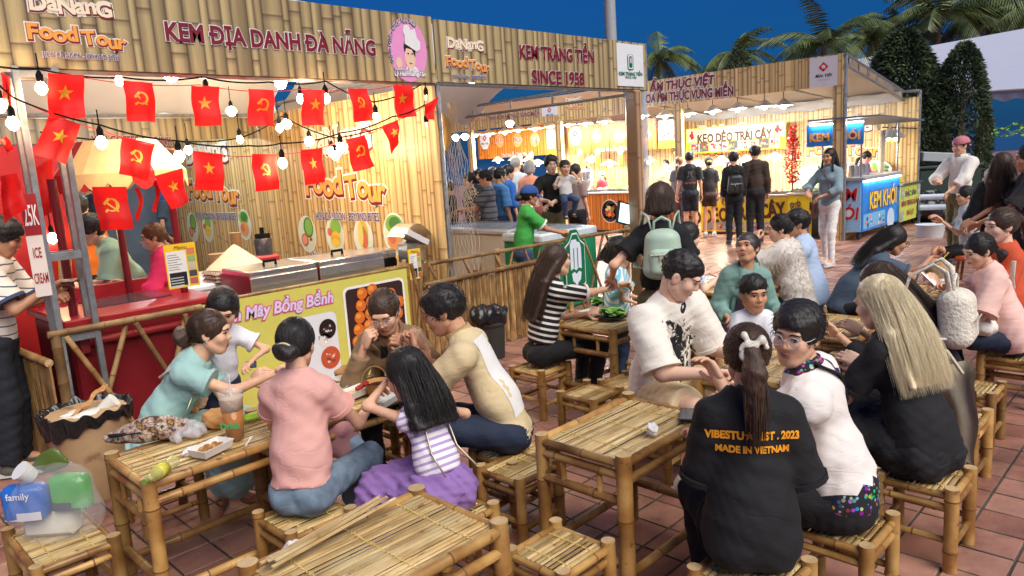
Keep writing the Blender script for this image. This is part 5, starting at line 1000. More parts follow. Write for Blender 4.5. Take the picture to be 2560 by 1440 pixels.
def bbox(q):
    if q[0] == 'c':
        r = max(q[3], q[4]); return np.minimum(q[1], q[2])-r, np.maximum(q[1], q[2])+r
    r = float(max(q[2])); return q[1]-r, q[1]+r
def cap(a, b, ra, rb=None, k=.02, cuts=()): return ('c', V3(a), V3(b), ra, ra if rb is None else rb, k, '+', cuts)
def elp(c, r, R=None, k=.02, op='+', cuts=()): return ('e', V3(c), V3(r), R, 0., k, op, cuts)
def isomesh(prims, h, cuts=(), fold=0., fseed=0, margin=.03, ffreq=55., fan=V3((1, 1, 1))):
    pos = [q for q in prims if q[6] == '+']; lo = np.min([bbox(q)[0] for q in pos], 0)-margin; hi = np.max([bbox(q)[1] for q in pos], 0)+margin
    n = np.ceil((hi-lo)/h).astype(int)+1; D = np.full(n, .3, np.float32); ax = [(lo[i]+h*np.arange(n[i])).astype(np.float32) for i in range(3)]
    for q in prims:
        a, b = bbox(q); k = q[5]; a = np.maximum(((a-k-3*h-lo)/h).astype(int), 0); b = np.minimum(((b+k+3*h-lo)/h).astype(int)+2, n)
        if np.any(b <= a): continue
        sl = tuple(slice(a[i], b[i]) for i in range(3)); P = np.stack(np.meshgrid(ax[0][sl[0]], ax[1][sl[1]], ax[2][sl[2]], indexing='ij'), -1); d = sdf(q, P)
        for (p, nn) in q[7]: d = np.maximum(d, (P-V3(p)) @ V3(nn))
        D[sl] = smin(D[sl], d, k) if q[6] == '+' else -smin(-D[sl], d, k)
    if cuts or fold:
        near_ = np.abs(D) < .045; I_ = np.argwhere(near_); P = np.stack([ax[k][I_[:, k]] for k in range(3)], -1); Dn = D[near_]
        if fold:
            rn = np.random.RandomState(fseed+11); w = np.zeros(len(P), np.float32)
            for i in range(5):
                v = rn.normal(size=3)*fan; v /= np.linalg.norm(v); f = ffreq*(1+.8*i*rn.uniform(.6, 1.2)); w += np.sin(P @ v*f+2.2*np.sin(P @ rn.normal(size=3)*5+rn.uniform(0, 6))+rn.uniform(0, 6)).astype(np.float32)/(1+.55*i)
            Dn = Dn+fold*w
        for (p, nn) in cuts: Dn = np.maximum(Dn, (P-V3(p).astype(np.float32)) @ V3(nn).astype(np.float32))
        D[near_] = Dn
        if cuts:
            I_ = np.argwhere(D < 0); P = np.stack([ax[k][I_[:, k]] for k in range(3)], -1); q_ = D[D < 0]
            for (p, nn) in cuts: q_ = np.maximum(q_, (P-V3(p).astype(np.float32)) @ V3(nn).astype(np.float32))
            D[D < 0] = q_
    return surf_nets(D, lo, h)
def np_mesh(name, parts, mats, smooth=True):
    """parts: list of (V, F(list/array), material index)"""
    mb_v = []; faces = []; mi = []; o = 0
    for V, F, k in parts:
        mb_v.append(np.asarray(V, float)); F = np.asarray(F)
        faces.extend((F+o).tolist()); mi.extend([k]*len(F)); o += len(V)
    me = bpy.data.meshes.new(name); me.from_pydata(np.vstack(mb_v).tolist(), [], faces); me.update()
    me.polygons.foreach_set('material_index', mi); me.polygons.foreach_set('use_smooth', [smooth]*len(faces))
    for m in mats: me.materials.append(m)
    return me
def rotm(yaw=0., pitch=0., roll=0.):
    """head turn: yaw left +, pitch down +, roll to its right +; columns = right, forward, up"""
    return np.array(Matrix.Rotation(yaw, 3, 'Z') @ Matrix.Rotation(-pitch, 3, 'X') @ Matrix.Rotation(roll, 3, 'Y'))
def ik(S, T, l1, l2, pole):
    S, T = V3(S), V3(T); d = T-S; L = np.linalg.norm(d); m = (l1+l2)*.995
    if L > m: T = S+d/L*m; d = T-S; L = m
    L = max(L, abs(l1-l2)+.02); a = (l1*l1-l2*l2+L*L)/(2*L); hh = math.sqrt(max(l1*l1-a*a, 0)); u = d/np.linalg.norm(d); p = V3(pole)-u*np.dot(pole, u); p /= np.linalg.norm(p)+1e-9
    return S+u*a+p*hh, T
SKINS = {}
def skin(c):
    k = 'skin_%d_%d_%d' % c
    if k not in MATS: M(k, srgb(*c), .52, var=.1, scale=26, bump=.05, bscale=300, sss=.12)
    return MATS[k]
def hairmat(c, name):
    if name in MATS: return MATS[name]
    m, nt, b = newmat(name); L = nt.links.new; tc = N(nt, 'ShaderNodeTexCoord'); mp = N(nt, 'ShaderNodeMapping'); mp.inputs['Scale'].default_value = (150, 150, 8); L(tc.outputs['Object'], mp.inputs[0])
    no = N(nt, 'ShaderNodeTexNoise'); no.inputs['Scale'].default_value = 1.5; no.inputs['Detail'].default_value = 3; L(mp.outputs[0], no.inputs[0])
    lo_ = .55 if c[0] < .4 else .82; r = ramp(nt, [(.3, tuple(x*lo_ for x in c)), (.7, tuple(min(.95, x*(2-lo_)) for x in c))], no.outputs[0]); L(r.outputs[0], b.inputs['Base Color']); b.inputs['Roughness'].default_value = .5
    bp = N(nt, 'ShaderNodeBump'); bp.inputs['Strength'].default_value = .7; bp.inputs['Distance'].default_value = .004; L(no.outputs[0], bp.inputs['Height']); L(bp.outputs[0], b.inputs['Normal']); return m
HB = hairmat((.014, .011, .010), 'hair_black'); HBR = hairmat((.055, .028, .016), 'hair_brown'); HLB = hairmat((.16, .08, .035), 'hair_chestnut'); HBL = hairmat((.82, .7, .46), 'hair_blonde'); HGR = hairmat((.3, .28, .26), 'hair_grey')
def crease(nt, b, k=.13):
    L = nt.links.new; tc = N(nt, 'ShaderNodeTexCoord'); mp = N(nt, 'ShaderNodeMapping'); mp.inputs['Scale'].default_value = (1, 1, 1.9); mp.inputs['Rotation'].default_value = (.5, .3, 0); L(tc.outputs['Object'], mp.inputs[0])
    n1 = N(nt, 'ShaderNodeTexNoise'); n1.inputs['Scale'].default_value = 4.2; n1.inputs['Detail'].default_value = 2; n1.inputs['Distortion'].default_value = 1.2; L(mp.outputs[0], n1.inputs[0]); r = ramp(nt, [(.36, (.8, .8, .8)), (.47, (1, 1, 1)), (.5, (.05, .05, .05)), (.53, (.95, .95, .95)), (.66, (.5, .5, .5))], n1.outputs[0])
    w = N(nt, 'ShaderNodeTexNoise'); w.inputs['Scale'].default_value = 480; L(tc.outputs['Object'], w.inputs[0])
    b1 = N(nt, 'ShaderNodeBump'); b1.inputs['Strength'].default_value = k; b1.inputs['Distance'].default_value = .012; L(r.outputs[0], b1.inputs['Height']); b2 = N(nt, 'ShaderNodeBump'); b2.inputs['Strength'].default_value = .22; b2.inputs['Distance'].default_value = .004; L(w.outputs[0], b2.inputs['Height']); L(b1.outputs[0], b2.inputs['Normal']); L(b2.outputs[0], b.inputs['Normal'])
def cloth(col, name=None, rough=.85, bump=.25, var=.07):
    name = name or 'cloth_%d_%d_%d' % col
    if name in MATS: return MATS[name]
    m = M(name, srgb(*col), rough, var=var, scale=7); crease(m.node_tree, m.node_tree.nodes['Principled BSDF']); return m
def stripes(name, c1, c2, period, duty=.5, axis=2, wob=0.):
    """woven stripes across the garment (garment coordinates in the 'rest' attribute)"""
    if name in MATS: return MATS[name]
    m, nt, b = newmat(name); L = nt.links.new; at = N(nt, 'ShaderNodeAttribute'); at.attribute_name = 'rest'; sp = N(nt, 'ShaderNodeSeparateXYZ'); L(at.outputs['Vector'], sp.inputs[0])
    d = N(nt, 'ShaderNodeMath', operation='DIVIDE', i1=period); L(sp.outputs[axis], d.inputs[0]); f = N(nt, 'ShaderNodeMath', operation='FRACT'); L(d.outputs[0], f.inputs[0]); g = N(nt, 'ShaderNodeMath', operation='LESS_THAN', i1=duty); L(f.outputs[0], g.inputs[0])
    mx = N(nt, 'ShaderNodeMixRGB'); mx.inputs[1].default_value = c4(srgb(*c1)); mx.inputs[2].default_value = c4(srgb(*c2)); L(g.outputs[0], mx.inputs[0]); L(mx.outputs[0], b.inputs['Base Color']); b.inputs['Roughness'].default_value = .85; crease(nt, b); return m
def checks(name, c1, c2, s):
    if name in MATS: return MATS[name]
    m, nt, b = newmat(name); L = nt.links.new; at = N(nt, 'ShaderNodeAttribute'); at.attribute_name = 'rest'; ck = N(nt, 'ShaderNodeTexChecker'); ck.inputs['Scale'].default_value = s; ck.inputs[1].default_value = c4(srgb(*c1)); ck.inputs[2].default_value = c4(srgb(*c2)); L(at.outputs['Vector'], ck.inputs[0]); L(ck.outputs[0], b.inputs['Base Color']); b.inputs['Roughness'].default_value = .85; return m
def printed(name, base, mode):
    """garment prints: 'ink' brush splash on the chest, 'folk' bright borders, 'tie' dyed diagonal bands"""
    if name in MATS: return MATS[name]
    m, nt, b = newmat(name); L = nt.links.new; at = N(nt, 'ShaderNodeAttribute'); at.attribute_name = 'rest'; sp = N(nt, 'ShaderNodeSeparateXYZ'); L(at.outputs['Vector'], sp.inputs[0]); b.inputs['Roughness'].default_value = .85; crease(nt, b)
    def mth(op, a, c=None, d=None):
        n = N(nt, 'ShaderNodeMath', operation=op)
        for i, v in enumerate((a, c, d)):
            if v is None: continue
            if isinstance(v, (int, float)): n.inputs[i].default_value = v
            else: L(v, n.inputs[i])
        return n.outputs[0]
    mx = N(nt, 'ShaderNodeMixRGB'); mx.inputs[1].default_value = c4(srgb(*base)); L(mx.outputs[0], b.inputs['Base Color'])
    if mode == 'ink':
        no = N(nt, 'ShaderNodeTexNoise'); no.inputs['Scale'].default_value = 9; no.inputs['Detail'].default_value = 7; no.inputs['Roughness'].default_value = .62; no.inputs['Distortion'].default_value = 2.2; L(at.outputs['Vector'], no.inputs[0])
        dx = mth('DIVIDE', mth('SUBTRACT', sp.outputs[0], .02), .15); dz = mth('DIVIDE', mth('SUBTRACT', sp.outputs[2], .24), .24); r2 = mth('ADD', mth('MULTIPLY', dx, dx), mth('MULTIPLY', dz, dz))
        k = mth('GREATER_THAN', mth('SUBTRACT', no.outputs[0], mth('MULTIPLY', r2, .12)), .46); k = mth('MULTIPLY', k, mth('GREATER_THAN', sp.outputs[1], .02)); L(k, mx.inputs[0]); mx.inputs[2].default_value = (.012, .012, .014, 1)
    elif mode == 'folk':
        vo = N(nt, 'ShaderNodeTexVoronoi'); vo.inputs['Scale'].default_value = 55; L(at.outputs['Vector'], vo.inputs[0]); hsv = N(nt, 'ShaderNodeHueSaturation'); hsv.inputs['Saturation'].default_value = 1.15; hsv.inputs['Value'].default_value = .6; L(vo.outputs['Color'], hsv.inputs['Color'])
        rg = N(nt, 'ShaderNodeMath', operation='PINGPONG', i1=.16); L(vo.outputs['Distance'], rg.inputs[0]); bl = mth('GREATER_THAN', vo.outputs['Distance'], .4); bk = N(nt, 'ShaderNodeMixRGB'); bk.inputs[2].default_value = (.012, .012, .02, 1); L(bl, bk.inputs[0]); L(hsv.outputs[0], bk.inputs[1]); L(bk.outputs[0], mx.inputs[2])
        wv = mth('MULTIPLY', mth('PINGPONG', sp.outputs[0], .03), .9); a = mth('LESS_THAN', mth('ADD', sp.outputs[2], wv), .09); s2 = mth('LESS_THAN', mth('ABSOLUTE', mth('SUBTRACT', mth('SUBTRACT', sp.outputs[0], .1), mth('MULTIPLY', mth('SUBTRACT', .45, sp.outputs[2]), .25))), mth('ADD', wv, .022)); c = mth('GREATER_THAN', sp.outputs[2], .53); L(mth('MAXIMUM', mth('MAXIMUM', a, s2), c), mx.inputs[0])
    elif mode == 'tie':
        q = mth('FRACT', mth('DIVIDE', mth('ADD', sp.outputs[0], sp.outputs[2]), .09)); L(mth('LESS_THAN', q, .5), mx.inputs[0]); mx.inputs[2].default_value = c4(srgb(120, 196, 214))
    return m

EYEW = PLAIN((.62, .58, .55), .25); IRIS = PLAIN((.012, .008, .006), .15); MASKW = PLAIN((.72, .75, .76), .8); LIP = {}
def finger_prims(R, o, s, side, curl=.5, spread=.1, grip=0.):
    """hand in its own frame: R columns = across (towards thumb), along fingers, out of the back"""
    T = lambda x, y, z: o+R @ V3((x*s, y*s, z*s)); pr = [elp(T(0, .045, 0), V3((.04, .05, .016))*s, R, .012), cap(T(.022, .02, 0), T(.03, .085, 0), .012*s, .011*s, .012), cap(T(-.025, .02, 0), T(-.028, .08, 0), .012*s, .010*s, .012)]
    for k, (x, L) in enumerate(((.029, .072), (.0095, .08), (-.0105, .075), (-.029, .058))):
        c = curl*(1+.12*k); a = V3((x, .088-.006*abs(k-1.2), 0)); sp = spread*(1.5-k)*.5; d = V3((sp, math.cos(c*.8), -math.sin(c*.8))); b = a+d*L*.48; d2 = V3((sp*.6, math.cos(c*2.0), -math.sin(c*2.0))); e = b+d2*L*.3; d3 = V3((sp*.4, math.cos(c*2.9), -math.sin(c*2.9))); f = e+d3*L*.24; r = .0088 if k < 3 else .0078
        pr += [cap(T(*a), T(*b), r*s*1.03, r*s, .005), cap(T(*b), T(*e), r*s, r*s*.92, .004), cap(T(*e), T(*f), r*s*.92, r*s*.8, .004)]
    a = V3((.03, .018, -.004)); b = V3((.058, .05, -.014-.01*curl)); e = V3((.06-.02*curl, .082, -.022-.02*curl)); pr += [cap(T(*a), T(*b), .0125*s, .0105*s, .01), cap(T(*b), T(*e), .0105*s, .0085*s, .005)]
    return pr
def head_prims(fem=1., open_=0., chin=1.):
    k = .018; j = .93 if fem else 1.0
    pr = [elp((0, -.014, .03), (.0745, .094, .086), None, k), elp((0, .018, -.03), (.061*j, .068, .084), None, .03), cap((0, .05, -.088), (0, .06, -.086), .024*j, .021*j, .03), cap((-.05*j, .0, -.055), (-.018, .05, -.088), .018, .02, .03), cap((.05*j, .0, -.055), (.018, .05, -.088), .018, .02, .03),
          cap((-.036, .06, -.022), (-.03, .062, -.03), .026, .024, .025), cap((.036, .06, -.022), (.03, .062, -.03), .026, .024, .025), cap((-.03, .078, .03), (.03, .078, .03), .016, .016, .022),
          cap((0, .085, .014), (0, .1, -.02), .0075, .0115, .012), cap((-.012, .09, -.025), (.012, .09, -.025), .0085, .0085, .008),
          elp((-.031, .101, .008), (.019, .014, .011), None, .014, '-'), elp((.031, .101, .008), (.019, .014, .011), None, .014, '-'), elp((0, .075, -.055), (.03, .015, .02), None, .014)]
    for s in (-1, 1):
        E = np.array(Matrix.Rotation(s*.28, 3, 'Z') @ Matrix.Rotation(.2, 3, 'X')); pr += [elp((s*.077, -.008, -.004), (.009, .021, .031), E, .008), elp((s*.086, .0, -.004), (.006, .011, .019), E, .006, '-')]
    return pr
def line_pts(n): return np.linspace(0, 1, n)
def strand_mesh(paths, r, nseg_fix=None):
    """thin three-sided tubes along many paths (array N x K x 3)"""
    Pn = np.asarray(paths); Nn, K, _ = Pn.shape; d = np.gradient(Pn, axis=1); d /= np.linalg.norm(d, axis=2, keepdims=True)+1e-9
    up = np.random.RandomState(1).normal(size=(Nn, 1, 3)); x = np.cross(d, up); x /= np.linalg.norm(x, axis=2, keepdims=True)+1e-9; y = np.cross(d, x)
    tp = (np.sin(np.linspace(.35, PI-.15, K)))[None, :, None]*r; V = np.stack([Pn+tp*(math.cos(a)*x+math.sin(a)*y) for a in (0, 2.094, 4.189)], 2).reshape(-1, 3)
    b = (np.arange(Nn)[:, None, None]*K+np.arange(K-1)[None, :, None])*3; j = np.arange(3)[None, None, :]; j2 = (j+1) % 3
    F = np.stack([b+j, b+j2, b+3+j2, b+3+j], -1).reshape(-1, 4); return V, F
def hair_build(style, hm, res, fine, seed, p, hv=V3((0, 0, -1)), bv=V3((0, -1, 0)), rv=V3((1, 0, 0))):
    """returns list of (V,F,0) in head space"""
    rn = np.random.RandomState(seed); out = []; th = p.get('thick', .014)
    fz = p.get('fringe', .0); z_n = p.get('nape', -.075)
    sc = [elp((0, -.02, .034), (.0745+th, .092+th, .087+th), None, .01)]
    face = elp((0, .118, -.052-fz), (.088 if style == 'short' else .076, .078, .112), None, .012, '-')
    L = p.get('len', .4)
    if style == 'short':
        pr = sc+[elp((0, .0, .062), (.07+th*.8, .088+th*.6, .062+th), None, .02), face, elp((.085, .035, -.06), (.035, .05, .05), None, .008, '-'), elp((-.085, .035, -.06), (.035, .05, .05), None, .008, '-')]
        out.append(isomesh(pr, res, cuts=[((0, 0, z_n+.01), (0, .25, -1))], fold=.0022, ffreq=90, fseed=seed))
    else:
        pr = list(sc)
        if style in ('long', 'bob'):
            zb = -.06 if style == 'bob' else -.06
            pr += [cap((.055, -.02, -.0), (.06, -.03, zb), .034, .03, .03), cap((-.055, -.02, -.0), (-.06, -.03, zb), .034, .03, .03), cap((0, -.06, 0), (0, -.075, zb), .055, .05, .03)]
        pr += [face]
        if style in ('bun', 'pony', 'lowpony', 'lowbun'): pr += [elp((.085, .05, -.06), (.03, .06, .055), None, .01, '-'), elp((-.085, .05, -.06), (.03, .06, .055), None, .01, '-')]
        cu = [] if style in ('long', 'bob') else [((0, 0, z_n), (0, .35, -1))]
        out.append(isomesh(pr, res, cuts=cu, fold=.0012, ffreq=70, fseed=seed))
    tie = {'pony': V3((0, -.125, .055)), 'lowpony': V3((0, -.125, -.03)), 'bun': V3((0, -.115, .075)), 'lowbun': V3((0, -.13, -.045))}.get(style)
    if style in ('bun', 'lowbun'):
        b = p.get('bun', .045); c = tie+V3((0, -b*.35, b*.3)); out.append(isomesh([elp(c, (b*1.15, b*.95, b), None, .01), elp(c+V3((b*.5, -b*.1, 0)), (b*.7, b*.7, b*.6), None, .02)], res, fold=.004, ffreq=60, fseed=seed))
    if style in ('pony', 'lowpony'):
        tl = p.get('tail', V3((.0, -.06, -.3))); w = p.get('tw', .035); a = tie; m_ = a+V3((tl[0]*.3, -.05, tl[2]*.3+.01)); e = a+tl
        out.append(isomesh([cap(a, m_, w*.55, w, .02), cap(m_, a+tl*.7, w, w*.85, .02), cap(a+tl*.7, e, w*.85, w*.2, .02)], res, fold=.0025, ffreq=70, fseed=seed))
    nape = V3((0, -.055, -.02))
    if style == 'long':
        sw = p.get('sw', .11); n = 9; pr = []
        for i in range(n):
            t = (i/(n-1)-.5)*2; a = V3((t*.072, -.08+.05*abs(t), .0)); b = nape+rv*t*sw*.95+bv*(.075-.03*t*t)+hv*.13; c = nape+rv*t*sw*1.05+bv*(.085-.02*t*t+p.get('kick', 0.))+hv*L*.93; pr += [cap(a, b, .03, .024, .02), cap(b, c, .024, .012, .02)]
        if p.get('front'):
            for s in (-1, 1): pr += [cap((s*.075, .03, .0), (s*.085, .06, -.18), .016, .018, .015), cap((s*.085, .06, -.18), (s*.09, .05, -p['front']), .018, .008, .015)]
        out.append(isomesh(pr, res*1.3, fold=p.get('lf', .0018), ffreq=60, fseed=seed))
    if fine:
        N_ = p.get('n', 260); u = rn.normal(size=(N_*3, 3)); u /= np.linalg.norm(u, axis=1, keepdims=True); ell = V3((.0745+th, .092+th, .087+th)); P0 = u*ell+V3((0, -.02, .034))
        ok = ~((P0[:, 1] > .045) & (P0[:, 2] < .07-fz)) & (P0[:, 2] > (-.05 if style != 'short' else -.03)); P0 = P0[ok][:N_]; K = 10; t = np.linspace(0, 1, K)[None, :, None]
        if tie is not None: e = tie+rn.normal(size=(len(P0), 3))*.012; Q = P0[:, None]*(1-t)+e[:, None]*t
        elif style == 'short':
            dv = np.stack([P0[:, 0]*.25+rn.normal(size=len(P0))*.018, rn.normal(size=len(P0))*.018+.028*(P0[:, 1] > 0), -.012-.014*rn.rand(len(P0))], 1)*p.get('slen', 1.)*.75; Q = P0[:, None]+dv[:, None]*t+V3((0, 0, .008))*np.sin(t*PI)
        else:
            ln = (L if style == 'long' else .05)*(.8+.25*rn.rand(len(P0)))[:, None]; az = np.clip(np.arctan2(P0[:, 0], -(P0[:, 1]+.02)), -1.7, 1.7); sw = p.get('sw', .11) if style == 'long' else .085
            sx_ = (np.sin(az)*sw*(1+.1*rn.normal(size=len(az))))[:, None]; bo = (.085*np.cos(az)+.03+rn.normal(size=len(az))*.009)[:, None]; E_ = nape+rv*sx_*1.08+bv*(bo+(p.get('kick', 0.) if style == 'long' else 0))+hv*ln; mid = nape+rv*sx_*1.0+bv*(bo+.02)+hv*.06
            Q = ((1-t)**2)*P0[:, None]+2*t*(1-t)*mid[:, None]+t*t*E_[:, None]
        c = V3((0, -.02, .034)); rel = (Q-c)/(ell+.0015); nn = np.linalg.norm(rel, axis=2, keepdims=True); Q = np.where(nn < 1, c+rel/np.maximum(nn, .3)*(ell+.0015), Q)
        out.append(strand_mesh(Q, p.get('sr', .0017)))
        if style in ('pony', 'lowpony'):
            tl = p.get('tail', V3((.0, -.06, -.3))); w = p.get('tw', .035); nT = 160; o1 = rn.normal(size=(nT, 3))*V3((.4, .4, .2))*w*.6; o2 = rn.normal(size=(nT, 3))*V3((.55, .55, .6))*w; A_ = tie+o1*.5; B_ = tie+V3((tl[0]*.3, -.075, tl[2]*.35+.03))+o2*.9; C_ = tie+tl*(.85+.25*rn.rand(nT, 1))+o2*.6; Q = ((1-t)**2)*A_[:, None]+2*t*(1-t)*B_[:, None]+t*t*C_[:, None]; out.append(strand_mesh(Q, p.get('sr', .0017)))
    return [(V, F, 0) for V, F in out if len(V)]

PEOPLE = []; SEATS = []
def person(label, anchor, face, pose=None, top=None, bottom=None, hair=None, skinc=(222, 170, 136), h=1.62, fem=1, near=1, sit=None, lean=(0, 0), twist=0., head=(0, 0, 0), hands=(None, None), feet=(None, None), curl=(.5, .5), shoes=None, extra=None, group=None, elbow=(None, None), hipw=1., bulk=1., mask=None, knee=(None, None), cap_=None, glasses=None, category='person', lipc=None, mouth=0.):
    """anchor: ('head', px, py) on the head centre, ('feet', px, py) or ('xy', X, Y). face: 0 away from camera, 90 screen left, 180 towards, 270 screen right"""
    if anchor[0] == 'depth' and sit is None:
        l_ = math.radians(lean[0]); h = 1.65*(CC+ray(anchor[1], anchor[2])*anchor[3])[2]/(.885+.175*math.cos(.6*l_)+.20*math.cos(l_)+.155*math.cos(1.15*l_)+.125)
    s = h/1.65; seed = len(PEOPLE)*13+5; R_ = math.radians
    pz = (sit+.085*s) if sit is not None else .885*s; O = V3((0, 0, pz))
    lf, ls = R_(lean[0]), R_(lean[1])
    def sd(k): return V3((math.sin(ls*k), math.sin(lf*k)*math.cos(ls*k), math.cos(lf*k)*math.cos(ls*k)))
    waist = O+sd(.6)*.175*s; chest = waist+sd(1.0)*.20*s; neck = chest+sd(1.15)*.155*s; U = sd(1.1); tw = R_(twist); Rv = V3((math.cos(tw), math.sin(tw), 0)); Rv = Rv-U*np.dot(Rv, U); Rv /= np.linalg.norm(Rv); Fv = np.cross(U, Rv); TR = np.stack([Rv, Fv, U], 1)
    shw = (.122 if fem else .15)*s*(1+.35*(bulk-1)); hr = rotm(R_(head[0]), R_(head[1]), R_(head[2])); hup = hr[:, 2]; hs = s*.95 if h > 1.3 else (.78+.2*h/1.65)
    hc = neck+U*.035*s+(hup*.6+U*.4)/np.linalg.norm(hup*.6+U*.4)*.095*hs+hr[:, 1]*.018*hs
    # limbs
    arms = []
    for i, sg in ((0, -1), (1, 1)):
        S = chest+U*.066*s+Rv*sg*shw; T = hands[i]
        if T is None: T = S+V3((sg*.06, .06, -.5))*s
        T = V3(T); pl = elbow[i] if elbow[i] is not None else (sg*.38, -.55, -1.); E, T = ik(S, T, .265*s, .24*s, pl); arms.append((S, E, T))
    legs = []
    for i, sg in ((0, -1), (1, 1)):
        H = O+V3((sg*.072*s*hipw, 0, 0)); A = feet[i]
        if A is None: A = (sg*.11, .33*s, .075*s) if sit is not None else (sg*.09*s, 0, .075*s)
        A = V3(A); kp = knee[i] if knee[i] is not None else ((sg*.25, 1, 1.2) if sit is not None else (0, 1, 0)); K, A = ik(H, A, .40*s, .40*s, kp); legs.append((H, K, A))
    # place
    th = R_(45+face)-PI/2; cs, sn = math.cos(th), math.sin(th); RZ = np.array([[cs, -sn, 0], [sn, cs, 0], [0, 0, 1]])
    if anchor[0] == 'head': W = G(anchor[1], anchor[2], hc[2]); loc = W-RZ @ V3((hc[0], hc[1], 0))
    elif anchor[0] == 'feet': loc = G(anchor[1], anchor[2], 0)
    elif anchor[0] == 'depth': W = CC+ray(anchor[1], anchor[2])*anchor[3]; loc = W-RZ @ V3((hc[0], hc[1], 0)); 
    else: loc = V3((anchor[1], anchor[2], 0))
    loc = V3((loc[0], loc[1], 0)); base_z = anchor[4] if anchor[0] == 'depth' and len(anchor) > 4 else (anchor[3] if anchor[0] == 'xy' and len(anchor) > 3 else 0.)
    root = thing('person', label, category, (loc[0], loc[1], base_z), th, group); PEOPLE.append((label, root, loc, RZ))
    if sit is not None and anchor[0] == 'head' and h > 1: SEATS.append((loc, sit, th, label))
    rb, rh_, rhd = ((.012, .0042, .0048) if near == 2 else (.015, .006, .0062) if near == 1 else (.022, .011, .013))
    bk = bulk*s
    # torso volumes (shared by body and clothes)
    def torso(g=0., k=.035):
        r_ = TR; f = 1.0 if fem else 1.06
        pr = [elp(O+V3((0, 0, .0)), V3((.116*hipw*bk+g, .088*bk+g, .09*s+g)), None, k), elp(waist+V3((0, 0, 0)), V3((.096*bk*f+g, .07*bk+g, .125*s+g)), r_, k), elp(chest+U*.02*s, V3((.108*bk*f+g, .076*bk+g, .145*s+g)), r_, k),
              cap(chest+U*.1*s-Rv*shw*.2, chest+U*.072*s-Rv*shw*.85, .045*s+g*.9, .038*s+g*.9, k), cap(chest+U*.1*s+Rv*shw*.2, chest+U*.072*s+Rv*shw*.85, .045*s+g*.9, .038*s+g*.9, k), cap(chest+U*.1*s, neck, .062*s+g, .046*s+g*.5, k)]
        if fem and h > 1.35:
            for sg in (-1, 1): pr.append(elp(chest+Rv*sg*.055*bk+Fv*.062*bk-U*.02*s, V3((.048, .042, .048))*bk+g, None, .03))
        if sit is not None:
            for sg in (-1, 1): pr.append(elp(O+V3((sg*.058*hipw*s, -.04*s, -.022*s)), V3((.06, .07, .062))*bk*hipw+g, None, k))
        return pr
    ra = (.034 if fem else .041)*bk; rl = (.06 if fem else .066)*bk
    def arm(i, g=0., f=2.): # f: 0..1 upper arm, 1..2 forearm
        S, E, T = arms[i]; pr = []; c = []
        if f <= 1.: 
            e = S+(E-S)*f; n = (E-S)/np.linalg.norm(E-S); c = [(e, n)]; pr.append(cap(S, S+(E-S)*min(1, f+.15), ra*1.1+g*.8, ra*(1.08-.12*f)+g*1.1, .03, c))
        else:
            pr.append(cap(S, E, ra*1.1+g, ra*.88+g, .035)); e = E+(T-E)*(f-1); n = (T-E)/np.linalg.norm(T-E); c = [(e, n)] if f < 2 else []; pr.append(cap(E, E+(T-E)*min(1, f-1+.05), ra*.9+g, ra*(.9-.28*(f-1))+g*.9, .025, c))
        return pr
    def leg(i, g=0., f=2., flare=0.):
        H, K, A = legs[i]; pr = []
        if f <= 1.:
            e = H+(K-H)*f; n = (K-H)/np.linalg.norm(K-H); pr.append(cap(H, H+(K-H)*min(1, f+.12), rl*1.05+g, rl*(1.05-.28*f)+g+flare, .035, [(e, n)]))
        else:
            pr.append(cap(H, K, rl*1.05+g, rl*.76+g, .035)); e = K+(A-K)*(f-1); n = (A-K)/np.linalg.norm(A-K); pr.append(cap(K, K+(A-K)*min(1, f-1+.05), rl*.74+g, rl*(.74-.26*(f-1))+g+flare, .03, [(e, n)]))
        return pr
    # body: one mesh of skin
    body = torso(-.012)+arm(0, -.002)+arm(1, -.002)+leg(0, -.004)+leg(1, -.004)
    for i in (0, 1):
        H, K, A = legs[i]; body += [elp(K+(A-K)*.28-V3((0, .012, 0))*s, V3((.036, .04, .085))*bk, None, .04)]
        fd = V3((0.03*(-1, 1)[i], 1, 0)); body += [cap(A, A+fd*.13*s+V3((0, 0, -.045*s)), .036*s, .03*s, .02), cap(A+V3((0, -.03*s, -.04*s)), A+fd*.16*s+V3((0, 0, -.052*s)), .026*s, .022*s, .02)]
    nk = [cap(chest+U*.1*s, hc-hup*.05*hs-hr[:, 1]*.02*hs, .052*s*(1 if fem else 1.12), .047*hs*(1 if fem else 1.14), .02)]
    parts = [(*isomesh(body+nk, rb), 0)]
    hp = head_prims(fem, mouth)
    V, F = isomesh(hp, rhd, margin=.012); parts.append(((V*hs) @ hr.T+hc, F, 0))
    for i, sg in ((0, -1), (1, 1)):
        S, E, T = arms[i]; y = (T-E)/np.linalg.norm(T-E); up = V3((-.6*sg, .2, .75)) if abs(y[2]) < .8 else V3((sg*.9, .45, .1)); z = up-y*np.dot(up, y); z /= np.linalg.norm(z); x = np.cross(y, z)*(1 if sg < 0 else -1); Rm = np.stack([x, y, z], 1)
        V, F = isomesh(finger_prims(Rm, T-y*.012*s, s*.98, sg, curl[i]), rh_ if near else .011, margin=.012); parts.append((V, F, 0))
    sm = skin(skinc); link('body', np_mesh('body', parts, [sm]), root)
    RH = lambda p: (np.asarray(p)*hs) @ hr.T+hc
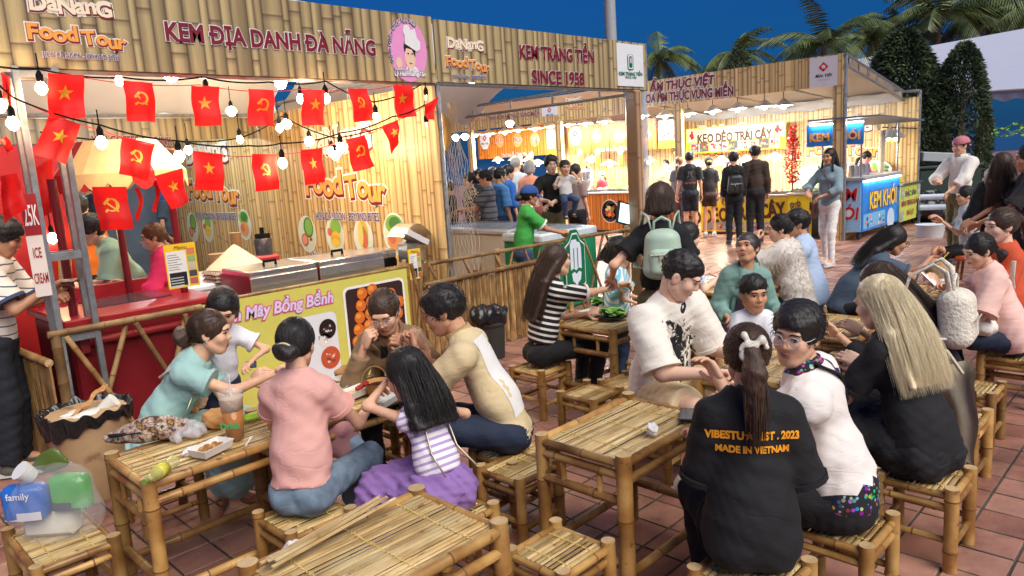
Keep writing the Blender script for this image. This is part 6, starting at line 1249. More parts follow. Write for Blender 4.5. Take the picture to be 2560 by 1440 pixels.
    # face
    if near:
        def fs(x, z):
            y = np.linspace(.14, .02, 70); P = np.stack([np.full(70, x), y, np.full(70, z)], -1); D = np.full(70, 9.)
            for q in hp: d = sdf(q, P); D = smin(D, d, q[5]) if q[6] == '+' else -smin(-D, d, q[5])
            k = np.argmax(D < 0); return y[k] if D[k] < 0 else .07
        on = lambda x, z, o: RH((x, fs(x, z)+o, z))
        for sg in (-1, 1):
            mbE = MB(); c = on(sg*.031, .006, .0015); ring = [on(sg*.031+.0155*math.cos(a), .006+(.0062 if math.sin(a) > 0 else .0048)*math.sin(a)*(.65 if head[1] > 25 else 1), .0012) for a in np.linspace(0, 2*PI, 14, endpoint=False)]; fwd = hr[:, 1]
            mbE.add([c+fwd*.0015]+ring, [(0, 1+i, 1+(i+1) % 14) for i in range(14)]); ir = [on(sg*.031+.0062*math.cos(a), .0065+.0058*math.sin(a), .0034) for a in np.linspace(0, 2*PI, 10, endpoint=False)]; mbE.add(ir, [tuple(range(10))], 1); mbE.build('eye', [EYEW, IRIS], root, smooth=False)
            MB().tube([on(sg*.031+x, .0075+.0052*math.cos(x/.0165*1.45), .002) for x in np.linspace(-.017, .0175, 7)], [.0008, .0016, .0019, .0019, .0019, .0016, .0008], 5).build('eyelid', IRIS, root, smooth=True)
            MB().tube([on(sg*(.031+x), .0275+.005*math.cos(x/.02*1.2)-.002*(x > .01), .0012) for x in np.linspace(-.018, .022, 7)], [.0016, .003, .0034, .0034, .003, .0024, .001], 5, flat=1).build('eyebrow', hair[1] if hair else HB, root, smooth=True)
        if not mask:
            lm = PLAIN(lipc or ((.32, .09, .075) if fem else (.36, .16, .12)), .4)
            MB().tube([on(x, -.0535+.0015*math.cos(x/.02*6), .0005) for x in np.linspace(-.023, .023, 9)], [.0012, .0034, .0044, .0046, .0042, .0046, .0044, .0034, .0012], 6).build('upper_lip', lm, root, smooth=True); MB().tube([on(x, -.0615-.001-mouth*.012*math.cos(x/.022*1.5), .0005) for x in np.linspace(-.02, .02, 8)], [.0012, .004, .0052, .0056, .0056, .0052, .004, .0012], 6).build('lower_lip', lm, root, smooth=True)
            if mouth: 
                q = [on(.018*math.cos(a), -.0585+.006*(.7+mouth)*math.sin(a), .0022) for a in np.linspace(0, 2*PI, 12, endpoint=False)]; MB().add(q, [tuple(range(12))]).build('mouth', PLAIN((.16, .02, .02), .4), root, smooth=False); MB().add([on(.015*math.cos(a), -.0565+.0035*math.sin(a), .0035) for a in np.linspace(0, 2*PI, 10, endpoint=False)], [tuple(range(10))]).build('teeth', PLAIN((.75, .72, .66), .3), root, smooth=False)
        else:
            mbk = MB(); mbk.grid(lambda u, v: RH(((u-.5)*.118, 0, -.012-.085*v)+V3((0, fs((u-.5)*.1*(1-.35*v), max(-.088, -.012-.085*v))+.008+.012*math.sin(PI*v)*math.cos((u-.5)*PI)-.016*abs(2*u-1)**2, 0))), 12, 8); mbk.build('face_mask', MASKW, root, smooth=True)
            for sg in (-1, 1): MB().tube([RH((sg*.058, .062, -.02)), RH((sg*.07, .03, .0)), RH((sg*.08, -.01, .02))], .0015, 4).build('mask_loop', MASKW, root)
        if glasses:
            gm = PLAIN(glasses, .25); 
            for sg in (-1, 1):
                rg = [RH((sg*.033+.025*math.cos(a), .103, .004+.021*math.sin(a))) for a in np.linspace(0, 2*PI, 19)]; MB().tube(rg, .0016, 5, caps=False).build('glasses_rim', gm, root, smooth=True); MB().add(rg[:-1], [tuple(range(18))]).build('lens', M('lens', (.8, .85, .88), .05, alpha=.16), root, smooth=False); MB().tube([RH((sg*.058, .102, .008)), RH((sg*.08, .06, .012)), RH((sg*.083, -.01, .012))], .0014, 5).build('glasses_temple', gm, root)
            MB().tube([RH((-.008, .106, .008)), RH((0, .109, .011)), RH((.008, .106, .008))], .0015, 5).build('glasses_bridge', gm, root)
    elif mask:
        V, F = isomesh([elp((0, .07, -.05), (.055, .045, .045), None, .01)], rhd); link('face_mask', np_mesh('face_mask', [(RH(V), F, 0)], [MASKW]), root)
    if hair:
        st, hm, hpz = hair[0], hair[1], (hair[2] if len(hair) > 2 else {}); hp_ = hair_build(st, hm, .0055 if near == 2 else .0075 if near else .013, near > 0, seed, hpz, hr.T @ (-sd(1.0)), hr.T @ (-Fv), hr.T @ Rv); link('hair', np_mesh('hair', [(RH(V), F, k) for V, F, k in hp_], [hm]), root)
    if cap_:
        cm, back = cap_; V, F = isomesh([elp((0, -.02, .04), (.101, .12, .105), None, .01)], .007, cuts=[((0, 0, .035), (0, .12 if not back else -.1, -1))]); prts = [(RH(V), F, 0)]; d = -1 if back else 1
        bm = MB(); bm.grid(lambda u, v: ((u-.5)*.15*(1-.25*v*v), d*(.085+.075*v-.03*(2*u-1)**2*(1)), .042-.028*v-.02*(2*u-1)**2), 10, 6); prts.append((RH(bm.v), bm.f, 0)); link('cap', np_mesh('cap', prts, [cm]), root)
    # clothes
    def rest_attr(me, V):
        V = np.asarray(V); rel = V-O; spn = np.clip(((V-O) @ U), -1, 1); R0 = np.stack([(V-chest) @ Rv, (V-chest) @ Fv, spn], 1)
        for i in (0, 1):
            S, E, T = arms[i]; 
            n = (E-S)/np.linalg.norm(E-S); t = (V-S) @ n; dist = np.linalg.norm((V-S)-np.clip(t, 0, .5)[:, None]*n, axis=1); m_ = (dist < ra*1.6) & (np.abs(R0[:, 0]) > shw*.85); R0[m_, 2] = .36*s-t[m_]
        a = me.attributes.new('rest', 'FLOAT_VECTOR', 'POINT'); a.data.foreach_set('vector', (R0/s).astype(np.float32).ravel())
    def garment(name, prims, mat, cuts=(), fold=.0016, res=None, rest=True, ff=52.):
        V, F = isomesh(prims, res or (rb*.85 if near else rb), cuts=cuts, fold=fold, fseed=seed, ffreq=ff, fan=V3((.85, .85, 1.25)))
        if not len(V): return None
        me = np_mesh(name, [(V, F, 0)], [mat]); 
        if rest: rest_attr(me, V)
        return link(name, me, root)
    if bottom:
        bm = bottom['mat']; f = bottom.get('f', 2.); g = bottom.get('g', .014); k = bottom.get('kind', 'trousers')
        if k == 'trousers':
            wc = ((O+sd(.3)*bottom.get('rise', .03)*s, sd(.3)),); pr = [q[:7]+(wc,) for q in torso(g)[:1]]+([q[:7]+(wc,) for q in torso(g)[-2:]] if sit is not None else [elp(O+V3((0, -.02*s, -.02*s)), V3((.12*hipw, .1, .09))*bk+g, None, .05)])+leg(0, g, f, bottom.get('flare', 0.))+leg(1, g, f, bottom.get('flare', 0.)); garment('trousers' if f > 1.3 else 'shorts', pr, bm, fold=bottom.get('fold', .0034)*.7)
        else:  # skirt or dress skirt
            pr = torso(g)[:1]+([q for q in torso(g)[-2:]] if sit is not None else []); K0, K1 = legs[0][1], legs[1][1]; H0 = O; fl = bottom.get('flare', .05); fcut = f
            for i in (0, 1):
                H, K, A = legs[i]; pr.append(cap(H, K, rl*1.1+g, rl*.9+g+fl*.3, .06))
                if f > 1: e = K+(A-K)*(f-1); pr.append(cap(K, e, rl*.9+g+fl*.4, rl*.7+g+fl, .09))
            mK = (K0+K1)/2; pr.append(cap(O, mK, .085*bk, .07*bk+fl*.5, .06))
            if f > 1: pr.append(cap(mK, mK+((legs[0][2]+legs[1][2])/2-mK)*(f-1), .08*bk+fl*.5, .08*bk+fl, .08))
            garment('skirt', pr, bm, cuts=[(O+sd(.3)*.14*s, sd(.3))], fold=bottom.get('fold', .005), ff=bottom.get('ff', 55.))
    if top:
        g = top.get('g', .016); f = top.get('f', .6); pr = torso(g)+arm(0, g+top.get('sg', .006), f)+arm(1, g+top.get('sg', .006), f)
        pr.append(elp(waist-U*.01*s, V3((.112*bk+g, .086*bk+g, .2*s)), TR, .05))
        hem = top.get('hem', -.06); cuts = []; pr.append(elp(neck+U*.035*s+Fv*.022*s, V3((.064, .066, .056))*s, TR, .008, '-')); pr.append(cap(neck+U*.02*s, neck+U*.06*s, .055*s, .06*s, .008)[:6]+('-', ()))
        if top.get('drape'): pr.append(elp(O+sd(.5)*.05*s-V3((0, .015, 0)), V3((.128*hipw*bk+g, .1*bk+g, .17*s)), None, .05))
        cuts.append((O+sd(.4)*hem*s, -(sd(.4)*.97+V3((0, .15, 0)))))
        o_ = garment('shirt', pr, top['mat'], cuts=cuts, fold=top.get('fold', .0034)*.6, ff=top.get('ff', 52.)); PEOPLE[-1] = (label, root, loc, RZ, o_)
        if top.get('collar'):
            cpts = lambda a, up, rr: neck-U*.015*s+TR @ V3((rr*math.sin(a), rr*math.cos(a)*.95-.004, up)); mbc = MB(); mbc.grid(lambda u, v: cpts(.45+(2*PI-.9)*u, .04*s*(1-abs(2*v-1))-.012*(v > .5)*(2*v-1)*2, (.062+.012*v)*s), 20, 4); mbc.build('collar', top['collar'] if not isinstance(top['collar'], bool) else top['mat'], root, smooth=True)
        if near and f < 1.2 and f > .3 and not top.get('cuffs'): top = dict(top, cuffs=top['mat'])
        if top.get('cuffs'):
            for i in (0, 1):
                S, E, T = arms[i]; e = S+(E-S)*f; n = (E-S)/np.linalg.norm(E-S); MB().tube([e-n*.016, e+n*.003], ra*(1.08-.12*f)+(g+top.get('sg', .006))*1.25+.002, 16).build('cuff', top['cuffs'], root)
        if top.get('apron'): pass
    if shoes:
        for i in (0, 1):
            A = legs[i][2]; fd = V3((0.03*(-1, 1)[i], 1, 0)); z0 = A[2]-.075*s
            pr = [cap(A+V3((0, -.025*s, -.035*s)), A+fd*.15*s+V3((0, 0, -.048*s)), .041*s, .034*s, .02), cap(A, A+V3((0, 0, -.03*s)), .043*s, .043*s, .02)]
            V, F = isomesh(pr, rb*.7, cuts=[((0, 0, z0+.004), (0, 0, -1)), ((0, 0, z0+.095*s), (0, 0, 1))]); sh_ = link('shoe', np_mesh('shoe', [(V, F, 0)], [shoes[0]]), root)
            bm = MB(); P = [A+V3((x*s, y*s, -.073*s)) for x, y in ((-.03, -.07), (.03, -.07), (.04, .02), (.045, .1), (.035, .17), (0, .195), (-.035, .17), (-.045, .1), (-.04, .02))]; bm.poly([p+V3((0, 0, .022*s)) for p in P], .024*s, (0, 0, 1)).build('sole', shoes[1], sh_, smooth=False)
    info = dict(root=root, O=O, chest=chest, neck=neck, U=U, Rv=Rv, Fv=Fv, hc=hc, hr=hr, hs=hs, arms=arms, legs=legs, RH=RH, loc=loc, RZ=RZ, s=s, TR=TR, shirt=PEOPLE[-1][4] if len(PEOPLE[-1]) > 4 else None)
    if extra: extra(info)
    return info
from mathutils.bvhtree import BVHTree
def on_cloth(info, pts, lift=.003, back=True):
    """lay flat points (x right, z up about the chest) onto the shirt's back or front"""
    me = info['shirt'].data; bv = BVHTree.FromPolygons([v.co for v in me.vertices], [p.vertices for p in me.polygons]); sg = -1 if back else 1; out = []
    for x, z, d in pts:
        o = info['chest']+info['Rv']*x+info['U']*z+info['Fv']*sg*.5; h = bv.ray_cast(Vector(o), Vector(-sg*info['Fv']))
        p = V3(h[0]) if h[0] is not None else info['chest']+info['Rv']*x+info['U']*z+info['Fv']*sg*.12
        out.append(p+info['Fv']*sg*(lift+d))
    return out
def cloth_text(info, t, x, z, size, mat, sx=1., back=True, bold=.03, arc=0.):
    P, F = glyphs(t, size, bold*size, 0, sx, 'CENTER'); mb = MB(); fl = 1 if back else -1
    mb.add(on_cloth(info, [(fl*(x+p[0]), z+p[1]-arc*p[0]**2, 0) for p in P], back=back), F); return mb.build('shirt_lettering', mat, info['root'], smooth=False)
def strap(info, pts, mat, w=.012, nm='strap', flat=None): return MB().tube(pts, w, 6, flat=flat).build(nm, mat, info['root'], smooth=True)
def clothpath(info, xz, back=True, lift=.006): return on_cloth(info, [(x, z, 0) for x, z in xz], lift, back)
CREAMW = cloth((238, 232, 222)); BLK = cloth((20, 20, 24)); DENIM = M('denim', srgb(58, 78, 112), .8, var=.25, scale=9, bump=.3, bscale=350); DENIML = M('denim_light', srgb(112, 132, 150), .85, var=.5, scale=16, bump=.3, bscale=350); DENIMD = M('denim_dark', srgb(26, 38, 60), .8, var=.2, scale=9, bump=.3, bscale=350)
for _d in (DENIM, DENIML, DENIMD): crease(_d.node_tree, _d.node_tree.nodes['Principled BSDF'])
KHAKI = cloth((96, 92, 66)); BEIGE = cloth((206, 186, 150)); SHW = (PLAIN((.62, .6, .56), .7), PLAIN((.7, .7, .68), .6)); SHB = (PLAIN((.03, .03, .035), .6), PLAIN((.1, .1, .1), .6)); SAND = (PLAIN(srgb(120, 84, 66), .6), PLAIN((.06, .05, .04), .6))
SK1, SK2, SK3, SKL = (224, 176, 144), (206, 152, 118), (186, 130, 98), (236, 194, 168)
def earring(i, sg): MB().ball(i['RH']((sg*.083, .0, -.035)), .004, 8, 6).build('earring', PLAIN((.8, .78, .72), .2), i['root'], smooth=True)

def backpack(i, col, label, w=.24, h_=.3, d=.12, dz=-.02, detail=True):
    b = thing('backpack', label, 'backpack', i['loc']+i['RZ'] @ (i['chest']-i['Fv']*(.115*i['s']+d*.55+.02)+i['U']*dz)+V3((0, 0, i['root'].location[2])), i['root'].rotation_euler[2]); m_ = M('leather_'+label[:9].replace(' ', '_'), col, .45, var=.04, bump=.1, bscale=150)
    pr = [cap((x, 0, -h_/2+.06), (x*.75, .01, h_/2-.075), .06, .058, .05) for x in (-w/2+.06, 0, w/2-.06)]; V, F = isomesh(pr, .008); V[:, 1] *= d/.12; link('bag_body', np_mesh('bag_body', [(V, F, 0)], [m_]), b)
    if detail:
        V, F = isomesh([cap((x, -.05, -h_/2+.06), (x, -.045, -.0), .03, .03, .05) for x in (-w/2+.07, 0, w/2-.07)], .007); link('front_pocket', np_mesh('front_pocket', [(V, F, 0)], [m_]), b); MB().tube([(-w*.32, -.085, .0), (w*.32, -.085, .0)], .004, 6).build('zip', PLAIN((.5, .5, .42), .3), b); MB().box((-.02, -.09, -.018), (.01, .004, .035)).build('zip_pull', PLAIN((.5, .4, .3), .3), b)
    MB().tube([(-.05, .02, h_/2-.03), (-.045, .02, h_/2+.035), (0, .02, h_/2+.06), (.045, .02, h_/2+.035), (.05, .02, h_/2-.03)], .008, 8).build('top_handle', m_, b, smooth=True)
    for sg in (-1, 1):
        P = [V3((sg*.05, .03, h_/2-.05)), V3((sg*.08, .05, h_/2+.05-dz*.5)), V3((sg*.1, .1, h_/2+.06-dz)), V3((sg*.11, .2, h_/2+.0-dz)), V3((sg*.14, .24, .05)), V3((sg*.16, .16, -.1)), V3((sg*w*.45, .03, -h_/2+.06))]; MB().tube(P, .013, 6, flat=.5).build('shoulder_strap', m_, b, smooth=True)
# ---------------- group at the left table
def xA1(i):
    earring(i, 1); C, U, Fv, Rv = i['chest'], i['U'], i['Fv'], i['Rv']
    strap(i, [C+Rv*.1-Fv*.09-U*.02, C+Rv*.1-Fv*.04+U*.115, C+Rv*.1+Fv*.04+U*.115, C+Rv*.115+Fv*.09], M('cream_leather', (.68, .62, .5), .45), .009)
    strap(i, [C+Rv*.115+Fv*.09, C+Rv*.13+Fv*.12-U*.15, C+Rv*.14+Fv*.2-U*.26], M('chain_gold', (.5, .42, .3), .3, .8), .005, 'bag_chain')
person('woman in mint dress with low bun laughing at left table', ('head', 528, 832), 276, sit=.36, lean=(34, 0), head=(0, 8, 0), hands=((.0, .5, .72), (.12, .66, .78)), top=dict(mat=cloth((158, 196, 190), bump=.15), f=.55, hem=-.08, g=.02, sg=.012), bottom=dict(kind='skirt', mat=cloth((158, 196, 190), bump=.15), f=1.5, g=.03, flare=.05), hair=('lowbun', HBR, dict(bun=.055, n=320)), skinc=SK1, h=1.6, near=2, extra=xA1, mouth=.7, feet=((-.1, .3, .07), (.1, .36, .07)), shoes=(PLAIN(srgb(196, 150, 120), .5), PLAIN(srgb(170, 120, 90), .5)))
def xA2(i): MB().tube([i['arms'][0][2]+V3((0, .0, .0)), i['arms'][0][2]+V3((.005, .01, -.03))], .03, 10, caps=False).build('wrist_band', PLAIN((.05, .06, .1)), i['root'])
person('girl with black bob in white school shirt at left table', ('depth', 558, 778, 4.0), 215, lean=(14, -6), head=(-18, 26, -8), hands=((-.12, .24, .76), (.16, .3, .66)), elbow=((-1, -.1, -.3), (1, .2, -.2)), top=dict(mat=cloth((226, 226, 232)), f=.6, collar=cloth((230, 230, 236)), sg=.012), bottom=dict(mat=cloth((40, 44, 70))), hair=('bob', HB, dict(fringe=.03, thick=.016, n=360)), skinc=SK1, near=2, extra=xA2)
def xA3(i):
    mb = MB(); C = i['RH']((.0, -.165, -.0)); mb.tube([i['RH']((x, -.15-.028*math.cos(x*28), -.012+.02*math.cos(x*40))) for x in np.linspace(-.035, .035, 8)], .005, 6).build('hair_claw', PLAIN(srgb(206, 186, 150), .3), i['root'], smooth=True)
person('woman in pink top and denim seen from behind', ('head', 742, 862), 352, sit=.36, lean=(12, -2), head=(4, 14, 0), hands=((-.18, .42, .72), (.2, .42, .70)), top=dict(mat=cloth((222, 168, 158), bump=.12), f=.5, hem=.02, g=.022, sg=.005), bottom=dict(mat=DENIML, f=2., g=.016, flare=.01, rise=.09), hair=('lowbun', HB, dict(bun=.05, n=380, thick=.015)), skinc=SK1, h=1.54, near=2, extra=xA3, hipw=1.02, feet=((-.12, .3, .07), (.16, .3, .07)))
def xA4(i):
    mb = MB(); mb.add(on_cloth(i, [(-.05, .1, 0), (.05, .1, 0), (.07, -.05, 0), (.06, -.2, 0), (-.06, -.2, 0), (-.07, -.05, 0)], .006, False), [(5, 4, 3, 2, 1, 0)]); mb.build('black_top', BLK, i['root'], smooth=False)
    for sg in (-1, 1): strap(i, clothpath(i, [(sg*.1, .17), (sg*.075, .08), (sg*.085, -.08), (sg*.07, -.2)], False, .012), cloth((136, 110, 80)), .02, 'lapel', .3)
    strap(i, clothpath(i, [(-.07, .15), (-.03, .05), (0, -.02), (.03, .05), (.07, .15)], False, .012), BLK, .004, 'lanyard')
person('woman in brown blazer and glasses eating at left table', ('head', 962, 782), 188, sit=.36, lean=(28, 0), head=(-14, 26, 4), hands=((-.17, .34, .83), (.13, .36, .86)), curl=(.9, .9), top=dict(mat=cloth((140, 112, 82), bump=.3), f=1.75, hem=-.08, g=.02, fold=.0035), bottom=dict(mat=BLK), hair=('lowpony', HBR, dict(n=340, tail=V3((.1, -.1, -.2)))), skinc=SK1, h=1.62, near=2, glasses=(.5, .42, .36), extra=xA4)
def xA5(i):
    T = i['arms'][0][2]
    for k in (0, 1): MB().tube([T+V3((.01+.012*k, -.02, .09)), T+V3((.0, .05, -.17))], .0028, 5).build('chopstick', PLAIN(srgb(226, 196, 140), .6), i['root'])
    C = i['chest']; mb = MB(); mb.add(on_cloth(i, [(x, z, 0) for z in np.linspace(.1, -.33, 12) for x in np.linspace(-.1, .1, 6)], .004, True), [(a*6+b, a*6+b+1, a*6+b+7, a*6+b+6) for a in range(11) for b in range(5)]); mb.build('white_back_panel', cloth((226, 224, 220)), i['root'], smooth=True)
person('man in beige polo and jeans eating with chopsticks', ('head', 1108, 778), 82, sit=.34, lean=(25, 0), head=(6, 16, 0), fem=0, hands=((.0, .44, .86), (.12, .5, .84)), elbow=((-.5, .1, -1), (.6, .1, -1)), curl=(1.0, .9), top=dict(mat=cloth((212, 192, 150), bump=.2), f=.62, hem=-.07, g=.018, collar=cloth((190, 156, 104)), sg=.014, cuffs=cloth((170, 132, 84))), bottom=dict(mat=DENIMD, f=1.98, g=.018), hair=('short', HB, dict(thick=.016, n=520, slen=.6)), skinc=SK2, h=1.7, near=2, extra=xA5, feet=((-.12, .4, .08), (.06, .3, .08)), shoes=SAND)
def xA6(i):
    C, U, Fv, Rv = i['chest'], i['U'], i['Fv'], i['Rv']; g = M('chain_gold')
    for x in (-.05, .07): strap(i, clothpath(i, [(x*.8, .1), (x, .0), (x*1.2, -.12), (x*1.3, -.22)], True, .012), g, .004, 'bag_chain')
    MB().ball(i['RH']((.055, -.03, .075)), (.012, .012, .01), 8, 6).build('hair_clip', PLAIN((.03, .25, .26), .3), i['root'])
    # plush dog bag hanging at her back
    b = thing('plush_bag', 'brown and white plush puppy bag behind the girl', 'bag', G(1052, 1180, .36), -PI/4)
    F_ = M('plush_brown', (.13, .07, .045), .95, bump=1., bscale=90); W_ = M('plush_white', (.7, .66, .6), .95, bump=1., bscale=90)
    V, F = isomesh([elp((0, 0, 0), (.075, .06, .065), None, .01)], .008, fold=.002, ffreq=80); link('head', np_mesh('head', [(V, F, 0)], [F_], True), b)
    for sg in (-1, 1): V, F = isomesh([elp((sg*.085, .0, -.01), (.03, .04, .055), None, .01)], .008, fold=.002, ffreq=80); link('ear', np_mesh('ear', [(V, F, 0)], [F_], True), b); MB().ball((sg*.035, -.055, -.005), (.017, .012, .018), 12, 8).build('eye', PLAIN((.01, .02, .03), .1), b, smooth=True)
    V, F = isomesh([cap((0, -.055, .05), (0, -.062, .01), .012, .014, .01), elp((0, -.058, -.028), (.034, .024, .024), None, .015)], .006); link('muzzle', np_mesh('muzzle', [(V, F, 0)], [W_], True), b); MB().ball((0, -.083, -.022), (.009, .006, .007), 8, 6).build('nose', BLACK, b, smooth=True); MB().ball((.11, .01, -.035), (.03, .03, .03), 10, 8).build('paw', W_, b, smooth=True)
person('girl in striped vest and purple skirt at left table', ('head', 1016, 938), 40, sit=.36, lean=(22, 0), head=(18, 20, 0), h=1.2, hands=((-.02, .3, .86), (.15, .28, .7)), elbow=((-1, -.1, -.6), (1, -.2, -.5)), curl=(1., .5), top=dict(mat=stripes('vest_stripes', (236, 232, 236), (176, 152, 200), .04, .4), f=.06, hem=.1, g=.014), bottom=dict(kind='skirt', mat=cloth((142, 108, 172), bump=.1), f=1.55, g=.04, flare=.09, fold=.0065, ff=60), hair=('long', HB, dict(len=.25, sw=.1, n=460, kick=.0)), skinc=SK1, near=2, extra=xA6)
# ---------------- group at the right foreground tables
AMB = PLAIN(srgb(240, 160, 30), .6)
def xB1(i):
    cloth_text(i, 'VIBESTU', -.09, .0, .036, AMB, .9, bold=.05); cloth_text(i, 'EST . 2023', .085, .0, .036, AMB, .84, bold=.05, arc=.25); cloth_text(i, '★', -.014, .0, .034, AMB); cloth_text(i, 'MADE IN VIETNAM', .0, -.044, .031, AMB, .9, bold=.05)
    sc_s = .7; SCR = M('satin_scrunchie', (.72, .68, .58), .35, bump=.3, bscale=30); V, F = isomesh([elp((0, -.125, .06), (.036, .026, .03), None, .01), elp((-.042, -.12, .02), (.02, .014, .05), None, .015), cap((.01, -.12, .07), (.06, -.12, .09), .012, .02, .01), cap((.06, -.12, .09), (.07, -.12, .05), .018, .012, .01), cap((-.01, -.12, .075), (-.03, -.115, .11), .012, .017, .01)], .006, fold=.004, ffreq=70); V = (V-V3((0, -.12, .06)))*[sc_s, sc_s*1.2, sc_s]+V3((0, -.13, .055)); link('scrunchie', np_mesh('scrunchie', [(i['RH'](V), F, 0)], [SCR]), i['root'])
    strap(i, [i['arms'][0][1]+V3((.02+.05*math.cos(a), -.04, -.14+.1*math.sin(a))) for a in np.linspace(0, 2*PI, 14)], BLK, .005, 'bag_strap')
person('young woman in black lettered T-shirt with ribboned ponytail, back turned', ('head', 1866, 892), 352, sit=.37, lean=(10, 1), head=(-2, 10, 2), hands=((-.14, .3, .66), (.2, .28, .66)), elbow=((-.12, -.5, -1), (.2, -.5, -1)), top=dict(mat=cloth((19, 19, 22), bump=.15), f=.95, hem=-.1, g=.026, sg=.018, drape=1, fold=.0042, ff=40.), bottom=dict(mat=BLK, g=.02), hair=('pony', HBR, dict(tail=V3((.015, -.05, -.36)), tw=.042, n=420, sr=.0019)), skinc=SK1, h=1.53, near=2, bulk=1.02, hipw=1.06, extra=xB1, shoes=SHW)
def xB2(i): strap(i, clothpath(i, [(-.06, .17), (.0, .1), (.09, -.02), (.14, -.12)], True, .01), BLK, .022, 'shoulder_strap', .25)
person('man in glasses and bright folk print shirt leaning to talk', ('head', 1992, 838), 60, sit=.35, lean=(14, -4), head=(74, 4, -6), fem=0, hands=((-.05, .42, .86), (.15, .4, .7)), top=dict(mat=printed('folk_shirt', (232, 226, 220), 'folk'), f=.75, hem=-.1, g=.026, sg=.022, collar=cloth((200, 90, 150)), drape=1, fold=.004, ff=44.), bottom=dict(mat=BLK, f=.9, g=.03), hair=('short', HB, dict(thick=.017, n=520, slen=.55)), skinc=SK1, h=1.62, near=2, bulk=1.1, glasses=(.55, .58, .6), extra=xB2, shoes=SHB)
def xB3(i):
    b = thing('tote_bag', 'cream canvas tote bag hanging beside the blonde woman', 'bag', G(2372, 1060, .45)*[1, 1, 0], i['root'].rotation_euler[2])
    MB().grid(lambda u, v: ((.02+.03*math.sin(u*7+v*3))*math.sin(PI*u)+.03*(v), -.11+.2*u*(1-.15*v)+.01*math.sin(v*9), .72-.46*v+.03*math.sin(u*5)), 14, 16).build('canvas', M('canvas_cream', (.62, .55, .4), .85, bump=.3, bscale=200), b, smooth=True); MB().tube([(.0, -.05, .7), (-.04, .0, .8), (-.06, .03, .8), (.0, .08, .7)], .01, 6).build('handle', M('canvas_cream'), b)
person('blonde woman with long straight hair in black dress, back turned', ('head', 2196, 758), 30, sit=.36, lean=(20, 2), head=(14, 16, 4), hands=((-.1, .45, .74), (.16, .4, .7)), top=dict(mat=BLK, f=.8, hem=-.1, g=.024, drape=1), bottom=dict(kind='skirt', mat=BLK, f=1.3, g=.03, flare=.04), hair=('long', HBL, dict(len=.41, sw=.13, n=4200, thick=.016, kick=.02, sr=.0009, lf=.0006)), skinc=SKL, h=1.6, near=2, hipw=1.05, extra=xB3)
def xB3b(i): M('leather_cream_flu', (.74, .69, .58), .95, bump=1., bscale=60); backpack(i, (.74, .69, .58), 'cream fluffy backpack worn by the dark haired woman', .27, .3, .15, -.06)
person('dark haired woman half hidden beyond the blonde woman', ('head', 2196, 712), 50, sit=.37, lean=(34, 6), head=(10, 20, 0), hands=((-.1, .5, .74), (.16, .45, .7)), top=dict(mat=BLK, f=1.6, g=.022), bottom=dict(mat=BLK), hair=('long', HBR, dict(len=.45, sw=.13, n=500, kick=.02)), skinc=SK1, h=1.6, near=1, extra=xB3b)
person('man in white dragon print T-shirt and beige shorts', ('head', 1702, 688), 214, sit=.37, lean=(16, 6), head=(34, 32, 4), fem=0, hands=((-.12, .42, .70), (.12, .48, .68)), elbow=((-.6, -.2, -1), (.5, -.3, -1)), curl=(.7, .8), top=dict(mat=printed('ink_shirt', (232, 226, 214), 'ink'), f=.92, hem=-.08, g=.024, sg=.022, drape=1, fold=.0042, ff=44.), bottom=dict(mat=BEIGE, f=.82, g=.026, flare=.012, fold=.004), hair=('short', HB, dict(thick=.004, n=420, slen=.4)), skinc=SKL, h=1.78, near=2, bulk=1.08, feet=((-.14, .36, .08), (.14, .3, .08)), shoes=SHW)
def xB5(i):
    mb = MB(); mb.add(on_cloth(i, [(-.04, .14, 0), (.04, .14, 0), (.06, -.05, 0), (.07, -.25, 0), (-.07, -.25, 0), (-.06, -.05, 0)], .004, False), [(5, 4, 3, 2, 1, 0)]); mb.build('dark_top', PLAIN((.05, .03, .05), .8), i['root'], smooth=False)
    for sg in (-1, 1): strap(i, clothpath(i, [(sg*.06, .17), (sg*.06, .05), (sg*.08, -.1), (sg*.08, -.25)], False, .012), cloth((128, 164, 156)), .022, 'jacket_edge', .35)
    for k in (0, 1): S, E, T = i['arms'][k]; n = V3(((-1, 1)[k]*.05, 0.02, 0.0)); strap(i, [S+n+V3((0, 0, .03)), (S+E)/2+n*1.05, E+n*.95], PLAIN((.08, .05, .03), .7), .008, 'sleeve_stripe', .5)
person('older woman in sage green jacket looking up', ('head', 1868, 622), 178, sit=.36, lean=(14, -4), head=(-38, -18, 6), hands=((-.2, .3, .60), (.15, .3, .6)), top=dict(mat=cloth((124, 160, 150)), f=1.8, hem=-.1, g=.026, fold=.004), bottom=dict(mat=cloth((60, 40, 60))), hair=('lowpony', M('hair_greying', (.05, .045, .042), .5, stretch=(60, 60, 6), var=.6, scale=3), dict(n=340)), skinc=SK2, h=1.55, near=2, extra=xB5, mouth=.35)
person('toddler in white shirt sitting on a lap', ('head', 1884, 735), 176, sit=.5, lean=(4, 0), head=(8, 4, 0), h=.86, hands=((-.12, .18, .55), (.12, .18, .55)), top=dict(mat=cloth((224, 228, 236)), f=1.5, g=.012), bottom=dict(mat=cloth((40, 60, 150))), hair=('short', HB, dict(thick=.008, n=300, slen=.5)), skinc=SK2, near=2, fem=0, bulk=1.15)
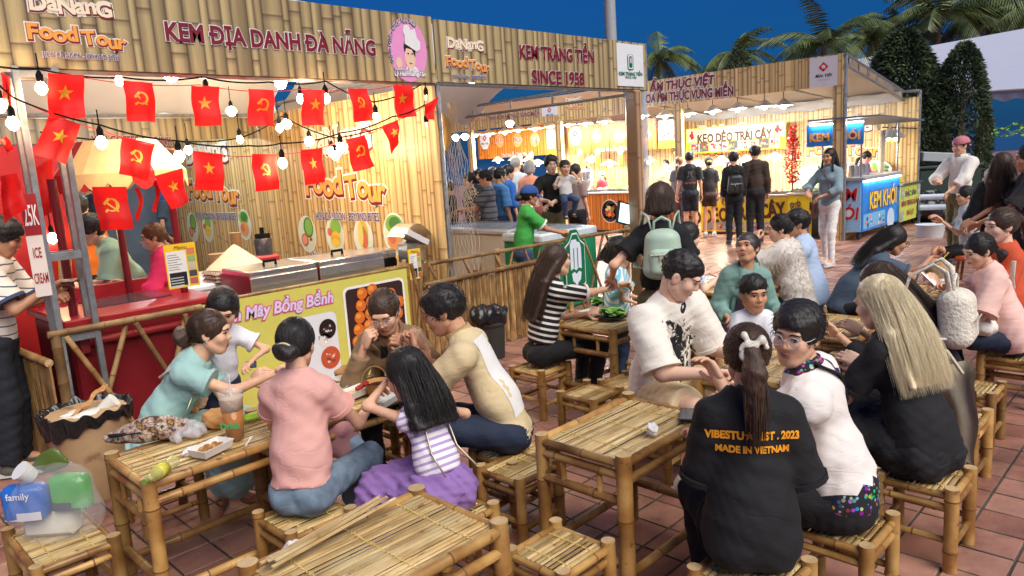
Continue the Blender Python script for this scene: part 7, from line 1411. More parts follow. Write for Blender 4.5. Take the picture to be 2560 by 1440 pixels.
def xfuzz(i):
    me = i['shirt'].data; V = np.array([v.co[:] for v in me.vertices]); N_ = np.array([v.normal[:] for v in me.vertices]); rn = np.random.RandomState(1); k = rn.choice(len(V), 5000); t = np.linspace(0, 1, 4)[None, :, None]; Q = V[k][:, None]+(N_[k]*.6+rn.normal(size=(5000, 3))*.35+V3((0, 0, -.8)))[:, None]*.026*t; a, b = strand_mesh(Q, .0018); link('sweater_fur', np_mesh('sweater_fur', [(a, b, 0)], [M('fur_grey', (.7, .65, .58), .7)]), i['root'])['kind'] = 'stuff'
person('woman with hair bun in fluffy pale sweater, back turned', ('head', 1950, 572), 46, sit=.36, lean=(12, 0), head=(26, 8, 0), hands=((-.12, .3, .98), (.15, .4, .7)), curl=(1, .5), top=dict(mat=M('fur_grey', (.7, .65, .58), .7), f=1.6, hem=-.1, g=.035, sg=.02), bottom=dict(mat=BLK), hair=('bun', HB, dict(bun=.05, n=340)), skinc=SK1, h=1.6, near=1, bulk=1.1, extra=xfuzz)
person('person in pale blue shirt sitting behind the fluffy sweater', ('head', 1992, 560), 60, sit=.36, lean=(10, 0), head=(20, 8, 0), hands=((-.12, .4, .72), (.15, .4, .7)), top=dict(mat=cloth((176, 196, 226)), f=1.6, g=.03, drape=1), bottom=dict(mat=BLK), hair=('short', HB), skinc=SK2, h=1.62, near=1, fem=0)
person('woman in black and white striped top reaching out', ('head', 1392, 652), 286, sit=.35, lean=(14, 0), head=(4, -2, 0), hands=((.02, .36, .66), (.06, .62, .84)), elbow=((-.6, -.3, -1), (.2, -.1, -1)), curl=(.5, .7), top=dict(mat=stripes('breton_stripes', (16, 16, 18), (232, 226, 218), .042, .4), f=.85, hem=.06, g=.016, sg=.008), bottom=dict(mat=BLK, g=.016, rise=.04), hair=('long', HBR, dict(len=.46, sw=.1, n=560, kick=.02)), skinc=SK1, h=1.6, near=2)
# standing woman with mint backpack
person('woman in black T-shirt with mint backpack standing, back turned', ('depth', 1652, 505, 4.45), 352, head=(-24, 14, 0), hands=((-.3, .1, .98), (.2, .26, 1.0)), elbow=((-.5, -.6, -.3), None), curl=(.9, .5), top=dict(mat=BLK, f=.6, hem=.1, g=.02, sg=.014), bottom=dict(mat=KHAKI, g=.024, fold=.0042, rise=.08), hair=('bob', HBR, dict(thick=.02, n=420)), skinc=SK1, near=2, extra=lambda i: backpack(i, (.42, .56, .44), 'mint green leather backpack with front pocket and zip'), shoes=SHB)
person('child in blue and white tie dye shirt beside the fence', ('depth', 1549, 640, 5.35), 250, head=(0, 18, 0), hands=((-.08, .2, .68), (.08, .22, .66)), top=dict(mat=printed('tie_dye', (226, 230, 232), 'tie'), f=.7, hem=-.12, g=.03, sg=.02), bottom=dict(mat=DENIM), hair=('bob', HB, dict(fringe=.02, n=260)), skinc=SK1, near=1)
person('woman with long black hair and pale shirt behind white shirt man', ('head', 1722, 592), 285, sit=.36, lean=(16, 0), head=(0, 16, 0), hands=((-.1, .42, .72), (.1, .42, .72)), top=dict(mat=cloth((196, 210, 232)), f=.7, g=.022), bottom=dict(mat=DENIM), hair=('long', HB, dict(len=.34, sw=.1, n=360)), skinc=SKL, h=1.6, near=1)
# ---------------- right edge
def xC1(i):
    p = i['loc']+i['RZ'] @ ((i['arms'][0][2]+i['arms'][1][2])/2+V3((0, .06, 0))); b = thing('coconut_bowl', 'coconut shell bowl with yellow spoon on the table', 'bowl', (p[0], p[1], .645)); MB().lathe([(.04, 0), (.085, .04), (.095, .085), (.085, .12), (.08, .115), (.085, .08), (.03, .02)], n=22).build('shell', M('coconut', (.5, .38, .22), .7, bump=.6, bscale=40), b); MB().tube([(0, 0, .09), (.03, -.04, .17), (.05, -.06, .2)], [.006, .005, .005], 6).build('spoon', M('spoon_yellow', (.72, .45, .02), .4), b)
person('girl in dark blue shirt and glasses eating from a bowl', ('head', 2236, 602), 262, sit=.36, lean=(38, 0), head=(0, 22, 0), hands=((-.02, .62, .74), (.12, .6, .84)), curl=(.6, 1.), top=dict(mat=cloth((70, 86, 104)), f=.75, g=.024, sg=.016), bottom=dict(mat=BLK), hair=('long', HB, dict(len=.34, sw=.09, n=420, kick=.0)), skinc=SK2, h=1.58, near=1, glasses=(.02, .02, .02), extra=xC1)
def xC2(i):
    a, b = i['arms'][0][2], i['arms'][1][2]; p = i['loc']+i['RZ'] @ ((a+b)/2+V3((0, .1, .05))); ph = thing('phone', 'white phone held up by the girl in pink', 'phone', p, i['root'].rotation_euler[2]); Rm = Matrix.Rotation(-.75, 3, 'X'); MB().box((0, 0, 0), (.075, .009, .155), M3=Rm, bev=.003).build('case', PLAIN((.7, .68, .66), .3), ph); MB().box(Rm @ Vector((0, -.0055, 0)), (.068, .002, .145), M3=Rm).build('screen', EM('phone_glow', (.7, .85, 1), 1.2), ph)
    strap(i, clothpath(i, [(-.13, .15), (-.04, .03), (.06, -.1), (.13, -.22)], True, .008), M('lace_strap', (.68, .62, .52), .8, bump=.6, bscale=80), .014, 'bag_strap', .3)
    b = thing('plush_charm', 'small blue plush charm clipped on the bag strap', 'charm', i['loc']+i['RZ'] @ (V3(on_cloth(i, [(-.05, -.2, 0)], .03)[0])), i['root'].rotation_euler[2]); BL = M('plush_blue', (.05, .16, .5), .9, bump=.8, bscale=100); MB().ball((0, 0, 0), (.035, .03, .03), 10, 8).build('head', BL, b, smooth=True)
    for sg in (-1, 1): MB().ball((sg*.045, 0, .01), (.02, .012, .022), 8, 6).build('ear', BL, b, smooth=True)
    MB().ball((0, -.025, -.008), (.016, .012, .013), 8, 6).build('muzzle', PLAIN((.6, .6, .6), .9), b, smooth=True)
    V, F = isomesh([elp((0, 0, 0), (.1, .07, .06), None, .02)], .01, fold=.004, ffreq=60); fb_ = thing('fur_bag', 'small cream fur bag on the lap of the girl in pink', 'bag', i['loc']+i['RZ'] @ (i['O']+V3((-.12, .16, .1)))); link('fleece', np_mesh('fleece', [(V, F, 0)], [M('fleece_white', (.74, .71, .64), .95)]), fb_)
person('girl in pale pink T-shirt sitting with a phone', ('head', 2446, 628), 68, sit=.34, lean=(18, 2), head=(24, 18, 0), hands=((-.1, .34, .74), (.05, .4, .78)), elbow=((-.6, -.3, -1), (.6, -.3, -1)), curl=(.7, .7), top=dict(mat=cloth((238, 196, 184), bump=.12), f=.95, hem=-.08, g=.026, sg=.02, drape=1, fold=.0042, ff=44.), bottom=dict(mat=DENIMD, f=.7, g=.02), hair=('lowpony', HB, dict(n=420, tail=V3((.08, -.1, -.26)), tw=.034)), skinc=SK1, h=1.52, near=2, extra=xC2, feet=((-.12, .42, .08), (.1, .4, .08)), hipw=1.1)
person('woman with ponytail in orange and pink top at right edge', ('head', 2502, 566), 75, sit=.4, lean=(6, 0), head=(14, 4, 0), hands=((-.12, .32, .75), (.15, .34, .7)), top=dict(mat=cloth((206, 84, 48)), f=1.5, g=.026, fold=.004), bottom=dict(mat=DENIMD), hair=('pony', HBR, dict(n=380, tail=V3((0, -.09, -.22)))), skinc=SKL, h=1.62, near=1)
person('man in white jumper and backward pink cap walking', ('feet', 2392, 655), 112, fem=0, head=(-10, 4, 0), hands=((-.12, .36, 1.0), (.1, .3, 1.14)), elbow=((-.8, -.3, -.6), (.8, -.4, -.4)), curl=(.5, 1.), top=dict(mat=cloth((226, 222, 212)), f=1.55, hem=-.1, g=.026, sg=.014, fold=.0042, collar=cloth((226, 222, 212))), bottom=dict(mat=cloth((100, 96, 62)), g=.034, fold=.005, flare=.012), hair=('short', HB, dict(thick=.008)), cap_=(M('cap_pink', srgb(196, 120, 130), .8), True), skinc=SK1, h=1.68, near=1, feet=((-.1, .1, .08), (.09, -.08, .08)), shoes=SHB)
person('woman with very long brown hair in black jacket at right', ('depth', 2505, 415, 6.2), 330, head=(0, 10, 4), hands=((-.2, .2, .95), (.24, .25, 1.05)), top=dict(mat=BLK, f=1.8, hem=-.2, g=.035, fold=.004), bottom=dict(mat=DENIMD), hair=('long', HBR, dict(len=.5, sw=.12, n=460)), skinc=SK1, near=1)
person('woman in dark clothes cut by the right picture edge', ('depth', 2572, 395, 5.9), 60, head=(0, 5, 0), hands=((-.1, .35, 1.0), (.1, .42, .98)), elbow=((-1, -.2, -.6), (1, -.2, -.6)), top=dict(mat=cloth((40, 36, 40)), f=.8, g=.025), bottom=dict(mat=BLK), hair=('long', HB, dict(len=.3)), skinc=SK2, near=1)
person('child in grey shirt sitting on an orange stool at right', ('head', 2412, 490), 60, sit=.42, h=1.45, lean=(8, 0), head=(20, 8, 0), hands=((-.1, .3, .8), (.1, .32, .8)), top=dict(mat=cloth((172, 178, 182)), f=.9, g=.034, drape=1), bottom=dict(mat=BLK), hair=('lowpony', HB, dict(n=200)), skinc=SK1, near=1)
person('masked vendor with net cap standing behind the white shirt man', ('depth', 2476, 446, 11), 160, head=(0, 10, 0), top=dict(mat=cloth((190, 150, 160)), f=.8), bottom=dict(mat=BLK), hair=('short', HGR), mask=1, skinc=SK2, near=0)
# ---------------- walkers and queues in the middle
def xD1(i):
    strap(i, clothpath(i, [(.1, .16), (.02, .05), (-.06, -.08), (-.12, -.2)], False, .012), PLAIN((.1, .05, .035), .6), .01, 'bag_strap'); b = thing('shoulder_bag', 'brown leather shoulder bag of the woman in denim jacket', 'bag', i['loc']+i['RZ'] @ (i['O']+V3((.23, -.02, -.08))), i['root'].rotation_euler[2]+.3); MB().box((0, 0, 0), (.08, .24, .24), bev=.03).build('bag_body', M('leather_brown', (.14, .07, .05), .5), b); MB().box((.045, 0, .05), (.01, .22, .12), bev=.004).build('flap', M('leather_brown'), b)
    T = i['arms'][1][2]; MB().tube([T+V3((0, .0, -.08)), T+V3((.1, .1, .22))], .008, 6).build('selfie_stick', STEEL, i['root'])
person('woman in denim jacket and white jeans with long black hair', ('feet', 2072, 664), 128, head=(-2, 2, 0), hands=((-.02, .26, 1.0), (.16, .28, 1.06)), elbow=((-1, -.3, -.6), (1, -.3, -.6)), top=dict(mat=M('denim_pale', srgb(132, 156, 164), .8, var=.2, scale=9, bump=.3, bscale=300), f=1.55, hem=-.02, g=.024, collar=True), bottom=dict(mat=cloth((232, 230, 226)), g=.014), hair=('long', HB, dict(len=.42, sw=.1, n=420, front=.26)), skinc=SK2, h=1.64, near=1, feet=((-.1, .12, .08), (.1, -.1, .08)), shoes=SHW, extra=xD1)
person('ice cream vendor in green shirt, blue cap and mask', ('depth', 1326, 490, 7.7), 282, lean=(10, 0), head=(0, 10, 0), hands=((.02, .42, .98), (.1, .44, .96)), top=dict(mat=cloth((60, 158, 70)), f=.75, hem=-.04, g=.022, sg=.014, collar=cloth((226, 226, 220)), cuffs=cloth((226, 226, 220))), bottom=dict(mat=DENIM), hair=('lowbun', HB, dict(n=200)), cap_=(M('cap_blue', srgb(34, 74, 140), .8), False), mask=1, skinc=SK3, near=1)
person('man in black shirt carrying a toddler through the crowd', ('depth', 1378, 412, 10.4), 196, fem=0, head=(-8, 2, 0), hands=((.14, .24, 1.12), (.2, .26, 1.18)), elbow=((-1, -.4, -.6), (1, -.4, -.6)), top=dict(mat=BLK, f=1.4, hem=-.1, g=.026), bottom=dict(mat=KHAKI, g=.024), hair=('short', HB, dict(thick=.02, n=260)), skinc=SKL, near=1, glasses=(.05, .05, .05), shoes=SHB)
person('toddler in white shirt carried on the arm of black shirt man', ('depth', 1413, 432, 10.25, .78), 190, sit=.42, h=.9, hands=((-.12, .1, .75), (.12, .1, .7)), top=dict(mat=cloth((222, 222, 222)), f=.8), bottom=dict(mat=DENIM), hair=('short', HB, dict(thick=.008)), skinc=SK1, near=1, feet=((-.06, .12, .22), (.06, .14, .2)), shoes=SHB, fem=0, bulk=1.1)
PEOPLE[-1][1].location[2] = float((CC+ray(1413, 432)*10.25)[2]-.42-.085*.9/1.65-.6*.9/1.65)
def q(label, a, face, tc, bc, hr_, **k):
    kw = dict(near=0, head=(0, 8, 0), shoes=SHB); kw.update(k); f = kw.pop('f', .7); bf = kw.pop('bf', 2.); return person(label, a, face, top=dict(mat=tc if not isinstance(tc, tuple) else cloth(tc), f=f, g=.024, sg=.012), bottom=dict(mat=bc if not isinstance(bc, tuple) else cloth(bc), f=bf, g=.022), hair=hr_, group=None, **kw)
q('woman in grey T-shirt at the left of the queue', ('feet', 1702, 592), 330, (120, 122, 126), (110, 90, 90), ('lowpony', HLB), h=1.62)
q('man in black printed T-shirt and dark shorts in queue', ('feet', 1728, 598), 350, (30, 30, 34), (28, 32, 44), ('short', HB), h=1.7, fem=0, bf=.85, hands=((-.28, .05, .78), None), near=1, shoes=SHW, extra=lambda i: [cloth_text(i, 'GET BETTER', 0, -.2, .04, PLAIN(srgb(170, 90, 80)), 1., True), cloth_text(i, '♜', 0, -.08, .16, PLAIN(srgb(110, 104, 100)), 1., True)])
q('woman in dark tee and shorts with yellow hair clip in queue', ('feet', 1775, 592), 350, (40, 38, 40), (60, 44, 36), ('lowbun', HB), h=1.58, bf=.6, near=1, shoes=SHW, extra=lambda i: MB().ball(i['RH']((0, -.12, .02)), (.05, .02, .02), 8, 6).build('hair_clip', YELLOW, i['root']))
q('person all in black with studded black backpack in queue', ('feet', 1836, 612), 352, (24, 24, 26), (22, 26, 34), ('short', HB, dict(thick=.02)), h=1.66, f=1.8, near=1, extra=lambda i: backpack(i, (.02, .02, .022), 'black studded backpack with hanging chain', .3, .34, .12, -.16))
q('man in dark brown sweater at the right of the queue', ('feet', 1889, 607), 352, (62, 48, 40), (26, 28, 34), ('short', HB, dict(thick=.02)), h=1.74, f=1.9, fem=0, near=1)
q('vendor man bending behind the candy counter', ('depth', 1665, 412, 17.2), 170, (90, 84, 76), BLK, ('short', HB), fem=0, shoes=None)
q('vendor in maroon shirt and grey cap at food counter', ('depth', 1503, 440, 18.3), 130, (130, 36, 50), BLK, ('lowpony', HBR), shoes=None, cap_=(M('cap_grey', (.2, .18, .16), .8), False))
q('woman in black and cream check blouse beside the net', ('depth', 1172, 452, 10.8), 120, checks('check_blouse', (30, 28, 26), (214, 200, 170), 34.), BLK, ('lowbun', HB), near=1, skinc=SKL)
q('man in grey striped polo with glasses beside the net', ('depth', 1214, 446, 10.4), 80, stripes('polo_stripes', (120, 124, 130), (70, 74, 82), .08, .3), (40, 40, 46), ('short', HB), fem=0, near=1, hands=((-.05, .4, 1.1), (.1, .4, 1.1)), glasses=(.1, .1, .1), shoes=None)
q('man in sky blue shirt standing left of the vendor', ('depth', 1250, 440, 11), 300, (84, 146, 206), DENIM, ('short', HB), fem=0, near=1, f=.9, shoes=None)
q('man in royal blue shirt behind the sky blue shirt', ('depth', 1271, 432, 11.6), 290, (48, 110, 190), DENIM, ('short', HB), fem=0, f=1.2, shoes=None)
q('woman with grey bob in orange top seen from behind', ('depth', 1324, 420, 12), 350, (226, 150, 120), (120, 60, 60), ('bob', HGR), shoes=None)
q('man with grey crew cut farther behind the vendor', ('depth', 1290, 412, 13.2), 330, (196, 206, 206), DENIM, ('short', HGR), fem=0, shoes=None)
q('person with black hair and white clip near the far counter', ('depth', 1304, 428, 14), 320, (200, 150, 130), BLK, ('lowbun', HB), shoes=None)
q('dark figure in black at the net beside the partition', ('depth', 1120, 470, 11.2), 90, (30, 30, 34), BLK, ('short', HB), shoes=None)
q('dark haired person between check blouse and striped polo', ('depth', 1196, 440, 11.8), 200, (40, 36, 40), BLK, ('bob', HB), shoes=None)
q('brown haired person behind the striped polo', ('depth', 1232, 436, 11.9), 200, (90, 120, 160), BLK, ('bob', HBR), shoes=None)
q('person in black shorts reaching towards the food counter', ('depth', 1440, 428, 11.5), 320, (150, 130, 124), BLK, ('lowbun', HB), bf=.8, shoes=None)
person('ice cream cart vendor in pink shirt behind the smoke', ('depth', 2168, 392, 14.2), 250, head=(0, 18, 0), top=dict(mat=cloth((236, 90, 180)), f=.7), bottom=dict(mat=BLK), hair=('lowpony', HB), skinc=SK1, near=0)
# ---------------- left stall
person('man in mint T-shirt smiling behind the red cart', ('depth', 228, 572, 5.7), 118, fem=0, lean=(26, 0), head=(12, 14, 0), hands=((-.1, .42, 1.0), (.12, .42, 1.0)), top=dict(mat=cloth((156, 196, 172)), f=.8, g=.026, sg=.016), bottom=dict(mat=BLK), hair=('short', HB, dict(thick=.024, n=420, slen=1.3)), skinc=SKL, near=1, mouth=.4)
person('woman in hot pink shirt with face mask at the cart', ('depth', 382, 592, 5.75), 112, lean=(12, 0), head=(6, 8, 0), hands=((-.14, .36, 1.02), (.14, .36, 1.0)), top=dict(mat=cloth((226, 50, 110)), f=1.4, g=.026), bottom=dict(mat=BLK), hair=('lowpony', HLB, dict(n=380)), mask=1, skinc=SK1, near=1, bulk=1.1)
def xS3(i):
    T = i['arms'][1][2]; p = i['loc']+i['RZ'] @ (T+V3((-.03, .1, .03))); ph = thing('phone', 'dark phone held by the man in striped shirt', 'phone', p, i['root'].rotation_euler[2]); MB().box((0, 0, 0), (.15, .075, .01), bev=.003).build('case', BLACK, ph); MB().box((0, 0, .006), (.14, .068, .002)).build('screen', PLAIN((.5, .42, .34), .2), ph)
person('man in white striped T-shirt at the left edge with phone', ('depth', 8, 590, 4.45), 286, fem=0, lean=(12, 0), head=(4, 24, 0), hands=((-.02, .36, 1.1), (.06, .38, 1.16)), elbow=((-.6, -.3, -1), (.6, -.4, -1)), curl=(.8, .6), top=dict(mat=stripes('tee_stripes', (226, 218, 206), (60, 72, 100), .055, .14), f=.8, hem=-.1, g=.028, sg=.02, drape=1), bottom=dict(mat=cloth((26, 30, 38)), g=.03, fold=.0045), hair=('short', HB, dict(thick=.02, n=420)), skinc=SK2, near=2, shoes=(PLAIN(srgb(92, 92, 80), .7), PLAIN((.55, .54, .5), .6)), extra=xS3)
q('person in orange shirt behind the mint T-shirt man', ('depth', 196, 520, 6.7), 20, (226, 120, 30), BLK, ('short', HB), shoes=None, f=1.6)
for k, (px, py, d, c, hs_, lab) in enumerate(((210, 462, 10.2, (40, 44, 56), HB, 'dim background customer in dark shirt behind the cart'), (178, 500, 9.4, (60, 60, 70), HB, 'dim background customer with black hair beside the truss'), (425, 470, 10.6, (70, 84, 100), HBR, 'dim background customer right of the red post'), (262, 455, 10.9, (196, 196, 200), HB, 'dim background customer in pale shirt far behind'), (120, 490, 8.6, (60, 50, 50), HB, 'dim background customer at the left behind flags'))): q(lab, ('depth', px, py, d), 150+40*k, c, BLK, ('short' if k % 2 else 'bob', hs_), shoes=None)
# ================================================================== bamboo tables and stools
def make_table(x0, x1, y0, y1, label, H=.64, seed=0, slat_w=.0185, stool=False, group=None):
    r = thing('bamboo_stool' if stool else 'bamboo_table', label, 'stool' if stool else 'table', ((x0+x1)/2, (y0+y1)/2, 0), 0, group); w, d = x1-x0, y1-y0; rl_ = .026 if stool else .03; rr = .0155 if stool else .019; rn = random.Random(seed+1)
    hx, hy = w/2, d/2; top = H-.028
    for sx in (-1, 1):
        for sy in (-1, 1): cane((sx*hx, sy*hy, .002), (sx*hx*.985, sy*hy*.985, H+rn.uniform(-.006, .006)), rl_*rn.uniform(.94, 1.06), 12, .26, seed*31+sx*3+sy).build('leg', BM3, r)
    ix, iy = hx-rl_*.7, hy-rl_*.7
    for sy in (-1, 1):
        cane((-ix, sy*hy, top-.004), (ix, sy*hy, top-.004), rr, 9, .22, seed+5+sy).build('top_rail', BM3, r); cane((-ix, sy*hy, top-(.05 if stool else .075)), (ix, sy*hy, top-(.05 if stool else .075)), rr*.95, 9, .25, seed+7+sy).build('apron_rail', BM3, r)
        if not stool: cane((-ix, sy*hy, .15), (ix, sy*hy, .15), rr, 9, .22, seed+11+sy).build('stretcher', BM3, r)
        else: cane((-ix, sy*hy, .1), (ix, sy*hy, .1), rr*.9, 8, .22, seed+11+sy).build('stretcher', BM3, r)
    for sx in (-1, 1):
        cane((sx*hx, -iy, top-.008), (sx*hx, iy, top-.008), rr*.95, 9, .22, seed+15+sx).build('top_rail', BM3, r); cane((sx*hx, -iy, top-(.055 if stool else .055)), (sx*hx, iy, top-.055), rr*.95, 9, .25, seed+17+sx).build('apron_rail', BM3, r)
        if not stool:
            cane((sx*hx, -iy, top-.16), (sx*hx, iy, top-.16), rr, 9, .25, seed+19+sx).build('side_rail', BM3, r); cane((sx*hx, -iy, .2), (sx*hx, iy, .2), rr, 9, .25, seed+23+sx).build('stretcher', BM3, r)
            for t in (-.22, .22): MB().tube([(sx*hx, t*d, top-.15), (sx*hx, t*d, top-.065)], .012, 7).build('spindle', BAM, r)
        else: cane((sx*hx, -iy, .13), (sx*hx, iy, .13), rr*.9, 8, .22, seed+19+sx).build('stretcher', BM3, r)
    n = int((d-.04)/slat_w); key = (round(w, 2), 'slat')
    me = MB().tube([(-w/2+.012, 0, 0), (-w*.2, 0, .0008), (w*.15, 0, 0), (w/2-.012, 0, 0)], slat_w*.47, 8, flat=.42).mesh('slat', 60); me.materials.append(SLAT)
    for k in range(n):
        y = -d/2+.02+(k+.5)*(d-.04)/n; o = link('slat', me, r, (rn.uniform(-.002, .002), y, top+rn.uniform(-.0015, .0015))); o.rotation_euler = (rn.uniform(-.3, .3), rn.uniform(-.003, .003), rn.uniform(-.004, .004))
    for t in ((-.33, 0, .33) if not stool else (-.25, .25)):
        P = [(t*w+.004*math.sin(k*2.6), -d/2+.02+(d-.04)*k/44, top+.0055+.0025*math.sin(k*3.1)) for k in range(45)]; MB().tube(P, .0022, 4).build('binding_cord', M('cord_yellow', srgb(214, 186, 112), .7), r)
    return r
make_table(2.09, 2.71, 1.56, 1.98, 'bamboo table with a tissue and phone before black shirt', seed=1, group='bamboo dining tables')
make_table(.82, 1.46, 1.575, 2.0, 'nearest bamboo table with loose cane mat at bottom edge', seed=2, group='bamboo dining tables')
make_table(.86, 1.5, 2.91, 3.34, 'bamboo table holding patterned bag and tall iced tea', seed=3, group='bamboo dining tables')
make_table(1.56, 2.18, 2.93, 3.35, 'bamboo table of the group eating, covered in snack trays', seed=4, group='bamboo dining tables')
make_table(3.26, 3.88, 1.46, 1.93, 'bamboo table between dragon shirt man and glasses man', seed=5, group='bamboo dining tables')
make_table(3.73, 4.36, 2.83, 3.29, 'bamboo table with salad trays beside the striped woman', seed=6, group='bamboo dining tables')
make_table(5.5, 6.15, 1.42, 1.9, 'bamboo table with coconut bowl before the girl in pink', seed=7, group='bamboo dining tables')
make_table(4.2, 4.84, 1.5, 1.97, 'bamboo table beyond the blonde woman, bare topped', seed=8, group='bamboo dining tables')
make_table(5.15, 5.8, 2.62, 3.05, 'dark bamboo table behind the older woman', seed=9, group='bamboo dining tables')
ST = 'bamboo stools around the tables'
for k, (x, y, lab) in enumerate(((1.85, 1.69, 'empty bamboo stool at the corner of the foreground tables'), (2.3, 2.33, 'empty bamboo stool left of the tissue table'), (3.36, 2.74, 'empty bamboo stool nearest the salad table'), (3.66, 2.66, 'empty bamboo stool behind dragon shirt man'), (4.63, 1.0, 'empty bamboo stool right of the blonde woman'))):
    s_ = make_table(x-.13, x+.13, y-.13, y+.13, lab, .35, 40+k, .021, True, ST)
used = 'bamboo stool under the '
for k, (loc, sit, th, lab) in enumerate(SEATS):
    if 'orange stool' in lab: continue
    nm = lab.split(',')[0]; c = loc+V3((0, 0, 0)); b = V3((-math.sin(th), math.cos(th), 0)); c = c-b*.02
    lb_ = used+nm; lb_ = ' '.join(lb_.split()[:15])
    r = make_table(c[0]-.14, c[0]+.14, c[1]-.14, c[1]+.14, lb_, sit-.005, 60+k, .021, True, ST)
# ================================================================== small things on and around the tables
def box_at(p, size, mat, nm, par, rz=0., bev=.003): return MB().box(p, size, rz=rz, bev=bev).build(nm, mat, par)
def crumple(name, label, cat, loc, r, mat, seed, fold=.5, sq=(1, 1, .6), res=None):
    o = thing(name, label, cat, loc); V, F = isomesh([elp((0, 0, r*sq[2]*.8), V3(sq)*r, None, .01)], res or r*.09, fold=r*.12*fold, ffreq=9/r*.35, fseed=seed); link(name+'_sheet', np_mesh(name, [(V, F, 0)], [mat], False), o); return o
TZ = .63
TISS = PLAIN((.78, .77, .76), .9); KRB = M('kraft_bag', srgb(190, 140, 84), .8, var=.12, bump=.3, bscale=30)
crumple('tissue', 'crumpled white tissue on the bare foreground table', 'tissue', tuple(G(1632, 1085, TZ)), .028, TISS, 1, 1.2, (1, .8, .9))
ph = thing('phone', 'black phone lying on the foreground table edge', 'phone', tuple(G(1722, 1040, TZ+.002)), .5); box_at((0, 0, .005), (.15, .075, .009), BLACK, 'case', ph); box_at((0, 0, .0105), (.14, .066, .002), M('dark_glass'), 'screen', ph, bev=.0005)
crumple('tissue', 'white crumpled napkin behind denim at the nearest table', 'tissue', tuple(G(725, 1300, .5)-V3((0, 0, .14))), .05, TISS, 2, 1.2, (1.2, .8, .5))
# patterned cloth bag
pb = thing('cloth_bag', 'patterned patchwork cloth bag lying on left table', 'bag', tuple(G(370, 1105, TZ))); 
def patch_mat():
    m, nt, b = newmat('patchwork'); L = nt.links.new; tc = N(nt, 'ShaderNodeTexCoord'); vo = N(nt, 'ShaderNodeTexVoronoi'); vo.inputs['Scale'].default_value = 60; L(tc.outputs['Object'], vo.inputs[0]); ve = N(nt, 'ShaderNodeTexVoronoi', feature='DISTANCE_TO_EDGE'); ve.inputs['Scale'].default_value = 60; L(tc.outputs['Object'], ve.inputs[0]); n1 = N(nt, 'ShaderNodeTexNoise'); n1.inputs['Scale'].default_value = 22; L(tc.outputs['Object'], n1.inputs[0]); r = ramp(nt, [(.32, srgb(46, 56, 40)), (.4, srgb(196, 182, 160)), (.54, srgb(170, 130, 116)), (.58, srgb(30, 30, 44)), (.66, srgb(176, 140, 60)), (.74, srgb(110, 40, 60))], n1.outputs[0]); e = ramp(nt, [(.02, (.02, .02, .03)), (.06, (1, 1, 1))], ve.outputs['Distance']); mx = N(nt, 'ShaderNodeMixRGB', blend_type='MULTIPLY', i0=1.); L(r.outputs[0], mx.inputs[1]); L(e.outputs[0], mx.inputs[2]); L(mx.outputs[0], b.inputs['Base Color']); b.inputs['Roughness'].default_value = .8; return m
u_ = V3((.707, -.707, 0))
V, F = isomesh([cap(-u_*.17+V3((0, 0, .03)), u_*.0+V3((0, 0, .055)), .03, .055, .04), cap(u_*.0+V3((0, 0, .055)), u_*.14+V3((.03, .03, .05)), .055, .035, .04)], .008, cuts=[((0, 0, .004), (0, 0, -1))], fold=.006, ffreq=26); link('bag_body', np_mesh('bag_body', [(V, F, 0)], [patch_mat()]), pb); MB().tube([-u_*.15+V3((-.02, -.02, .05)), V3((-.035, -.035, .06)), u_*.13+V3((.0, .0, .05))], .008, 6).build('zip', BLACK, pb)
def bottle(loc, label, liquid, cap_c, lab_c, h_=.2, r=.03, lying=None, text=None):
    o = thing('bottle', label, 'bottle', loc, 0 if lying is None else lying); rot = None if lying is None else (PI/2, 0, 0)
    prof = [(r*.7, 0), (r, .01), (r, h_*.1), (r*.86, h_*.16), (r*.9, h_*.26), (r, h_*.35), (r, h_*.62), (r*.9, h_*.72), (r*.4, h_*.86), (r*.4, h_*.9)]
    zo = 0 if lying is None else r
    a = MB().lathe(prof, n=18).build('bottle_body', M('pet_'+cap_c, liquid, .06, alpha=.38), o, smooth=True, loc=(0, 0, zo), rot=rot); MB().lathe([(r*.46, h_*.9), (r*.46, h_), (0, h_)], n=14).build('bottle_cap', PLAIN({'green': (.2, .5, .05), 'white': (.7, .7, .7), 'yellow': (.2, .3, .05), 'blue': (.1, .2, .6)}[cap_c], .4), o, loc=(0, 0, zo), rot=rot); MB().lathe([(r*1.02, h_*.36), (r*1.02, h_*.6)], n=18).build('bottle_label', PLAIN(lab_c, .4), o, smooth=True, loc=(0, 0, zo), rot=rot); return o
b_ = bottle(tuple(G(942, 940, TZ)), 'water bottle with green cap and white label on left table', (.8, .86, .88), 'green', (.68, .74, .66), .235, .034)
lettering('Danavi', b_, 0, .11, .022, [(.0006, PLAIN((.05, .3, .1)))], y=-.036)
b_.rotation_euler = (0, 0, -PI/4)
bottle(tuple(G(440, 1165, TZ)), 'empty yellow soft drink bottle lying on left table', (.72, .68, .3), 'yellow', (.62, .6, .06), .21, .027, lying=-.9)
bottle(tuple(G(1562, 745, TZ)), 'small water bottle with blue label on the salad table', (.8, .86, .88), 'white', (.06, .1, .45), .2, .03)
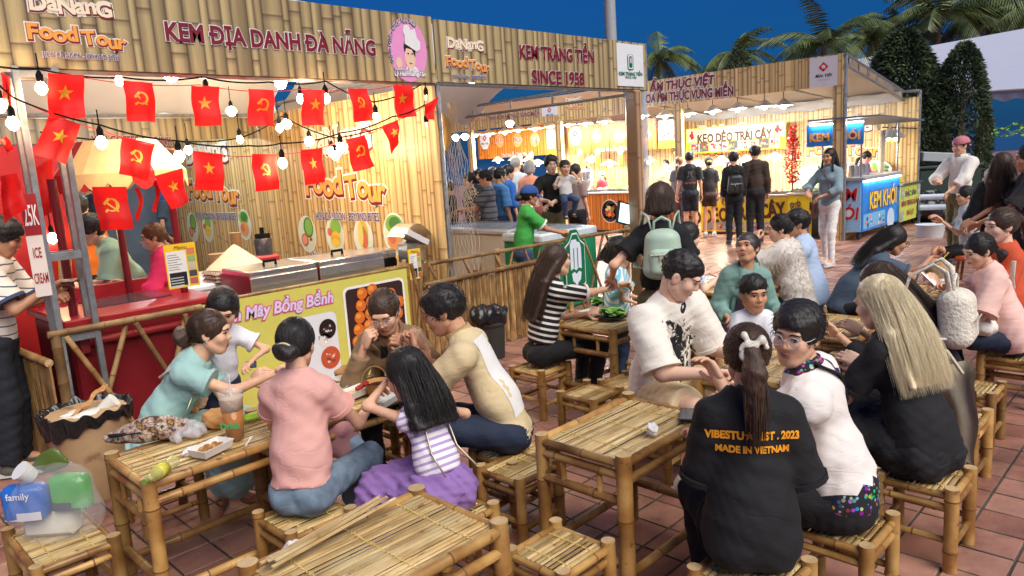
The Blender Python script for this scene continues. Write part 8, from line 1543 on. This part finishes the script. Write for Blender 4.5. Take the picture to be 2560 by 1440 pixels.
dc = thing('drink_cup', 'tall plastic cup of iced milk tea with straw', 'drink', tuple(G(590, 1095, TZ)), -PI/4); MB().lathe([(.034, .001), (.045, .13), (.044, .13), (.033, .003)], n=20).build('tea', M('tea', (.5, .18, .03), .15), dc, smooth=True); MB().lathe([(.0455, .13), (.05, .185), (.05, .19), (.0, .19)], n=20).build('foam', M('tea_foam', (.6, .48, .36), .6, bump=.5, bscale=60), dc, smooth=True); MB().lathe([(.036, 0), (.0525, .2), (.056, .205), (.056, .214), (.04, .222), (0, .222)], n=22).build('cup', M('clear_cup'), dc, smooth=True); MB().tube([(.0, 0, .1), (.005, .0, .285)], .004, 6).build('straw', M('clear_cup2', (.8, .8, .8), .1, alpha=.7), dc); lettering('Drink', dc, 0, .06, .036, [(.0015, PLAIN((.04, .4, .12)))], y=-.046)
def takeaway(loc, label, w=.17, d=.11, rz=0., fill=None, mat=None, lid=False):
    o = thing('food_box', label, 'food box', loc, rz); m_ = mat or PLAIN((.76, .74, .7), .6); mb = MB(); t = .004; h_ = .035; e = .012
    mb.add([(-w/2+e, -d/2+e, 0), (w/2-e, -d/2+e, 0), (w/2-e, d/2-e, 0), (-w/2+e, d/2-e, 0), (-w/2, -d/2, h_), (w/2, -d/2, h_), (w/2, d/2, h_), (-w/2, d/2, h_), (-w/2+e+t, -d/2+e+t, t), (w/2-e-t, -d/2+e+t, t), (w/2-e-t, d/2-e-t, t), (-w/2+e+t, d/2-e-t, t), (-w/2+t, -d/2+t, h_), (w/2-t, -d/2+t, h_), (w/2-t, d/2-t, h_), (-w/2+t, d/2-t, h_)], [(3, 2, 1, 0), (0, 1, 5, 4), (1, 2, 6, 5), (2, 3, 7, 6), (3, 0, 4, 7), (8, 9, 10, 11), (9, 8, 12, 13), (10, 9, 13, 14), (11, 10, 14, 15), (8, 11, 15, 12), (4, 5, 13, 12), (5, 6, 14, 13), (6, 7, 15, 14), (7, 4, 12, 15)]); mb.build('tray', m_, o, smooth=False)
    if fill:
        mb = MB(); rn = random.Random(w*100+d)
        for k in range(fill[1]): a = fill[2]*rn.uniform(.7, 1.2); mb.ball((rn.uniform(-w/2+.03, w/2-.03), rn.uniform(-d/2+.025, d/2-.025), .014+rn.uniform(0, fill[3])), (a, a*rn.uniform(.5, 1), a*.6), 7, 5, mi=k % len(fill[0]))
        mb.build('food', fill[0], o)['kind'] = 'stuff'
    return o
takeaway(tuple(G(530, 1130, TZ)), 'white paper tray of drizzled waffles on left table', .16, .1, .35, ([M('fried'), M('fried_dark')], 22, .018, .012))
for k, (px, py, w, d, f, lab) in enumerate(((870, 955, .17, .1, ([M('fried'), M('noodle')], 14, .016, .01), 'clear snack tray near the paper bowl'), (885, 990, .2, .1, ([M('noodle')], 10, .02, .006), 'long snack tray with skewers on eating table'), (960, 1010, .16, .1, None, 'empty clear tray at the girl in purple'), (845, 985, .15, .09, ([M('herb'), M('noodle')], 14, .015, .008), 'small snack tray beside the pink top'))): takeaway(tuple(G(px, py, TZ)), lab, w, d, .2*k, f, M('clear_tray', (.75, .74, .72), .2, alpha=.75) if k != 1 else None)
kb = thing('paper_bowl', 'kraft paper bowl of dark dip with woven handle', 'bowl', tuple(G(948, 985, TZ))); MB().lathe([(.05, 0), (.07, .065), (.073, .067), (.066, .06), (.047, .006)], n=22).build('bowl', KRB, kb); MB().ball((0, 0, .045), (.06, .06, .014), 14, 6).build('dip', M('dark_dip', (.05, .012, .01), .35, bump=.6, bscale=60), kb); MB().tube([(-.06*math.cos(a)-.02, .03*math.cos(a), .06+.09*math.sin(a)) for a in np.linspace(0, PI, 12)], .004, 6).build('handle', DRY, kb)
rd = thing('sausage', 'red sausage on a stick lying on the eating table', 'sausage', tuple(G(905, 972, TZ+.04)), .4); V, F = isomesh([cap((-.04, 0, .014), (.045, 0, .016), .012, .013, .01)], .005); link('sausage_body', np_mesh('sausage', [(V, F, 0)], [PLAIN((.42, .03, .03), .35)]), rd); MB().tube([(.04, 0, .015), (.13, .02, .01)], .0022, 5).build('stick', DRY, rd)
for k, (px, py, r) in enumerate(((545, 1050, .055), (862, 930, .05))): crumple('kraft_bag', ('crumpled kraft paper bag beside the iced tea', 'crumpled kraft paper bag near brown blazer woman')[k], 'paper bag', tuple(G(px, py+15, TZ)), r, KRB, 5+k, .8, (1.2, .8, .8))
crumple('plastic_bag', 'thin clear plastic bag beside the patterned bag', 'plastic bag', tuple(G(478, 1090, TZ)), .07, M('thin_plastic', (.72, .68, .7), .2, alpha=.5), 9, 1.3, (1.1, .8, .5)); crumple('tissue', 'torn white tissue beside the waffle tray', 'tissue', tuple(G(478, 1133, TZ)), .03, TISS, 12, 1.2, (1.3, .6, .5))
fk = thing('plastic_fork', 'white plastic fork at the left table edge', 'fork', tuple(G(622, 1105, TZ)), .9); MB().tube([(-.06, 0, .006), (.02, 0, .004)], .004, 5, flat=.4).build('handle', WHITE, fk)
for t in (-1, 0, 1): MB().tube([(.02, t*.003, .004), (.05, t*.006, .007)], .002, 4).build('tine', WHITE, fk)
lz = thing('chip_packet', 'green and yellow snack packet behind the iced tea', 'packet', tuple(G(635, 1050, TZ)), .3); V, F = isomesh([elp((0, 0, .02), (.06, .04, .02), None, .01)], .007, fold=.003, ffreq=50); link('foil_packet', np_mesh('foil_packet', [(V, F, 0)], [M('packet_green', srgb(150, 190, 30), .3, var=.4, scale=30)]), lz)
# salad table
for k, (px, py, w, d, f, lab) in enumerate(((1530, 770, .2, .15, ([M('fried'), M('noodle'), M('chilli')], 22, .02, .015), 'clear box of grilled food on the salad table'), (1478, 790, .17, .12, None, 'white foam box on the salad table'))): takeaway(tuple(G(px, py, TZ)), lab, w, d, .4+k, f, None if k else M('clear_tray'))
def lettuce(loc, label, r, seed):
    o = thing('salad_plate', label, 'salad', loc); MB().lathe([(.02, 0), (r, .012), (r*1.05, .02), (r, .022), (.02, .01)], n=24).build('plate', BLACK, o); mb = MB(); rn = random.Random(seed)
    for k in range(60):
        a = rn.uniform(0, 6.28); q = rn.random()**.6*r*.85; c = V3((q*math.cos(a), q*math.sin(a), .025+rn.random()*.035)); x, y, _ = frame((rn.uniform(-.6, .6), rn.uniform(-.6, .6), 1)); s = rn.uniform(.018, .036); ring = [c+x*s*math.cos(t)*(1+.25*math.sin(t*5))+y*s*math.sin(t)*(1+.25*math.sin(t*4))+V3((0, 0, .012*math.sin(t*6))) for t in np.linspace(0, 6.28, 12, endpoint=False)]; mb.add([c]+ring, [(0, i+1, (i+1) % 12+1) for i in range(12)], rn.randrange(2))
    mb.build('lettuce', [M('lettuce', (.16, .42, .05), .45), M('lettuce_pale', (.34, .55, .14), .45)], o, smooth=True)['kind'] = 'stuff'
lettuce(tuple(G(1535, 795, TZ)), 'black plate of green lettuce on the salad table', .1, 1); lettuce(tuple(G(1500, 765, TZ)), 'clear plate of herbs behind the lettuce plate', .07, 2)
nap = crumple('tissue', 'white napkin lying on the coconut bowl table', 'tissue', tuple(G(2345, 705, TZ)), .06, TISS, 21, .8, (1.3, .8, .2))
# loose cane mat on the nearest table
cm_ = thing('cane_mat', 'few loose bamboo slats lying along the nearest table edge', 'mat', (1.1, 1.93, .632), .08); rn = random.Random(6)
for k in range(5):
    y = .05-.016*k; z = .008+.012*math.sin(k/4*PI*.8); MB().tube([(-.24+rn.uniform(-.02, .02), y, z), (0, y, z+.006+rn.uniform(0, .006)), (.2+rn.uniform(-.04, .04), y+.008, z+.01+rn.uniform(0, .012))], .0085, 7, flat=.4).build('slat', SLAT, cm_)
# jacket and denim on the lap of the woman in pink
jk = thing('folded_jacket', 'mauve jacket bundled on the lap beside pink top', 'jacket', tuple(G(850, 1085, .52))); V, F = isomesh([elp((0, 0, .0), (.09, .075, .09), None, .01), elp((.03, .0, -.06), (.07, .06, .08), None, .04)], .009, fold=.008, ffreq=26, fseed=3); link('jacket_cloth', np_mesh('jacket_cloth', [(V, F, 0)], [cloth((196, 140, 144), bump=.1)]), jk)
dn = thing('denim_skirt', 'pale blue denim cloth hanging beside the pink top woman', 'cloth', tuple(G(880, 1130, .42))); V, F = isomesh([cap((0, 0, .12), (.02, 0, -.05), .05, .07, .03), cap((.02, 0, -.05), (.03, 0, -.2), .07, .09, .03)], .009, fold=.009, ffreq=24, fseed=5); link('denim_cloth', np_mesh('denim_cloth', [(V, F, 0)], [M('denim_pale2', srgb(150, 178, 204), .8, var=.15, bump=.2, bscale=300)]), dn)
# bench with a bag of wet wipes
make_table(.5, .78, 3.16, 3.62, 'low bamboo stool carrying a plastic bag of wipes', .35, 90, .021, True, ST)
wb = thing('shopping_bag', 'clear plastic shopping bag full of blue and green packs', 'shopping bag', (.64, 3.38, .335), -PI/4)
for k, (x, z, c, c2, w, rz) in enumerate(((-.1, .17, srgb(40, 96, 176), srgb(210, 210, 214), .17, .1), (.07, .19, srgb(60, 150, 60), srgb(50, 62, 80), .16, -.12), (-.05, .07, srgb(222, 220, 204), srgb(222, 220, 204), .22, .02))):
    MB().box((x, .03*k-.02, z), (w, .08, .15), bev=.02, rz=rz).build('wipes_pack', M('pack%d' % k, c, .3, var=.1, bump=.5, bscale=14), wb, smooth=60)
    if k < 2: MB().grid(lambda u, v: (x-w/2+.01+u*(w-.02), .03*k-.02-.043+.008*(2*u-1)**2, z-.065+.035*v), 6, 1).build('pack_label', PLAIN(c2, .4), wb, smooth=True)
lettering('family', wb, -.1, .2, .04, [(.0006, WHITE)], y=-.068)
V, F = isomesh([elp((0, .0, .12), (.2, .11, .14), None, .02), elp((.02, .0, .24), (.13, .09, .09), None, .06)], .012, cuts=[((0, 0, .004), (0, 0, -1))], fold=.005, ffreq=30, fseed=8); link('bag_film', np_mesh('bag_film', [(V, F, 0)], [M('bag_film', (.8, .8, .8), .08, alpha=.15, bump=.6, bscale=12)]), wb)
V, F = isomesh([elp((.02, 0, .33), (.07, .012, .05), None, .01)], .008, fold=.003, ffreq=40); link('olive_pack', np_mesh('olive_pack', [(V, F, 0)], [PLAIN(srgb(84, 104, 40), .35)]), wb); MB().lathe([(.03, 0), (.04, .06), (.038, .06)], n=16).build('foam_cup', PLAIN((.72, .72, .7), .5), wb, loc=(-.07, 0, .27), rot=(.6, -.5, 0))
# rubbish bin
tc_ = thing('rubbish_bin', 'tan round bin lined with a black plastic bag', 'bin', tuple(G(212, 1200, 0))); tc_.location = (1.1, 4.6, 0)
MB().lathe([(.17, .002), (.18, .02), (.215, .5), (.21, .5)], n=32).build('bin_body', M('bin_tan', srgb(178, 146, 108), .6, var=.1, dirt=(srgb(120, 92, 64), 7, .6)), tc_, smooth=50)
LINER = M('black_liner', (.012, .012, .013), .22, bump=.5, bscale=25)
rn = random.Random(2); ph_ = [rn.uniform(0, 6) for _ in range(8)]
def liner(u, v):
    a = u*2*PI; w = math.sin(a*9+ph_[0])*.4+math.sin(a*17+ph_[1]+v*3)*.35+math.sin(a*31+ph_[2]-v*5)*.25; k = min(4, int(v*8)/2); r = np.interp(v, [0, .3, .45, .6, 1], [.16, .205, .238, .236, .225]); z = np.interp(v, [0, .3, .45, .6, 1], [.38, .5, .535, .5, .43-.04*math.sin(a*2+1)]); return ((r+.016*w*(v > .2))*math.cos(a), (r+.016*w*(v > .2))*math.sin(a), z+.012*math.sin(a*13+ph_[3])*(v > .3)+.01*w)
MB().grid(liner, 110, 10).build('bin_liner', LINER, tc_, smooth=False)
MB().lathe([(0, .43), (.17, .43)], n=24).build('liner_floor', LINER, tc_)
V, F = isomesh([elp((-.02, -.03, .48), (.12, .1, .03), None, .02)], .01, fold=.006, ffreq=30); link('foam_lid', np_mesh('foam_lid', [(V, F, 0)], [PLAIN((.68, .66, .6), .7)]), tc_)
MB().grid(lambda u, v: (-.08+.2*u+.012*math.sin(v*8), -.05+.06*u+.07*(v-.5)+.012*math.sin(u*11), .49+.12*u+.02*abs(math.sin(u*7+v*4))), 9, 6).build('kraft_wrapper', KRB, tc_, smooth=False); MB().lathe([(.035, 0), (.045, .09), (.043, .09)], n=18).build('paper_cup', PLAIN((.7, .7, .64), .5), tc_, loc=(.08, .0, .48), rot=(.4, .9, 0))
def blackbag(loc, label, r, seed, sq): return crumple('rubbish_bag', label, 'rubbish bag', loc, r, LINER, seed, 1.1, sq)
blackbag((4.44, 4.74, .3), 'black rubbish bag in a bin against the strip fence', .15, 31, (1.2, .9, .75)); rb_ = thing('rubbish_bin', 'dark round bin under the black bag at fence', 'bin', (4.44, 4.74, 0)); MB().lathe([(.11, .002), (.13, .33), (.12, .33)], n=20).build('bin_body', M('bin_dark', (.03, .028, .025), .6), rb_); MB().lathe([(.132, .3), (.138, .31), (.138, .33), (.13, .335)], n=20).build('bin_rim', M('bin_dark'), rb_); blackbag(tuple(G(2320, 552, 0)), 'shiny black rubbish bag behind the white jumper man', .45, 33, (1.3, .9, .75))
# clutter behind at the right
gb = thing('waste_container', 'dark green wheeled waste container behind the carts', 'container', (CC+ray(2345, 500)*15.5)*[1, 1, 0], PI/4*0-.78); MB().box((0, 0, .55), (1.3, .8, 1.0), bev=.03).build('tub', M('container_green', (.015, .035, .025), .5), gb); MB().box((0, 0, 1.08), (1.36, .86, .07), bev=.02).build('lid', M('container_green'), gb)
for sx in (-.5, .5): MB().lathe([(.02, -.03), (.08, -.03), (.08, .03), (.02, .03)], n=14).build('wheel', M('tyre'), gb, loc=(sx, -.3, .08), rot=(PI/2, 0, 0))
wbx = thing('foam_box', 'white slanted foam box lid on the waste container', 'box', V3(gb.location)+V3((.0, 0, 1.12)), -.78); MB().box((0, 0, .14), (1.0, .5, .2), M3=Matrix.Rotation(.1, 3, 'Y'), bev=.02).build('foam_block', PLAIN((.36, .4, .42), .8), wbx)
wd = thing('white_barrel', 'white round tub on the paving behind the walker', 'tub', tuple(G(2325, 592, 0))); MB().lathe([(.2, 0), (.23, .2), (.24, .22), (.225, .22)], n=26).build('tub_wall', PLAIN((.6, .62, .62), .5), wd)
for k, z in enumerate((.5, .68)):
    pp = thing('pipe_rail', ('lower', 'upper')[k]+' pale horizontal pipe rail behind white jumper man', 'rail', CC*0); a, b = G(2296, 590), G(2390, 588); MB().tube([(a[0], a[1], z), (b[0], b[1], z)], .05, 10).build('pipe', PLAIN((.5, .55, .6), .35), pp)
    for q in (a, b): MB().tube([(q[0], q[1], 0), (q[0], q[1], z-.04)], .02, 8).build('support', STEEL, pp)
os_ = thing('orange_stool', 'round orange cushioned stool at the right', 'stool', (0, 0, 0)); p = [x for x in PEOPLE if 'orange stool' in x[0]][0][2]; os_.location = (p[0], p[1], 0); MB().lathe([(.02, .37), (.2, .37), (.22, .39), (.21, .42), (.0, .425)], n=24).build('cushion', M('cushion_orange', srgb(206, 96, 50), .6), os_)
for k in range(4): a = PI/4+k*PI/2; MB().tube([(.19*math.cos(a), .19*math.sin(a), 0), (.14*math.cos(a), .14*math.sin(a), .37)], .016, 8).build('leg', BAM, os_)
bpy.data.objects.remove(_to); bpy.data.scenes.remove(_ts)
